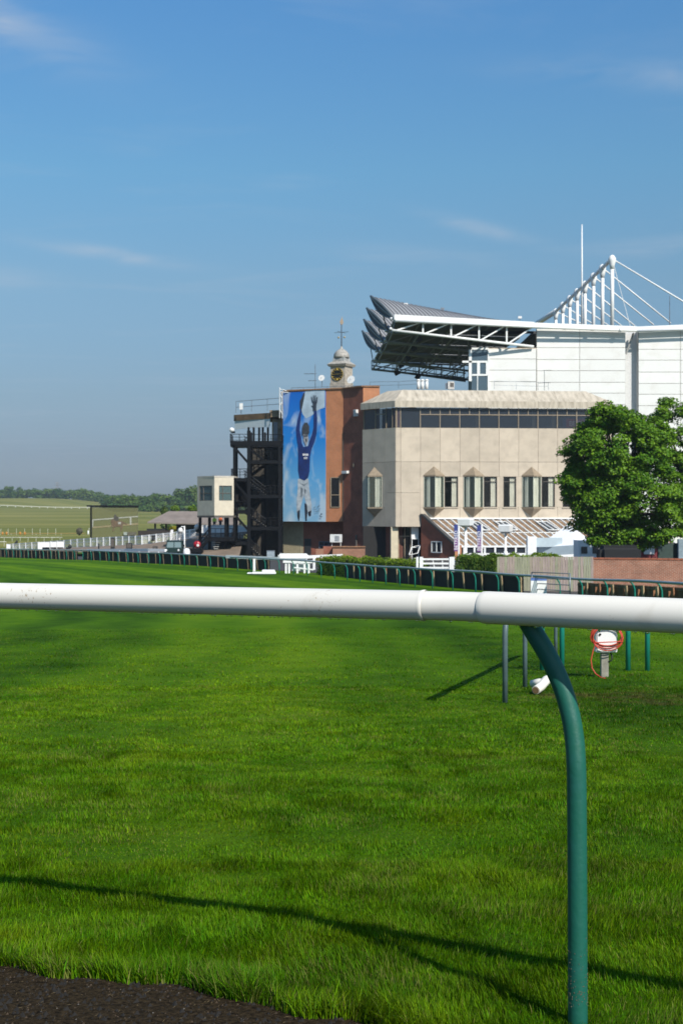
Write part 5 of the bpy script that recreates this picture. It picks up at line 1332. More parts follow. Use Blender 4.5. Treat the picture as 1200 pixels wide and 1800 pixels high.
for i in range(4):
    a, b = trs[i], trs[i+1]
    # lower edge follows truss i, upper edge rises above truss i+1
    d2 = b.d-.8
    up_tip = Vector((X((652, 645, 640, 637)[i], d2), d2, EYE+(900-(521.5, 542.5, 562.5, 582.5)[i])*d2/F))
    up_root = Vector((a.root.x+.5, d2, a.root.z+1.0))
    lo_tip, lo_root = a.tip+Vector((0, .3, .45)), a.root+Vector((0, .3, .45))
    nu, nv = 36, 9
    V = []
    for side in (0, 1):
        for r in range(nv+1):
            v = r/nv
            for c in range(nu+1):
                u = c/nu
                lo = lo_tip.lerp(lo_root, u); hi = up_tip.lerp(up_root, u)
                arch = math.sin(math.pi*v)
                p = lo.lerp(hi, v)
                bulge = (.40 if side == 0 else -.85)*arch*(1-.55*u)
                nrm_ = Vector((-.15, -.75, 1.0)).normalized() if side == 0 else Vector((-.25, -.35, .9)).normalized()
                p = p+nrm_*bulge+(Vector((-.55*arch*(1-u)**3, 0, 0)) if side else Vector((0, 0, 0)))
                V.append(p)
    Fs = []; w = nu+1; o2 = (nv+1)*w
    for r in range(nv):
        for c in range(nu):
            k = r*w+c; Fs.append((k, k+1, k+w+1, k+w)); Fs.append((o2+k, o2+k+w, o2+k+w+1, o2+k+1))
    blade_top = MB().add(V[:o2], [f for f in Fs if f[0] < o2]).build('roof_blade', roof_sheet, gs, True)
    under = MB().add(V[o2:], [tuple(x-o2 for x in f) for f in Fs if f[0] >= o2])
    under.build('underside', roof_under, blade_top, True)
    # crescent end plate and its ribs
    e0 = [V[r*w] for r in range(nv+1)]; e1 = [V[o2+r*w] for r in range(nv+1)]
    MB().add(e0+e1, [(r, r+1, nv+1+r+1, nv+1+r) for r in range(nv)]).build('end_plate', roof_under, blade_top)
    MB().tube([p+Vector((-.05, -.05, .05)) for p in e0], .20, 6).build('end_rib', grey_steel, blade_top, True)
    MB().tube([p.lerp(q_, .35)+Vector((-.10, -.05, 0)) for p, q_ in zip(e0, e1)], .11, 6).build('end_rib', mid_steel, blade_top, True)
    MB().tube([p+Vector((-.05, -.05, -.05)) for p in e1], .14, 6).build('end_rib', grey_steel, blade_top, True)
    # standing seams
    q = MB()
    for c in range(1, nu):
        q.tube([V[r*w+c]+Vector((0, -.03, .05)) for r in range(nv+1)], .075, 4)
    q.build('seams', mat('roof_seam', (.22, .22, .225), .5), blade_top)
    shade_sheet = [a.tip+Vector((.3, .2, .15)), a.root+Vector((0, .2, .15)), b.root+Vector((0, -.3, .15)), b.tip+Vector((.3, -.3, .15))]
    MB().extrude(shade_sheet, (0, 0, .12)).build('soffit', roof_under, gs)  # dark sheet added to blacken the view under the roof
    # purlins and struts below
    q = MB()
    for s in (.18, .42, .68):
        p0, p1 = a.tip.lerp(a.root, s), b.tip.lerp(b.root, s); q.bar(p0+Vector((0, 0, -.2)), p1+Vector((0, 0, -.2)), .16, .24)
        p0, p1 = a.btip.lerp(a.broot, s), b.btip.lerp(b.broot, s); q.bar(p0, p1, .14, .2)
        q.bar(a.btip.lerp(a.broot, s), b.tip.lerp(b.root, s), .12)
        q.bar(b.tip.lerp(b.root, s), V[(nv)*w+int(nu*s)], .12); q.bar(a.tip.lerp(a.root, s+.1), V[o2+5*w+int(nu*(s+.05))], .1)
    q.bar(a.tip, b.tip, .22); q.bar(a.btip, b.btip, .18); q.bar(a.btip, b.tip, .14); q.bar(b.tip, up_tip.lerp(up_root, .04), .16)
    q.build('purlins', grey_steel, gs)
    q = MB(); q.lathe(lo_tip+Vector((-.35, -.4, -.15)), [(.05, -.25), (.27, -.15), (.27, .15), (.05, .25)], 8); q.lathe(a.btip+Vector((-.5, -.2, .2)), [(.05, -.22), (.22, -.12), (.22, .12), (.05, .22)], 8); q.build('lamp', lampm, gs, True)
# lattice gantry under the far end and speaker boxes hanging from it
q = MB(); a, b = P(653, 634, 266), P(818, 656, 266); e = Vector((0, 0, -1.5))
q.tube([a, b], .13, 6); q.tube([a+e, b+e], .17, 6); q.tube([a+e*.5+Vector((0, 1.5, 0)), b+e*.5+Vector((0, 1.5, 0))], .12, 6)
for k in range(9):
    s, s2 = k/9, (k+1)/9; q.bar(a.lerp(b, s)+e, a.lerp(b, s2), .12); 
    if k % 2 == 0: q.bar(a.lerp(b, s), a.lerp(b, s)+e, .14); q.bar(a.lerp(b, s+.02), a.lerp(b, s+.02)+e, .12)
q.build('gantry', grey_steel, gs)
sp = mat('black_speaker', (.015, .016, .017), .7)
for i, (px, py, d) in enumerate(((697, 655, 264), (704, 642, 256), (716, 629, 245), (726, 612, 233), (735, 596, 222), (734, 662, 266))):
    c = P(px, py, d); t_ = thing('loudspeaker', c, ('black loudspeaker hanging lowest left under the grandstand roof', 'black loudspeaker second lowest on the slanting row under the roof', 'black loudspeaker in the middle of the slanting row under the roof', 'black loudspeaker fourth up the slanting row under the roof', 'black loudspeaker highest under the grandstand roof', 'black loudspeaker hanging under the gantry above the roof vents')[i], 'loudspeaker', 'loudspeakers under the roof')
    MB().box(c, (.85, .7, .95), (1, .2, .55 if i < 5 else -.6)).build('cabinet', sp, t_)
    MB().tube([c, c+Vector((.1, .1, 1.3))], .06, 5).build('hanger', grey_steel, t_)
# masts along the roof
mh = 40.85; mz = EYE+445*215/F
md = [215, 223, 231, 239, 247, 255, 263, 271.5]
foots = Zp(572, 213)-.2
heads = []
rootm = None
for i, d in enumerate(md):
    lab = ('white cable mast with the tallest look, nearest end of the row on the grandstand roof', 'second white cable mast from the near end of the grandstand roof row', 'third white cable mast from the near end of the grandstand roof row', 'fourth white cable mast from the near end, next to the flagpole', 'fifth white cable mast from the near end of the grandstand roof row', 'sixth white cable mast from the near end of the grandstand roof row', 'seventh white cable mast, last but one at the far end of the roof row', 'white cable mast at the far low end of the grandstand roof row')[i]
    t_ = thing('cable_mast', Vector((mh, d, foots)), lab, 'mast', 'cable masts on the grandstand roof')
    h = Vector((mh, d, mz)); heads.append(h)
    MB().tube([Vector((mh, d, foots)), h], .30, 10).build('post', white_steel, t_, True)
    MB().lathe(h, [(.30, -1.6), (.42, -.9), (.58, -.3), (.58, .05), (.36, .45), (.1, .6)], 12).build('head', white_steel, t_, True)
    st = ((1275, 575), (1178, 568), (1148, 571), (1115, 573), (1092, 573), (1070, 573), (1047, 573), (1030, 573))[i]
    e = P(st[0], st[1], d+(0 if i else 0)); MB().tube([h, e], .115, 6).build('back_stay', white_steel, t_, True)
    e2 = Vector((mh-7.5, d+1.5, foots+.3)); 
    if i: MB().tube([h, heads[i-1]], .30, 8).build('tie', white_steel, t_, True)
    else: MB().tube([h, P(1107, 574, d)], .04, 5).build('guy_wire', white_steel, t_)
# last sloping tie down to the roof
MB().tube([heads[-1], P(944, 568, 290)], .5, 8).build('roof_tie', white_steel, gs, True)
b0 = P(1022, 575, 238); t_ = thing('flagpole', b0, 'tall thin white flagpole rising behind the cable masts', 'flagpole')
MB().tube([b0, P(1022, 480, 238), P(1022, 396, 238)], [.16, .14, .09], 8).build('pole', white_steel, t_, True); MB().lathe(P(1022, 395.5, 238), [(.05, -.1), (.12, 0), (.05, .1)], 8).build('finial', white_steel, t_)
b0 = P(1176, 574, 216); t_ = thing('aerial', b0, 'thin grey pole aerial on the right of the grandstand roof', 'aerial'); MB().tube([b0, P(1176, 520, 216)], [.07, .04], 6).build('pole', galv, t_)
for i, (px, py, d) in enumerate(((713, 535, 219), (777, 543, 220), (913, 558, 219))):
    c = P(px, py, d); t_ = thing('roof_camera', c, ('small camera box on the ridge near the tip of the grey roof', 'tiny camera box midway along the ridge of the grey roof', 'small white camera box at the right end of the grey roof')[i], 'camera', 'boxes on the roof ridge')
    MB().box(c, (.55, .4, .35)).build('housing', galv_white if i != 1 else galv, t_); MB().tube([c, c-Vector((0, 0, .9))], .06, 5).build('stem', galv, t_)

# ------------------------------------------------------------------ paved apron in front of the stands and the stepped terrace
tarmac = mat('tarmac', (.055, .052, .05), .9, var=.25, scale=.6, bump=.3, bscale=30)
terrace_m = mat('terrace_paving', (.235, .175, .125), .9, var=.2, scale=.4, bump=.2, bscale=12)
ap = off(railpath, 2.9); rows = []
ap = [p for p in ap if 60 < p.y < 190][::4]
for k in range(9):
    o_ = k/8.; rows.append([(p.x+o_*(max(75., p.x+60)-p.x), p.y+o_*(max(150., p.y+12)-p.y)*.75, 0) for p in ap])
rows = [[(x, y, zgf(x, y)+.03) for x, y, z in r] for r in rows]
sheet('pavement', tarmac, rows[::-1])
# the terrace slopes up to the right behind the apron
lo = [(-40, 971, 212), (20, 970.5, 205), (80, 970, 198), (150, 971, 189), (250, 974, 176), (330, 978, 168), (420, 982, 166)]
hi = [(-40, 969, 240), (15, 967.5, 234), (80, 965, 222), (160, 961, 207), (250, 956.5, 193), (335, 946.5, 186), (430, 938, 184)]
rows = []
for k in range(7):
    rows.append([tuple(P(*[a+(b-a)*k/6 for a, b in zip(l, h)])+Vector((0, 0, .05*(k > 0)))) for l, h in zip(lo, hi)])
sheet('terrace', terrace_m, rows)
rows = [[P(300, 953.5, 190), P(345, 946.5, 186.5), P(450, 937.5, 184.5)], [P(300, 945, 206), P(345, 937, 206), P(450, 928, 206)]]
sheet('terrace', terrace_m, [[tuple(p) for p in r] for r in rows])

# ------------------------------------------------------------------ building behind the fire escape
bd = 181.
dim_beige = mat('shaded_render', (.06, .05, .036), .85, var=.3, scale=.8)  # shade on this wall is put into its dark colour
brown_fascia = mat('brown_fascia', (.15, .095, .05), .75, var=.25, scale=1.5)
pale_blue = mat('pale_panel', (.52, .58, .60), .5, var=.06)
rust = mat('rusty_concrete', (.34, .26, .17), .9, var=.35, scale=1.2)
root = thing('old_stand', Vector((X(450, bd), bd, GZ)), 'old stand end wall behind the black fire escape', 'building')
zz = lambda py: Zp(py, bd)
def slab(pxa, pxb, pyt, pyb, d, depth, m, name, skew=0., parent=None):
    a, b = X(pxa, d), X(pxb, d); zt, zb = Zp(pyt, d), Zp(pyb, d)
    return MB().extrude([Vector((a, d+skew, zb)), Vector((b, d, zb)), Vector((b, d, zt)), Vector((a, d+skew, zt))], (0, depth, 0)).build(name, m, parent or root)
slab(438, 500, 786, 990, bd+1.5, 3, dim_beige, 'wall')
slab(478, 499, 737, 786, bd, 6, rust, 'wall'); slab(480.5, 488, 742, 776, bd-.06, .1, mat('old_glass', (.15, .2, .25), .1), 'window')
# canopy: sloping fascia and pale band on the left of the roof
A0, A1 = Vector((X(411, 184.5), 184.5, 0)), Vector((X(476, 180.5), 180.5, 0))
zf = Zp(727, 182)
MB().extrude([A0+Vector((0, 0, zf-.75)), A1+Vector((0, 0, zf-.75)), A1+Vector((0, 0, zf)), A0+Vector((0, 0, zf))], (0, 7, 0)).build('fascia', brown_fascia, root)
MB().extrude([A0+Vector((.12, .1, zf-1.85)), A1+Vector((-.1, .1, zf-1.75)), A1+Vector((-.1, .1, zf-.75)), A0+Vector((.12, .1, zf-.75))], (0, .25, 0)).build('shutter_box', pale_blue, root)
slab(474, 500, 721, 733, bd-.3, 7, rust, 'coping')
blk = mat('black_steel', (.006, .0065, .008), .55, var=.2, scale=2, spec=.15)
for px in (437, 446, 455.5, 462, 471): MB().bar(P(px, 751, 182.5), P(px, 786, 182.5), .26).build('mullion', blk, root)
railing([P(415, 726, 184), P(470, 722, 181), P(500, 720, 179)], 1.5, 'roof_railing', 'pale roof railing above the old stand left of the mural', galv, r=.035)
b0 = P(424, 722, 182.5); t_ = thing('antenna_panel', b0, 'white panel antenna on the roof railing above the fire escape', 'antenna'); MB().box(b0+Vector((0, 0, .55)), (.42, .3, .8)).build('panel', galv_white, t_); MB().tube([b0-Vector((0, 0, .4)), b0+Vector((0, 0, .3))], .05, 5).build('stem', thin_dark, t_)
# white scaffold mast left of the mural
b0 = P(491.5, 735, 178); t_ = thing('scaffold', b0, 'thin white scaffold frame at the top left corner of the mural', 'scaffold')
for pq in ((491.5, 735, 491.5, 681), (496, 735, 496, 689), (491.5, 684, 514, 689), (491.5, 689, 507, 690), (491.5, 693, 496, 700), (496, 706, 491.5, 713), (491.5, 720, 496, 727)):
    MB().tube([P(pq[0], pq[1], 178), P(pq[2], pq[3], 178)], .05, 5).build('tube', galv_white, t_)

# ------------------------------------------------------------------ fire escape
fd0, fd1 = 174.5, 178.5           # near and far faces
fx = lambda px, d=fd0: X(px, d)
fz = lambda py: Zp(py, fd0)
tread_m = mat('pale_tread', (.50, .48, .43), .7, var=.15)  # treads much paler than the black steel
fe = thing('fire_escape', Vector((fx(450), fd0, GZ)), 'black steel fire escape zigzagging up beside the mural', 'fire escape')
for px, d, pt, w in ((412, fd0, 782, .30), (412, fd1, 782, .26), (437.5, fd0, 757, .42), (437.5, fd1, 757, .34), (491.5, fd0, 776, .32), (491.5, fd1, 776, .3), (463, fd1, 757, .25)):
    MB().bar((X(px, fd0), d, GZ), (X(px, fd0), d, fz(pt)), w, w).build('column', blk, fe)
def landing(pxa, pxb, py, posts=True, mids=3, left=False):
    a, b = fx(pxa), fx(pxb); z = fz(py)
    o = MB().box(((a+b)/2, (fd0+fd1)/2, z-.22), (b-a, fd1-fd0+.3, .42)).build('landing', blk, fe)
    q = MB(); pts = [(a, fd1), (a, fd0-.1), (b, fd0-.1)] if left else [(a+.0, fd0-.1), (b, fd0-.1), (b, fd1)]
    for h in [1.1*(k+1)/mids for k in range(mids)]:
        for i in range(2): q.tube([Vector((*pts[i], z+h)), Vector((*pts[i+1], z+h))], .04 if h > 1 else .028, 5)
    for i in range(2):
        p0, p1 = Vector((*pts[i], z)), Vector((*pts[i+1], z)); n = max(1, round((p1-p0).length/1.3))
        for k in range(n+1): c = p0.lerp(p1, k/n); q.tube([c, c+Vector((0, 0, 1.1))], .045, 5)
    q.build('railing', blk, o)
    return z
def flight(pa, za, pb, zb, y, w=1.5):
    a, b = Vector((fx(pa), y, za)), Vector((fx(pb), y, zb)); n = max(4, int(abs(za-zb)/.2))
    o = MB().bar(a+Vector((0, -w/2, -.06)), b+Vector((0, -w/2, -.06)), .07, .30).build('flight', blk, fe)
    MB().bar(a+Vector((0, w/2, -.06)), b+Vector((0, w/2, -.06)), .07, .30).build('stringer', blk, o)
    for s in (-1, 1):
        q = MB(); q.tube([a+Vector((0, s*w/2, 1.0)), b+Vector((0, s*w/2, 1.0))], .04, 5); q.tube([a+Vector((0, s*w/2, .55)), b+Vector((0, s*w/2, .55))], .028, 5)
        for k in range(5): c = a.lerp(b, (k+.3)/5); q.tube([c+Vector((0, s*w/2, 0)), c+Vector((0, s*w/2, 1.0))], .035, 5)
        q.build('handrail', blk, o)
    for k in range(n):
        c = a.lerp(b, (k+.5)/n); MB().box(c, (abs(b.x-a.x)/n*.95+.05, w-.1, .05)).build('tread', tread_m, o)
rights = [(438, 495, 809), (438, 495, 869.5), (438, 495, 926)]
lefts = [(405, 437, 779), (407, 437, 840), (407, 437, 897), (407, 437, 952)]
zr = [landing(*r) for r in rights]; zl = [landing(*l, left=True) for l in lefts]
landing(437, 496, 779.5, mids=2)
# upper enclosure beam and guard panels
MB().bar((fx(405), fd0-.1, fz(779)), (fx(496), fd0-.1, fz(779)), .2, .55).build('beam', blk, fe)
ynear, yfar = fd0+.9, fd1-.9
for i in range(3):
    flight(428, zl[i]-.05, 466, zr[i]-.05, ynear); flight(470, zr[i]-.05, 430, zl[i+1]-.05, yfar)
flight(428, zl[3]-.05, 458, GZ+.05, ynear)
for i in range(3): MB().bar((fx(412), fd0-.05, zl[i]-.5), (fx(436), fd0-.05, zl[i]-2.4), .18, .28).build('brace', blk, fe)
for i in range(3):
    q = MB(); 
    for k in range(7): q.bar((fx(440+k*8), fd1+.05, zr[i]), (fx(440+k*8), fd1+.05, zr[i]+1.9), .09)
    q.build('guard_bars', blk, fe)
MB().box((fx(422), fd1-.2, fz(868)), (1.4, .12, 3.2)).build('guard_sheet', blk, fe)
b0 = P(409, 757, fd0); t_ = thing('floodlight', b0, 'white floodlight at the top left corner of the fire escape', 'light')
MB().lathe(b0+Vector((-.12, 0, .1)), [(.1, -.35), (.28, -.2), (.30, .1), (.12, .3)], 10, axis=(-.6, -.4, .2)).build('lamp', galv_white, t_, True); MB().box(b0+Vector((.05, 0, -.2)), (.5, .3, .2)).build('bracket', blk, t_)

# ------------------------------------------------------------------ office on stilts with its stair
od = 171.5
office_shade = mat('office_shade_copy', (.50, .46, .37), .7, var=.08, scale=1.5)  # darker copy of the cream, shading the left walls by colour
root = thing('judges_box', Vector((X(377, od), od, -3.9)), 'small cream office box on black stilts beside the fire escape', 'building')
K0 = Vector((X(377, od), od, 0)); KL = Vector((X(347, od+2.6), od+2.6, 0)); KR = Vector((X(411, od+1.0), od+1.0, 0))
ozt, ozb = Zp(837, od), Zp(906, od)
def owall(A, B, wpa, wpb, m):
    """wall with a window opening between photo columns wpa..wpb"""
    d_ = (B-A).normalized(); n_ = Vector((d_.y, -d_.x, 0)); n_ = n_ if n_.y < 0 else -n_
    def pt(px):
        k = (px-600)/F; t = (k*A.y-A.x)/((B.x-A.x)-k*(B.y-A.y)); return A+(B-A)*t
    u0, u1 = pt(wpa), pt(wpb); w0, w1 = Zp(880, od), Zp(853.5, od)
    V_ = lambda p, z: p+Vector((0, 0, z))
    for a, b, z0, z1 in ((A, B, ozb, w0), (A, B, w1, ozt-.15), (A, u0, w0, w1), (u1, B, w0, w1)):
        if (b-a).length > .05: MB().extrude([V_(a, z0), V_(b, z0), V_(b, z1), V_(a, z1)], -n_*.2).build('wall', m, root)
    q = MB(); c = [V_(u0, w0)-n_*.08, V_(u1, w0)-n_*.08, V_(u1, w1)-n_*.08, V_(u0, w1)-n_*.08]
    for i in range(4): q.bar(c[i], c[(i+1) % 4], .12, .12)
    m_ = (u0+u1)/2; q.bar(V_(u0.lerp(u1, .3), w0)-n_*.08, V_(u0.lerp(u1, .3), w1)-n_*.08, .1); q.bar(V_(u0, (w0+w1)/2)-n_*.08, V_(u1, (w0+w1)/2)-n_*.08, .08)
    wf = q.build('window', dark_frame, root); MB().extrude([v-n_*.02 for v in c], -n_*.02).build('pane', glass_mat('office_glass', (.10, .16, .16), .45), wf)
owall(KL, K0, 350.5, 373, office_shade); owall(K0, KR, 385, 408, mat('office_cream', (.60, .53, .41), .7, var=.08, scale=1.5))
bk = Vector((.3, 3.4, 0))
MB().extrude([KL+Vector((0, 0, ozt-.15)), K0+Vector((0, -.05, ozt-.15)), KR+Vector((0, 0, ozt-.15)), KR+bk+Vector((0, 0, ozt-.15)), KL+bk+Vector((0, 0, ozt-.15))], (0, 0, .2)).build('roof', pale_blue if False else mat('roof_edge', (.55, .50, .42), .7), root)
MB().extrude([KL+Vector((0, 0, ozb-.02)), K0+Vector((0, 0, ozb-.02)), KR+Vector((0, 0, ozb-.02)), KR+bk+Vector((0, 0, ozb-.02)), KL+bk+Vector((0, 0, ozb-.02))], (0, 0, -.25)).build('floor', dark_frame, root)
MB().extrude([KL+bk+Vector((0, 0, ozb)), KR+bk+Vector((0, 0, ozb)), KR+bk+Vector((0, 0, ozt-.2)), KL+bk+Vector((0, 0, ozt-.2))], (0, .1, 0)).build('back_wall', dark_room, root)
MB().extrude([KL+Vector((.1, .1, ozb)), KL+bk+Vector((.1, 0, ozb)), KL+bk+Vector((.1, 0, ozt-.2)), KL+Vector((.1, .1, ozt-.2))], (-.1, 0, 0)).build('wall', office_shade, root)
for px, d in ((368.5, od+2.2), (397, od+1.6), (352, od+5), (400, od+5)): MB().bar((X(px, d), d, GZ+.1), (X(px, d), d, ozb-.2), .34).build('stilt', blk, root)
# deck, dark base and external stair with hand rail
MB().box(((X(362, od)+X(412, od))/2, od+2.6, Zp(948, od)), (X(412, od)-X(362, od), 4.2, .5)).build('deck', blk, root)
MB().box(((X(372, od)+X(440, od))/2, od+5.2, Zp(963, od)), (X(440, od)-X(372, od), .3, 2.0)).build('base_screen', mat('dark_screen', (.02, .022, .025), .7), root)
sa, sb_ = Vector((X(367, od), od+.9, Zp(946, od))), Vector((X(338, od), od+.9, Zp(981, od)))
q = MB()
for s in (-.6, .6):
    q.bar(sa+Vector((0, s, 0)), sb_+Vector((0, s, 0)), .08, .3); q.tube([sa+Vector((-.0, s, 1.15)), sb_+Vector((0, s, 1.15))], .05, 5); q.tube([sa+Vector((-.0, s, .6)), sb_+Vector((0, s, .6))], .04, 5)
    for k in range(5): c = sa.lerp(sb_, k/4.); q.tube([c+Vector((0, s, 0)), c+Vector((0, s, 1.15))], .045, 5)
st_ = q.build('stair', blk, root)
for k in range(11): c = sa.lerp(sb_, (k+.5)/11); MB().box(c, (.26, 1.15, .05)).build('tread', blk, st_)
q = MB(); za = Zp(946, od)
for px in (368, 378, 388, 398, 408): q.tube([(X(px, od), od+.6, za), (X(px, od), od+.6, za+1.15)], .045, 5)
for h in (.6, 1.15): q.tube([(X(368, od), od+.6, za+h), (X(410, od), od+.6, za+h)], .045, 5)
q.build('railing', blk, root)
for k in range(4):
    z = Zp(954+k*3.7, od); MB().box((X(378.5, od), od+1.2, z), (1.0-.15*k, .3, .06)).build('step', tread_m, root)
# red hose reel by the foot of the stair
c = P(346.5, 957, 170.3); t_ = thing('hose_reel', c, 'round red hose reel at the foot of the black stair', 'hose reel')
MB().lathe(c, [(.1, .1), (.42, .08), (.42, -.12), (.1, -.14)], 18, axis=(0, -1, 0)).build('drum', mat('red_enamel', (.45, .015, .03), .35), t_, True)
for a in (0, 1.57): 
    dr = Vector((math.cos(a), 0, math.sin(a))); MB().bar(c+Vector((0, -.12, 0))-dr*.4, c+Vector((0, -.12, 0))+dr*.4, .06, .03).build('spoke', mat('dark_red', (.16, .01, .015), .5), t_)
MB().lathe(c+Vector((.12, -.13, -.1)), [(.01, 0), (.16, 0), (.16, .03)], 12, axis=(0, -1, 0)).build('label_plate', galv_white, t_)
MB().bar(c+Vector((0, .1, 0)), Vector((c.x, c.y+.1, GZ+.2)), .1).build('stand', blk, t_)

# ------------------------------------------------------------------ white starting gear and loose rails near the gap in the boards
root = thing('white_barrier', G(518, 116.), 'white padded barrier with a rounded top panel at the gap in the black boards', 'barrier')
gd_ = 116.; gz_ = lambda py: Zp(py, gd_)
soft = mat('white_padding', (.80, .80, .80), .6, var=.05)
bevel_box((X(515.5, gd_), gd_, (gz_(973)+gz_(984))/2), (X(542, gd_)-X(489, gd_), .35, gz_(973)-gz_(984)), .12, 'top_panel', soft, root)
bevel_box((X(527, gd_), gd_+.1, (gz_(984)+gz_(1004))/2), (X(541, gd_)-X(513, gd_), .25, gz_(984)-gz_(1004)), .05, 'lower_panel', mat('grey_white_padding', (.62, .66, .68), .6), root)
for px in (503, 508.5, 523, 535.5, 543): MB().bar((X(px, gd_), gd_-.4, gz_(985)), (X(px, gd_), gd_-.4, zgf(X(px, gd_), gd_)), .15).build('leg', wp, root)
MB().bar(P(498, 986.5, gd_)+Vector((0, -.45, 0)), P(549, 987, gd_)+Vector((0, -.45, 0)), .2, .22).build('cross_bar', wp, root)
MB().bar(P(516, 997, gd_)+Vector((0, -.45, 0)), P(551, 1001, gd_)+Vector((0, -.45, 0)), .1, .1).build('brace', wp, root)
root = thing('white_rail', G(480, 122.), 'low white rail on white posts running left from the padded barrier', 'rail')
MB().bar(P(398, 978.5, 124), P(492, 982, 119), .16, .26).build('rail', wp, root)
for px in (447,): MB().bar(P(px, 981, 121), G(px, 121), .2).build('post', wp, root)
root = thing('white_rail', P(570, 980, 126), 'short white rail showing behind the clipped hedge and brick enclosure', 'rail')
MB().bar(P(540, 979, 124), P(602, 976.5, 124), .16, .26).build('rail', wp, root); MB().bar(P(552, 980, 124), G(552, 124), .2).build('post', wp, root); MB().bar(P(588, 980, 124), G(588, 124), .2).build('post', wp, root)
root = thing('folded_panel', G(466, 113.), 'flat white panels lying on the grass behind the far rail', 'panel')
for k, (px, w, h) in enumerate(((464, 1.9, .16), (472, 1.0, .32), (448, 1.2, .1))): c = G(px, 113.+.3*k, h/2+.05); bevel_box(c, (w, .8, h), .03, 'sheet', soft, root)
c = P(476, 976, 150); root = thing('utility_box', c, 'blue grey metal box left of the white padded barrier', 'box'); MB().box(c, (.8, .6, .9)).build('casing', mat('blue_grey_metal', (.30, .36, .40), .5), root); MB().box(c+Vector((0, 0, .47)), (.86, .66, .06)).build('lid', galv, root)

# ------------------------------------------------------------------ white horizontal rail beyond the course on the left (on short posts)
root = thing('white_rail', G(225, 160.), 'long white top rail behind the dark boards left of the green truck', 'rail')
pts = [P(155, 967.5, 172), P(220, 967, 165), P(262, 967, 160), P(291, 967.5, 158)]
for i in range(3): MB().bar(pts[i], pts[i+1], .2, .32).build('rail', wp, root)
for px in range(160, 291, 17): c = P(px, 968, 165); MB().bar(c, Vector((c.x, c.y, zgf(c.x, c.y))), .12).build('post', wp, root)
# ------------------------------------------------------------------ long white picket fence along the terrace
pts_ = [(13, 957, 968.5, 234), (90, 952, 966, 220), (160, 946.5, 962, 206), (250, 942, 957.5, 192), (300, 937, 952, 188), (345, 930, 946, 185)]
root = thing('picket_fence', P(13, 968, 234), 'long white rail fence climbing the terrace towards the office on stilts', 'fence')
prev = None
for i in range(len(pts_)-1):
    a, b = pts_[i], pts_[i+1]; n = max(2, int((b[0]-a[0])/11))
    for k in range(n):
        s0, s1 = k/n, (k+1)/n; L = lambda s: [x+(y-x)*s for x, y in zip(a, b)]
        p0, p1 = L(s0), L(s1); T0_, B0 = P(p0[0], p0[1], p0[3]), P(p0[0], p0[2]+1, p0[3]); T1_, B1 = P(p1[0], p1[1], p1[3]), P(p1[0], p1[2]+1, p1[3])
        MB().bar(B0, T0_+Vector((0, 0, .08)), .16, .16).build('post', wp, root)
        q = MB(); q.bar(T0_, T1_, .08, .13); q.bar(T0_.lerp(B0, .35), T1_.lerp(B1, .35), .05, .09); q.bar(T0_.lerp(B0, .88), T1_.lerp(B1, .88), .05, .09)
        for j in range(1, 7): s = j/7; t0_, b0_ = T0_.lerp(T1_, s), B0.lerp(B1, s); q.bar(t0_, t0_.lerp(b0_, .9), .05, .05)
        q.build('bay', wp, root)
root = thing('white_hoarding', P(92, 962, 214), 'broken white boards leaning along the far left of the rail fence', 'hoarding')
for px0, px1, t_, b_ in ((68, 88, 953, 966), (89, 100, 952.5, 965), (101, 113, 952, 964.5), (12, 19, 957, 966), (75, 112, 962, 967)):
    d = 213; MB().box(((X(px0, d)+X(px1, d))/2, d, (Zp(t_, d)+Zp(b_, d))/2), (X(px1, d)-X(px0, d), .12, Zp(t_, d)-Zp(b_, d))).build('board', wp, root)

# ------------------------------------------------------------------ lamps along the terrace
def lamp_post(px, pyt, pyb, d, label, arm=-1):
    b0 = P(px, pyb, d); t_ = thing('lamp_post', b0, label, 'lamp', 'white lamp posts')
    top = P(px, pyt, d); MB().tube([b0, b0.lerp(top, .2), top], [.14, .09, .08], 8).build('pole', wp, t_, True)
    g_ = top+Vector((arm*.5, 0, -.55)); MB().tube([top-Vector((0, 0, .15)), top+Vector((arm*.3, 0, -.05)), g_+Vector((0, 0, .3))], .06, 6).build('arm', wp, t_, True)
    MB().lathe(g_, [(.05, -.33), (.28, -.2), (.34, .02), (.22, .24), (.08, .32)], 12).build('globe', mat('opal_globe', (.85, .85, .83), .25), t_, True)
lamp_post(324.5, 924.5, 965, 176., 'white globe lamp post in front of the pavilion near the green truck'); lamp_post(353, 918.5, 950, 181., 'white globe lamp post closest to the office on stilts')
b0 = P(316, 960, 178); t_ = thing('post', P(316, 975, 178), 'short white marker post beside the globe lamp post', 'post'); MB().bar(P(316, 975, 178), P(316, 947, 178), .12).build('shaft', wp, t_); MB().box(P(316, 946, 178), (.2, .2, .1)).build('cap', wp, t_)
c = P(328, 972, 168.); t_ = thing('white_tub', c, 'squat white tub at the foot of the globe lamp post', 'tub'); MB().lathe(c, [(.45, -.9), (.42, .2), (.3, .5), (.1, .55)], 10).build('tub', soft, t_, True)
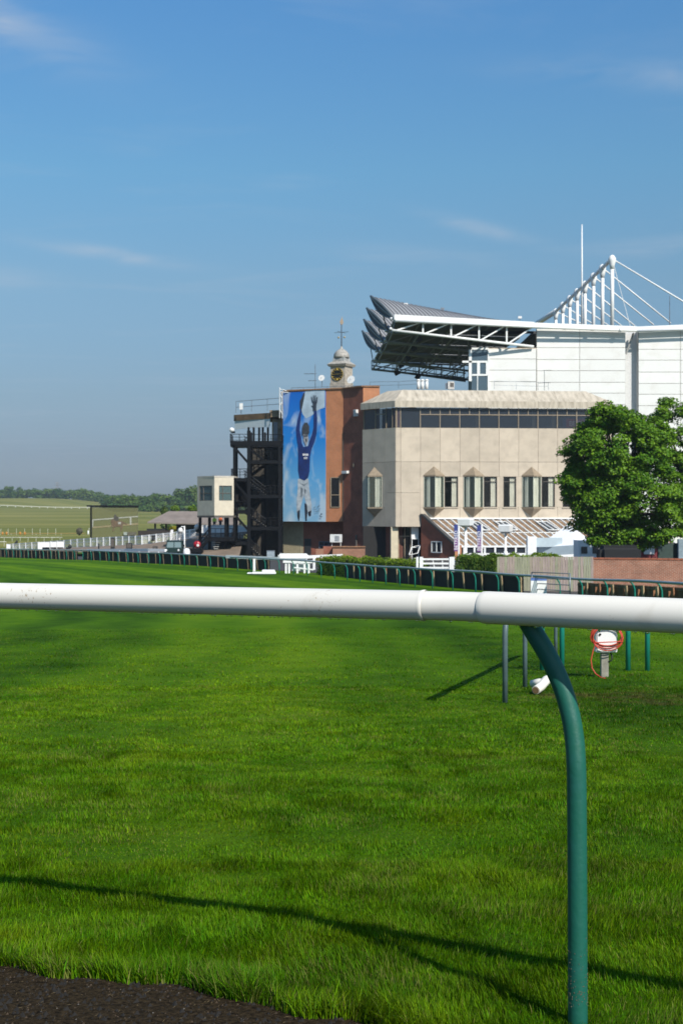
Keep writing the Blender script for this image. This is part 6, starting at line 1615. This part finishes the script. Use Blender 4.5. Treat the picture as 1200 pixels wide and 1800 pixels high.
# tall square-headed lamp posts with banners in front of the glasshouse
def box_lamp(px, pyt, pyb, d, w, label):
    b0 = P(px, pyb, d); t_ = thing('lamp_post', b0, label, 'lamp', 'white lamp posts with square heads'); top = P(px, pyt+8, d)
    MB().tube([b0, b0.lerp(top, .22), b0.lerp(top, .221), top], [.17, .16, .10, .09], 10).build('pole', wp, t_, True)
    hw = w; c = P(px, pyt+6, d)
    MB().lathe(Vector((c.x, c.y, 0)), [(.25*hw, Zp(pyt+16, d)), (.62*hw, Zp(pyt+12.5, d)), (.66*hw, Zp(pyt+2, d)), (.55*hw, Zp(pyt, d))], 4, ang0=.35).build('head', wp, t_)
box_lamp(818, 911, 1004, 97., .95, 'taller white square-headed lamp post between the two banners'); box_lamp(888, 922, 980, 112., 1.0, 'shorter white square-headed lamp post behind the plank fence')
pur = [mat('banner_blue', (.03, .05, .22), .6, var=.1), mat('banner_purple', (.16, .05, .22), .6, var=.1)]
for i, (px, pt, pb) in enumerate(((801, 922, 969), (841.5, 923, 970))):
    d = 118.; b0 = P(px+4, 985, d); t_ = thing('banner', b0, ('purple vertical banner on a white post left of the square-headed lamp', 'purple vertical banner on a white post right of the square-headed lamp')[i], 'banner', 'vertical banners')
    MB().box((X(px+5.0, d), d+.05, (Zp(pt-1, d)+Zp(985, d))/2), (.14, .14, Zp(pt-1, d)-Zp(985, d))).build('pole', wp, t_)
    zm = (Zp(pt, d)+Zp(pb, d))/2
    for k in range(2):
        z0, z1 = (zm, Zp(pt, d)) if k == 0 else (Zp(pb, d), zm)
        MB().box((X(px, d), d, (z0+z1)/2), (X(px+3.6, d)-X(px-3.6, d), .03, z1-z0)).build('cloth', pur[k], t_)
    text_mesh('BETFRED', .40, 'lettering', wl, t_, (X(px, d), d-.03, Zp(pb-2, d)), (0, 0, 1), (-1, 0, 0), .01, 1.02)

# ------------------------------------------------------------------ marquee left of the tree
cloth = mat('marquee_cloth', (.80, .81, .82), .6, var=.04); cloth2 = mat('marquee_cloth_shaded', (.46, .55, .60), .6, var=.06)  # valance colour has the shade on the cloth painted in
md_ = 136.; root = thing('marquee', P(980, 990, md_), 'white marquee with a pointed roof between the glasshouse and the tree', 'tent')
c0, c1, c2, c3 = P(942, 962, md_), P(1012, 958, md_-2), P(1048, 958, md_+6), P(968, 962, md_+8); pk = P(998, 921, md_+3)
q = MB().add([c0, c1, c2, c3, pk, pk-Vector((0, 0, .1))], [(0, 1, 4), (1, 2, 4), (2, 3, 4), (3, 0, 4), (1, 0, 5), (2, 1, 5), (3, 2, 5), (0, 3, 5)]); q.build('roof', cloth, root)
for a, b in ((c0, c1), (c1, c2), (c3, c0)):
    MB().extrude([a, b, b-Vector((0, 0, .85)), a-Vector((0, 0, .85))], Vector((0, .04, 0))).build('valance', cloth2, root)
for c in (c0, c1, c2, c3): MB().bar(c, Vector((c.x, c.y, -4.1)), .14).build('leg', galv_white, root)
bevel_box((X(933, md_-1), md_-1, (Zp(943, md_)+(-4.0))/2), (X(941, md_)-X(925, md_), .9, Zp(943, md_)+4.0), .05, 'end_panel', cloth, root)
MB().box(((X(940, md_)+X(985, md_))/2, md_-.8, Zp(953, md_)), (X(985, md_)-X(940, md_), .1, Zp(945, md_)-Zp(961, md_))).build('side_valance', cloth2, root)
root = thing('site_cabin', P(1030, 985, 125), 'low white cabin showing under the leafy tree behind the brick wall', 'cabin')
d = 125.; MB().box((X(1040, d), d+1.5, Zp(972, d)), (X(1062, d)-X(1016, d), 3, 2.2)).build('body', soft, root)
for px in (1026, 1046): MB().box((X(px, d), d-.02, Zp(967, d)), (.55, .06, .6)).build('window', dark_frame, root)
root = thing('dark_box', P(1090, 985, 104), 'black round-topped box in the shade under the tree behind the brick wall', 'box')
d = 104.; bevel_box((X(1091, d), d+1, Zp(976, d)), (X(1128, d)-X(1055, d), 2, Zp(958, d)-Zp(992, d)), .3, 'cover', mat('black_cover', (.006, .007, .008), .8), root)
root = thing('catering_cabin', P(1165, 985, 122), 'red and white cabin half hidden right of the tree trunk behind the brick wall', 'cabin')
d = 122.; MB().box((X(1160, d), d+1.5, Zp(976, d)), (X(1200, d)-X(1126, d), 3, 2.0)).build('body', mat('dark_red_paint', (.22, .03, .035), .6), root); MB().box((X(1140, d), d-.05, Zp(965, d)), (.9, .1, .9)).build('hatch', soft, root); MB().box((X(1178, d), d-.05, Zp(972, d)), (2.2, .1, 1.7)).build('shutter', mat('dark_green_paint', (.03, .06, .05), .6), root); MB().box((X(1205, d), d-.4, Zp(970, d)), (1.6, .5, 2.2)).build('locker', mat('grey_blue_paint', (.25, .33, .38), .6), root)

# ------------------------------------------------------------------ dark green truck
d = 169.; base = P(306, 979, d); root = thing('utility_truck', base, 'dark green utility truck with its windscreen facing the course, left of the black stair', 'truck')
tg = mat('dark_green_coach', (.012, .032, .026), .35, var=.1); z0 = base.z; x0 = base.x
V = lambda x, y, z: Vector((x0+x, d+y, z0+z))
bevel_box(V(0, .6, .75), (2.1, 4.2, .7), .12, 'body', tg, root)
q = MB().extrude([V(-.98, 0, 1.05), V(.98, 0, 1.05), V(.88, .25, 1.85), V(-.88, .25, 1.85)], (0, 1.9, 0)); cab = q.build('cab', tg, root)
MB().extrude([V(-.86, -.03, 1.12), V(-.05, -.03, 1.12), V(-.05, .19, 1.76), V(-.78, .19, 1.76)], (0, .02, 0)).build('windscreen', glass_mat('cab_glass', (.20, .27, .27), .3), cab); MB().extrude([V(.05, -.03, 1.12), V(.86, -.03, 1.12), V(.78, .19, 1.76), V(.05, .19, 1.76)], (0, .02, 0)).build('windscreen', MATS.get('x') or glass_mat('cab_glass', (.20, .27, .27), .3), cab)
MB().box(V(0, 1.2, 1.9), (1.8, 2.0, .08)).build('roof', tg, cab)
for sx in (-1, 1):
    MB().lathe(V(sx*.85, -.1, .35), [(.05, -.13), (.36, -.12), (.36, .12), (.05, .13)], 14, axis=(1, 0, 0)).build('wheel', sp, root); MB().lathe(V(sx*.85, 2.0, .35), [(.05, -.13), (.36, -.12), (.36, .12), (.05, .13)], 14, axis=(1, 0, 0)).build('wheel', sp, root)
    MB().lathe(V(sx*.72, -1.52, .85), [(.12, 0), (.12, .05), (.02, .06)], 10, axis=(0, -1, 0)).build('headlight', galv_white, root); MB().box(V(sx*1.15, .1, 1.35), (.18, .08, .26)).build('mirror', sp, root)
MB().box(V(0, -1.54, .5), (1.9, .12, .16)).build('bumper', blk, root)
MB().box(V(2.3, 1.2, .75), (2.0, 1.9, .5)).build('trailer_bed', blk, root)

# ------------------------------------------------------------------ small dark machines and bins along the apron
def small(px, pyt, pyb, wpx, d, name, label, cat, style):
    b0 = P(px, pyb, d); t_ = thing(name, b0, label, cat); w = wpx*d/F; h = (pyb-pyt)*d/F
    if style == 'bin':
        MB().lathe(b0, [(w*.42, 0), (w*.5, h*.75)], 10).build('body', sp, t_, True); MB().lathe(b0, [(w*.54, h*.75), (w*.5, h*.9), (w*.2, h)], 10).build('lid', lk, t_, True)
    elif style == 'cabinet':
        bevel_box(b0+Vector((0, 0, h/2)), (w, w*.9, h), .04, 'cabinet', sp, t_); MB().box(b0+Vector((0, -w*.46, h*.55)), (w*.8, .03, h*.7)).build('grille', dark_frame, t_)
    else:
        MB().lathe(b0+Vector((w*.18, 0, h*.6)), [(.02, -h*.4), (w*.3, -h*.25), (w*.34, h*.1), (.05, h*.4)], 9).build('hood', sp, t_, True); MB().box(b0+Vector((-w*.15, 0, h*.25)), (w*.6, w*.5, h*.45)).build('base', lk, t_)
small(29, 949.5, 956.5, 6, 238, 'covered_machine', 'small dark covered machine above the left end of the white rail fence', 'machine', 'm')
small(121.5, 957, 966.5, 10, 205, 'covered_machine', 'dark hooded machine on the apron left of the see-through screen', 'machine', 'm')
small(198.5, 945, 965, 6.5, 190, 'loudspeaker_cabinet', 'tall black cabinet in front of the see-through screen', 'cabinet', 'cabinet'); small(227.5, 954.5, 965, 10, 185, 'loudspeaker_cabinet', 'squat black cabinet right of the tall one on the apron', 'cabinet', 'cabinet')
small(269, 940.5, 951, 5.5, 190, 'litter_bin', 'dark litter bin standing against the white rail fence', 'bin', 'bin'); small(174, 955, 965, 2.6, 195, 'bollard', 'slim dark bollard on the apron below the screen', 'bollard', 'bin')
small(273, 960, 966, 8, 172, 'equipment_box', 'low blue equipment box left of the green truck', 'box', 'cabinet')
root = thing('white_sign', P(303, 940, 187.), 'small white sign on the rail fence in front of the pavilion', 'sign'); MB().box(P(302.5, 935, 187), (.35, .06, .55)).build('plate', soft, root); MB().bar(P(302.5, 937, 187), P(302.5, 948, 187), .06).build('stem', wp, root)

# ------------------------------------------------------------------ see-through picture screen with horse and rider
sd_ = 262.; root = thing('picture_screen', P(200, 960, sd_), 'large mesh screen printed with a rider on a galloping horse, beyond the rail fence', 'screen')
mesh_m = bpy.data.materials.new('printed_mesh'); mesh_m.use_nodes = True; t_ = mesh_m.node_tree; t_.nodes.clear()
o_ = N(t_, 'ShaderNodeOutputMaterial'); d_ = N(t_, 'ShaderNodeBsdfDiffuse'); d_.inputs[0].default_value = (.17, .17, .085, 1); tr_ = N(t_, 'ShaderNodeBsdfTransparent'); mx_ = N(t_, 'ShaderNodeMixShader'); mx_.inputs[0].default_value = .42
t_.links.new(d_.outputs[0], mx_.inputs[1]); t_.links.new(tr_.outputs[0], mx_.inputs[2]); t_.links.new(mx_.outputs[0], o_.inputs[0])
MB().extrude([P(161, 948, sd_), P(243, 946, sd_), P(243, 891, sd_), P(161, 891, sd_)], (0, .03, 0)).build('mesh', mesh_m, root)
MB().bar(P(153, 889.5, sd_), P(244, 890, sd_), .28, .3).build('top_bar', blk, root); MB().bar(P(160.5, 890, sd_), P(160.5, 950, sd_), .3).build('side_post', blk, root); MB().bar(P(242.5, 892, sd_+.2), P(242.5, 950, sd_+.2), .10).build('side_post', galv, root)
fl = [0]
def pr_(L, name, m):
    fl[0] += 1; return MB().extrude([P(150+u/6., 860+v/6., sd_-.04-.006*fl[0]) for u, v in L], (0, .004, 0)).build(name, m, root)
hb = mat('printed_brown', (.15, .10, .06), .8, var=.2); hw_ = mat('printed_white', (.40, .40, .36), .8); hd = mat('printed_dark', (.07, .065, .055), .8); dirt = mat('printed_track', (.27, .22, .12), .8)
pr_([(80, 395), (560, 355), (560, 375), (80, 412)], 'track_band', dirt)
pr_([(78, 318), (560, 282), (560, 292), (78, 330)], 'printed_rail', hw_); pr_([(472, 290), (488, 290), (488, 375), (472, 375)], 'printed_post', hw_); pr_([(76, 325), (88, 325), (84, 400), (76, 400)], 'printed_post', hw_)
pr_([(278, 322), (300, 308), (330, 335), (370, 330), (400, 345), (445, 368), (438, 378), (400, 362), (395, 385), (388, 430), (368, 450), (378, 420), (370, 392), (330, 395), (305, 400), (302, 440), (290, 440), (294, 390), (284, 365), (288, 400), (276, 392), (280, 350), (266, 345)], 'printed_horse', hb)
pr_([(300, 320), (306, 275), (318, 262), (330, 285), (352, 295), (355, 325), (330, 335)], 'printed_rider', hd); pr_([(344, 345), (378, 345), (376, 368), (350, 368)], 'saddle_cloth', hw_)
MB().box(P(221, 938, sd_-.4), (.7, .05, .6)).build('caption_patch', mat('printed_pale', (.32, .36, .33), .8), root); MB().box(P(232, 938, sd_-.4), (1.7, .05, .6)).build('caption_patch', mat('printed_shade', (.12, .11, .08), .8), root)

# ------------------------------------------------------------------ pavilion
pd2 = 216.; root = thing('pavilion', P(310, 945, pd2), 'open sided pavilion with a grey brown hipped roof beyond the rail fence', 'building')
tile_r = mat('pavilion_roof', (.235, .195, .17), .85, var=.15, scale=.6, bump=.3, bscale=8)
e0, e1, e2, e3 = P(259, 917.5, pd2), P(420, 922, pd2-1), P(420, 912, pd2+9), P(272, 912, pd2+9); r0_, r1_ = P(297, 898.5, pd2+4.5), P(420, 899, pd2+4.5)
dz = Vector((0, 0, -.2)); q = MB().add([e0, e1, e2, e3, r0_, r1_, e0+dz, e1+dz, e2+dz, e3+dz], [(0, 1, 5, 4), (2, 3, 4, 5), (3, 0, 4), (6, 9, 8, 7), (0, 6, 7, 1), (3, 9, 6, 0), (2, 8, 9, 3), (1, 7, 8, 2), (1, 2, 5)]); q.build('roof', tile_r, root)
for px in (273, 292.5, 312): MB().bar(P(px, 918, pd2+.5), P(px, 950, pd2+.5), .26).build('post', blk, root)
MB().box(((X(312, pd2)+X(420, pd2))/2, pd2+3, (Zp(919, pd2)+Zp(955, pd2))/2), (X(420, pd2)-X(312, pd2), 4.5, Zp(919, pd2)-Zp(955, pd2))).build('wall', mat('dark_timber', (.022, .02, .018), .8, var=.2), root)
MB().box(((X(244, pd2)+X(303, pd2))/2, pd2-.6, Zp(938, pd2)), (X(303, pd2)-X(244, pd2), .2, .95)).build('low_wall', mat('brown_timber', (.035, .025, .02), .8, var=.2), root)
MB().box(((X(258, pd2)+X(290, pd2))/2, pd2+.3, Zp(931.5, pd2)), (X(290, pd2)-X(258, pd2), .5, .35)).build('counter', lk, root)
# shrubs seen through and behind the pavilion
def bush(px, pyb, wpx, hpx, d, m, label, n=900, size=.35, name='shrub'):
    b0 = P(px, pyb, d); w, h = wpx*d/F, hpx*d/F; t_ = thing(name, b0, label, 'shrub')
    u = rng.normal(0, 1, (n, 3)); u /= np.linalg.norm(u, axis=1)[:, None]; r_ = rng.random(n)**.35; u2 = u*r_[:, None]*(.8+.35*vnoise(u[:, 0]*3+9, u[:, 2]*3+9, .8, 4))[:, None]
    pts = np.array(b0)+np.stack([u2[:, 0]*w/2, u2[:, 1]*w/2, h/2+u2[:, 2]*h/2], 1); leaves('leaves', pts, u, size, m, t_, kind='stuff'); MB().tube([b0-Vector((0, 0, .2)), b0+Vector((0, 0, h*.6))], .12, 5).build('stem', twig, t_)
yl = leaf_mat('yellow_leaf', (.20, .22, .015), (.45, .36, .02)); mid_leaf = leaf_mat('mid_leaf', (.05, .10, .018), (.12, .17, .03))
bush(289, 907, 12, 16, 260, mid_leaf, 'rounded olive shrub left of two behind the pavilion ridge'); bush(308.5, 902, 15, 14, 255, dark_leaf, 'dark green shrub above the pavilion ridge'); bush(339, 902, 16, 14, 250, dark_leaf, 'dark green shrub behind the pavilion next to the office'); bush(298, 933, 30, 14, 232, mid_leaf, 'green bush seen through the open pavilion', 1200); bush(306, 933, 14, 7, 228, yl, 'yellow flowering bush at the pavilion corner', 500)
bush(140, 940, 11, 12, 330, leaf_mat('grey_twig', (.12, .12, .08), (.19, .17, .12)), 'grey twiggy bush left of the see-through screen', 600)
# marker posts, barrels and rail out on the heath
def on_heath(px, py):
    """distance at which the heath is seen at that photo row"""
    ds = np.arange(230, 1000, 2.); z = zg((px-600)*ds/F, ds); ang = 900+(EYE-z)*F/ds; i = int(np.argmin(np.abs(ang-py))); return float(ds[i])
orange = mat('orange_plastic', (.55, .22, .02), .5)
bdist = on_heath(20, 940)
for i, px in enumerate((5, 12, 36, 44)):
    b0 = G(px, bdist); t_ = thing('orange_barrel', b0, ('orange barrel at the left edge of the heath, first of the pair', 'orange barrel second from the left edge on the heath', 'orange barrel third from the left, alone of the right pair', 'orange barrel furthest right of the four on the heath')[i], 'barrel', 'orange barrels on the heath'); s = bdist/F
    MB().lathe(b0, [(1.5*s, 0), (1.6*s, 2.4*s), (1.5*s, 4.8*s)], 10).build('drum', orange, t_, True); MB().lathe(b0, [(1.7*s, 4.8*s), (1.7*s, 5.3*s)], 10).build('lid', mat('pale_orange', (.62, .40, .12), .5), t_)
gpost = mat('pale_marker', (.55, .55, .45), .6)
for i, px in enumerate((2, 15, 29.5, 44, 57.5, 71, 84.5, 98.5)):
    b0 = G(px, bdist); t_ = MB().bar(b0, b0+Vector((0, 0, 11*bdist/F)), .10).build('marker_post', gpost); tag(t_, ('slim pale marker post at the left edge of the heath', 'slim pale marker post between the two left barrels and the third', 'slim pale marker post just left of the third barrel', 'slim pale marker post behind the rightmost orange barrel', 'slim pale marker post, first one right of the orange barrels', 'slim pale marker post, second one right of the orange barrels', 'slim pale marker post, third one right of the orange barrels', 'slim pale marker post nearest to the grey twiggy bush')[i], 'post', 'marker posts on the heath')
d = bdist; t_ = thing('rope_line', G(70, d), 'low tan rope line across the heath between the marker posts', 'rope'); MB().tube([G(-10, d, .45), G(60, d, .38), G(150, d, .4)], .10, 5).build('rope', mat('tan_rope', (.36, .24, .07), .8), t_); 
for px in (20, 64, 108): MB().bar(G(px, d), G(px, d, .45), .1).build('peg', gpost, t_)
b0 = G(155.5, on_heath(155, 940)); t_ = thing('white_marker', b0, 'white padded marker standing left of the see-through screen', 'marker'); MB().lathe(b0, [(.22, 0), (.26, .5), (.22, 1.0), (.1, 1.15)], 8).build('pad', soft, t_, True); MB().tube([b0+Vector((.12, 0, .9)), b0+Vector((.28, 0, 1.9))], .05, 5).build('stick', wp, t_)
for j, (py, pa, pb, lab) in enumerate(((949, -20, 110, 'thin pale rail across the heath just above the white rail fence'), (958, -20, 12, 'short pale rail at the left edge beside the white rail fence'))):
    d = on_heath(20, py+3); t_ = thing('thin_rail', G(pa, d), lab, 'rail'); MB().tube([G(pa, d, .9), G(pb, d, .9)], .09, 5).build('rail', gpost, t_)
    for px in range(pa, pb, 14): MB().bar(G(px, d), G(px, d, .9), .08).build('post', gpost, t_)
d = 985.; t_ = thing('white_rail', G(70, d), 'distant white rail across the heath at the foot of the low hill', 'rail')
for px in range(0, 420, 14):
    if 230 < px: continue
    a, b = G(px, d, 1.0), G(px+14, d, 1.0); MB().bar(a, b, .3, .5).build('rail', gpost, t_); MB().bar(G(px, d), G(px, d, 1.0), .3).build('post', soft, t_)

# ------------------------------------------------------------------ two workers on the terrace
skin = mat('skin', (.50, .30, .21), .6); hair = mat('dark_hair', (.03, .02, .015), .7); trous = mat('dark_trousers', (.02, .022, .03), .8)
def skinned(name, verts, edges, radii, m, parent):
    me = bpy.data.meshes.new(name); me.from_pydata([tuple(v) for v in verts], edges, []); o = bpy.data.objects.new(name, me); COL.objects.link(o)
    sk = o.modifiers.new('skin', 'SKIN'); 
    for i, r_ in enumerate(radii): me.skin_vertices[0].data[i].radius = (r_, r_) if not isinstance(r_, tuple) else r_
    me.skin_vertices[0].data[0].use_root = True
    o.modifiers.new('sub', 'SUBSURF').levels = 1; o.modifiers['sub'].render_levels = 1
    dg = bpy.context.evaluated_depsgraph_get(); me2 = bpy.data.meshes.new_from_object(o.evaluated_get(dg)); bpy.data.objects.remove(o)
    me2.polygons.foreach_set('use_smooth', [True]*len(me2.polygons)); me2.materials.clear(); me2.materials.append(m)
    o = bpy.data.objects.new(name, me2); COL.objects.link(o); o.parent = parent; return o
def person(px, pyb, d, vest, label, face=0., arm=0.):
    b0 = P(px, pyb, d); t_ = thing('person', b0, label, 'person'); t_.rotation_euler = (0, 0, face)
    V = [(0, 0, .93), (0, 0, 1.15), (0, 0, 1.40), (0, -.01, 1.53), (0, -.02, 1.66), (0, -.02, 1.76), (.19, 0, 1.42), (.26, -.02+arm, 1.16), (.25, -.16+arm, .92), (.25, -.20+arm, .83), (-.19, 0, 1.42), (-.27, -.03, 1.16), (-.24, -.22, .98), (-.22, -.28, .92), (.10, 0, .88), (.11, -.02, .49), (.11, .03, .08), (.12, -.12, .04), (-.10, 0, .88), (-.12, .04, .49), (-.12, .10, .08), (-.13, -.05, .04)]
    E = [(0, 1), (1, 2), (2, 3), (3, 4), (4, 5), (2, 6), (6, 7), (7, 8), (8, 9), (2, 10), (10, 11), (11, 12), (12, 13), (0, 14), (14, 15), (15, 16), (16, 17), (0, 18), (18, 19), (19, 20), (20, 21)]
    Rr = [.14, .135, .15, .06, .10, .075, .07, .05, .038, .04, .07, .05, .038, .04, .095, .065, .045, .05, .095, .065, .045, .05]
    skinned('body', V, E, Rr, skin, t_)
    skinned('vest', [V[0], V[1], V[2], V[6], V[7], V[8], V[10], V[11], V[12]], [(0, 1), (1, 2), (2, 3), (3, 4), (4, 5), (2, 6), (6, 7), (7, 8)], [.175, .17, .18, .095, .07, .055, .095, .07, .055], vest, t_)
    skinned('trousers', [V[0], V[14], V[15], V[16], V[18], V[19], V[20]], [(0, 1), (1, 2), (2, 3), (0, 4), (4, 5), (5, 6)], [.165, .12, .085, .07, .12, .085, .07], trous, t_)
    m = MB(); w = Vector(b0); m.lathe(w+Vector((0, .01, 1.70)), [(.118, -.03), (.122, .03), (.09, .09), (.03, .12)], 12); m.build('hair', hair, t_, True)
hy = mat('yellow_vest', (.55, .72, .03), .6, var=.1); ho_ = mat('orange_vest', (.80, .16, .04), .6, var=.1)
person(377, 929.5, 201., hy, 'person in a yellow high visibility vest and dark trousers on the terrace under the office', .4); person(387.5, 928.5, 202., ho_, 'person in an orange high visibility jacket and dark trousers on the terrace under the office', 2.6, .05)
# white stall behind the workers
root = thing('white_stall', P(383, 941, 195), 'white low stall on the terrace behind the two workers', 'stall'); d = 195.
MB().box(((X(352, d)+X(434, d))/2, d, Zp(931, d)), (X(434, d)-X(352, d), 1.2, .95)).build('counter', soft, root)
MB().box(((X(352, d)+X(434, d))/2, d-.2, Zp(923.5, d)), (X(434, d)-X(352, d), .9, .09)).build('top', wp, root)

# ------------------------------------------------------------------ leafy tree by the brick wall
tree_leaf = leaf_mat('maple_leaf', (.050, .145, .006), (.17, .30, .010), .26, .25)
bark = mat('bark', (.075, .055, .038), .9, var=.3, scale=6, bump=.6, coord='Object')
def tree(px, d, base_z, blobs, label, nclump, per, size, seed, trunk_r, trunk_top):
    r3 = np.random.default_rng(seed); b0 = Vector((X(px, d), d, base_z)); root = thing('tree', b0, label, 'tree')
    q = MB(); tt = Vector((b0.x+.1, d, trunk_top)); q.tube([b0-Vector((0, 0, .3)), b0+Vector((0, 0, .5)), b0.lerp(tt, .6), tt], [trunk_r*1.35, trunk_r, trunk_r*.85, trunk_r*.6], 12)
    cl = []
    tot = sum(b[2]*b[3] for b in blobs)
    for (cx_, cz_, rx, rz, ry) in blobs:
        n = int(nclump*rx*rz/tot)
        for k in range(n):
            u = r3.normal(0, 1, 3); u /= np.linalg.norm(u); rr = (.45+.55*r3.random()**.45)
            p = np.array([cx_+u[0]*rx*rr, d+u[1]*ry*rr, cz_+u[2]*rz*rr]); cl.append((p, u))
    for k in range(0, len(cl), 5):
        p, u = cl[k]; m0 = Vector((b0.x, d, trunk_top-1.5+3*r3.random())); e = Vector(p); mid = m0.lerp(e, .55)+Vector((0, 0, .5)); q.tube([m0, mid, e], [.16, .09, .03], 5)
    q.build('trunk', bark, root, True)
    P_, N_, T_ = [], [], []
    for p, u in cl:
        n = int(per*r3.uniform(.5, 1.3)); sc = r3.uniform(.55, 1.05)
        v = r3.normal(0, 1, (n, 3)); v /= np.linalg.norm(v, axis=1)[:, None]; rad = r3.random(n)**.4
        o_ = v*rad[:, None]*np.array([1.0, 1.0, .55])*sc
        # clumps droop like boughs: tilt along the outward direction
        o_[:, 2] -= .25*(o_[:, 0]*u[0]+o_[:, 1]*u[1])
        P_.append(p+o_); nn = np.tile(np.array([u[0]*.35, u[1]*.35-.1, .85]), (n, 1))+v*.35; N_.append(nn); T_.append(np.clip(r3.normal(.45, .25, n)+r3.normal(0, .16), 0, 1))
    leaves('crown', np.concatenate(P_), np.concatenate(N_), size, tree_leaf, root, np.concatenate(T_))
    return root
TD = 110.; tz = lambda py: Zp(py, TD); tx = lambda px: X(px, TD); s_ = TD/F
def B5(px, py, rpx, rpy, ry): return (tx(px), tz(py), rpx*s_, rpy*s_, ry)
tree(1090, TD, -3.6, [B5(1075, 790, 80, 82, 3.6), B5(1045, 870, 58, 66, 3.0), B5(1130, 880, 95, 72, 3.8), B5(1060, 905, 62, 44, 3.2), B5(1095, 735, 40, 26, 2.0), B5(1020, 800, 34, 40, 1.6), B5(1150, 930, 60, 28, 3.0), B5(1010, 850, 26, 28, 1.6), B5(1060, 938, 58, 22, 2.6), B5(1120, 945, 55, 18, 2.6), B5(1042, 762, 30, 32, 1.8), B5(1140, 775, 36, 44, 2.4)], 'big leafy green tree with a dense dark underside behind the brick wall', 450, 230, .20, 5, .42, 2.2)
tree(1215, TD+4, -3.6, [(X(1185, TD+4), Zp(770, TD+4), 52*s_, 68*s_, 2.6), (X(1225, TD+4), Zp(860, TD+4), 66*s_, 90*s_, 3.2), (X(1170, TD+4), Zp(722, TD+4), 30*s_, 18*s_, 1.6)], 'thinner leafy tree at the right edge with gaps showing the white cladding', 140, 170, .20, 6, .35, 2.5)

# ------------------------------------------------------------------ far woods and pylon
wood_leaf = leaf_mat('wood_leaf', (.035, .085, .018), (.11, .17, .025), .2, .1)
def woods(name, lst, seed):
    r3 = np.random.default_rng(seed); P_, N_, T_ = [], [], []
    for x, d, h, w in lst:
        z0 = zgf(x, d); n = 420; tone = np.clip(r3.normal(.45, .3), 0, 1)
        sub = r3.normal(0, 1, (12, 3)); sub /= np.linalg.norm(sub, axis=1)[:, None]
        for s in sub:
            c = np.array([x+s[0]*w*.34, d+s[1]*w*.3, z0+h*(.46+s[2]*.34)]); m = n//12
            v = r3.normal(0, 1, (m, 3)); v /= np.linalg.norm(v, axis=1)[:, None]
            P_.append(c+v*(r3.random(m)**.3)[:, None]*np.array([w*.24, w*.24, h*.17])); N_.append(v+np.array([0, 0, .3])); T_.append(np.clip(tone+r3.normal(0, .15, m), 0, 1))
    return leaves(name, np.concatenate(P_), np.concatenate(N_), 1.25, wood_leaf, None, np.concatenate(T_), 'stuff')
lst = []
px = -60
while px < 232:
    d = random.uniform(1330, 1400); h = random.uniform(8.5, 13); lst.append((X(px, d), d, h, random.uniform(9, 14))); px += random.uniform(3.2, 6.5)
woods('far_wood', lst, 21)
lst = []; px = 190
while px < 440:
    d = random.uniform(900, 985); t = (px-190)/150; h = 8.5+3.5*min(1, max(0, t))+random.uniform(-1, 2.2)+(3.5 if 318 < px < 345 else 0); lst.append((X(px, d), d, h, random.uniform(8, 12))); px += random.uniform(3.0, 6.)
for px in range(200, 440, 12): lst.append((X(px, 880), 880., random.uniform(3.5, 6.5), random.uniform(7, 10)))
woods('far_wood', lst, 22)
d = 1500.; b0 = Vector((X(101, d), d, zgf(X(101, d), d))); root = thing('pylon', b0, 'faint lattice pylon above the far wood on the left', 'pylon'); pyl = mat('pylon_steel', (.22, .23, .24), .6)
top = Zp(847, d); H_ = top-b0.z
for sx, sy in ((-1, -1), (1, -1), (1, 1), (-1, 1)): MB().bar(b0+Vector((sx*2.4, sy*2.4, 0)), Vector((b0.x+sx*.3, d+sy*.3, top)), .35).build('leg', pyl, root)
for f, w in ((.68, 4.5), (.82, 3.6), (.94, 2.6)): MB().bar(b0+Vector((-w, 0, H_*f)), b0+Vector((w, 0, H_*f)), .5).build('arm', pyl, root)
q = MB()
for k in range(8):
    s, s2 = k/8, (k+1)/8; w, w2 = 2.4-2.1*s, 2.4-2.1*s2
    for a in (-1, 1): q.bar(b0+Vector((a*w, -w, H_*s)), b0+Vector((-a*w2, -w2, H_*s2)), .22)
q.build('bracing', pyl, root)

# ------------------------------------------------------------------ haze
hm = bpy.data.materials.new('haze_air'); hm.use_nodes = True; ht = hm.node_tree; ht.nodes.clear()
hv = N(ht, 'ShaderNodeVolumePrincipled'); hv.inputs['Color'].default_value = (.66, .78, .93, 1); hv.inputs['Density'].default_value = HAZE
ho = N(ht, 'ShaderNodeOutputMaterial'); ht.links.new(hv.outputs[0], ho.inputs['Volume'])
MB().box((0, 800, 23.0), (1700, 1940, 60)).build('haze', hm, uv=False)['kind'] = 'stuff'
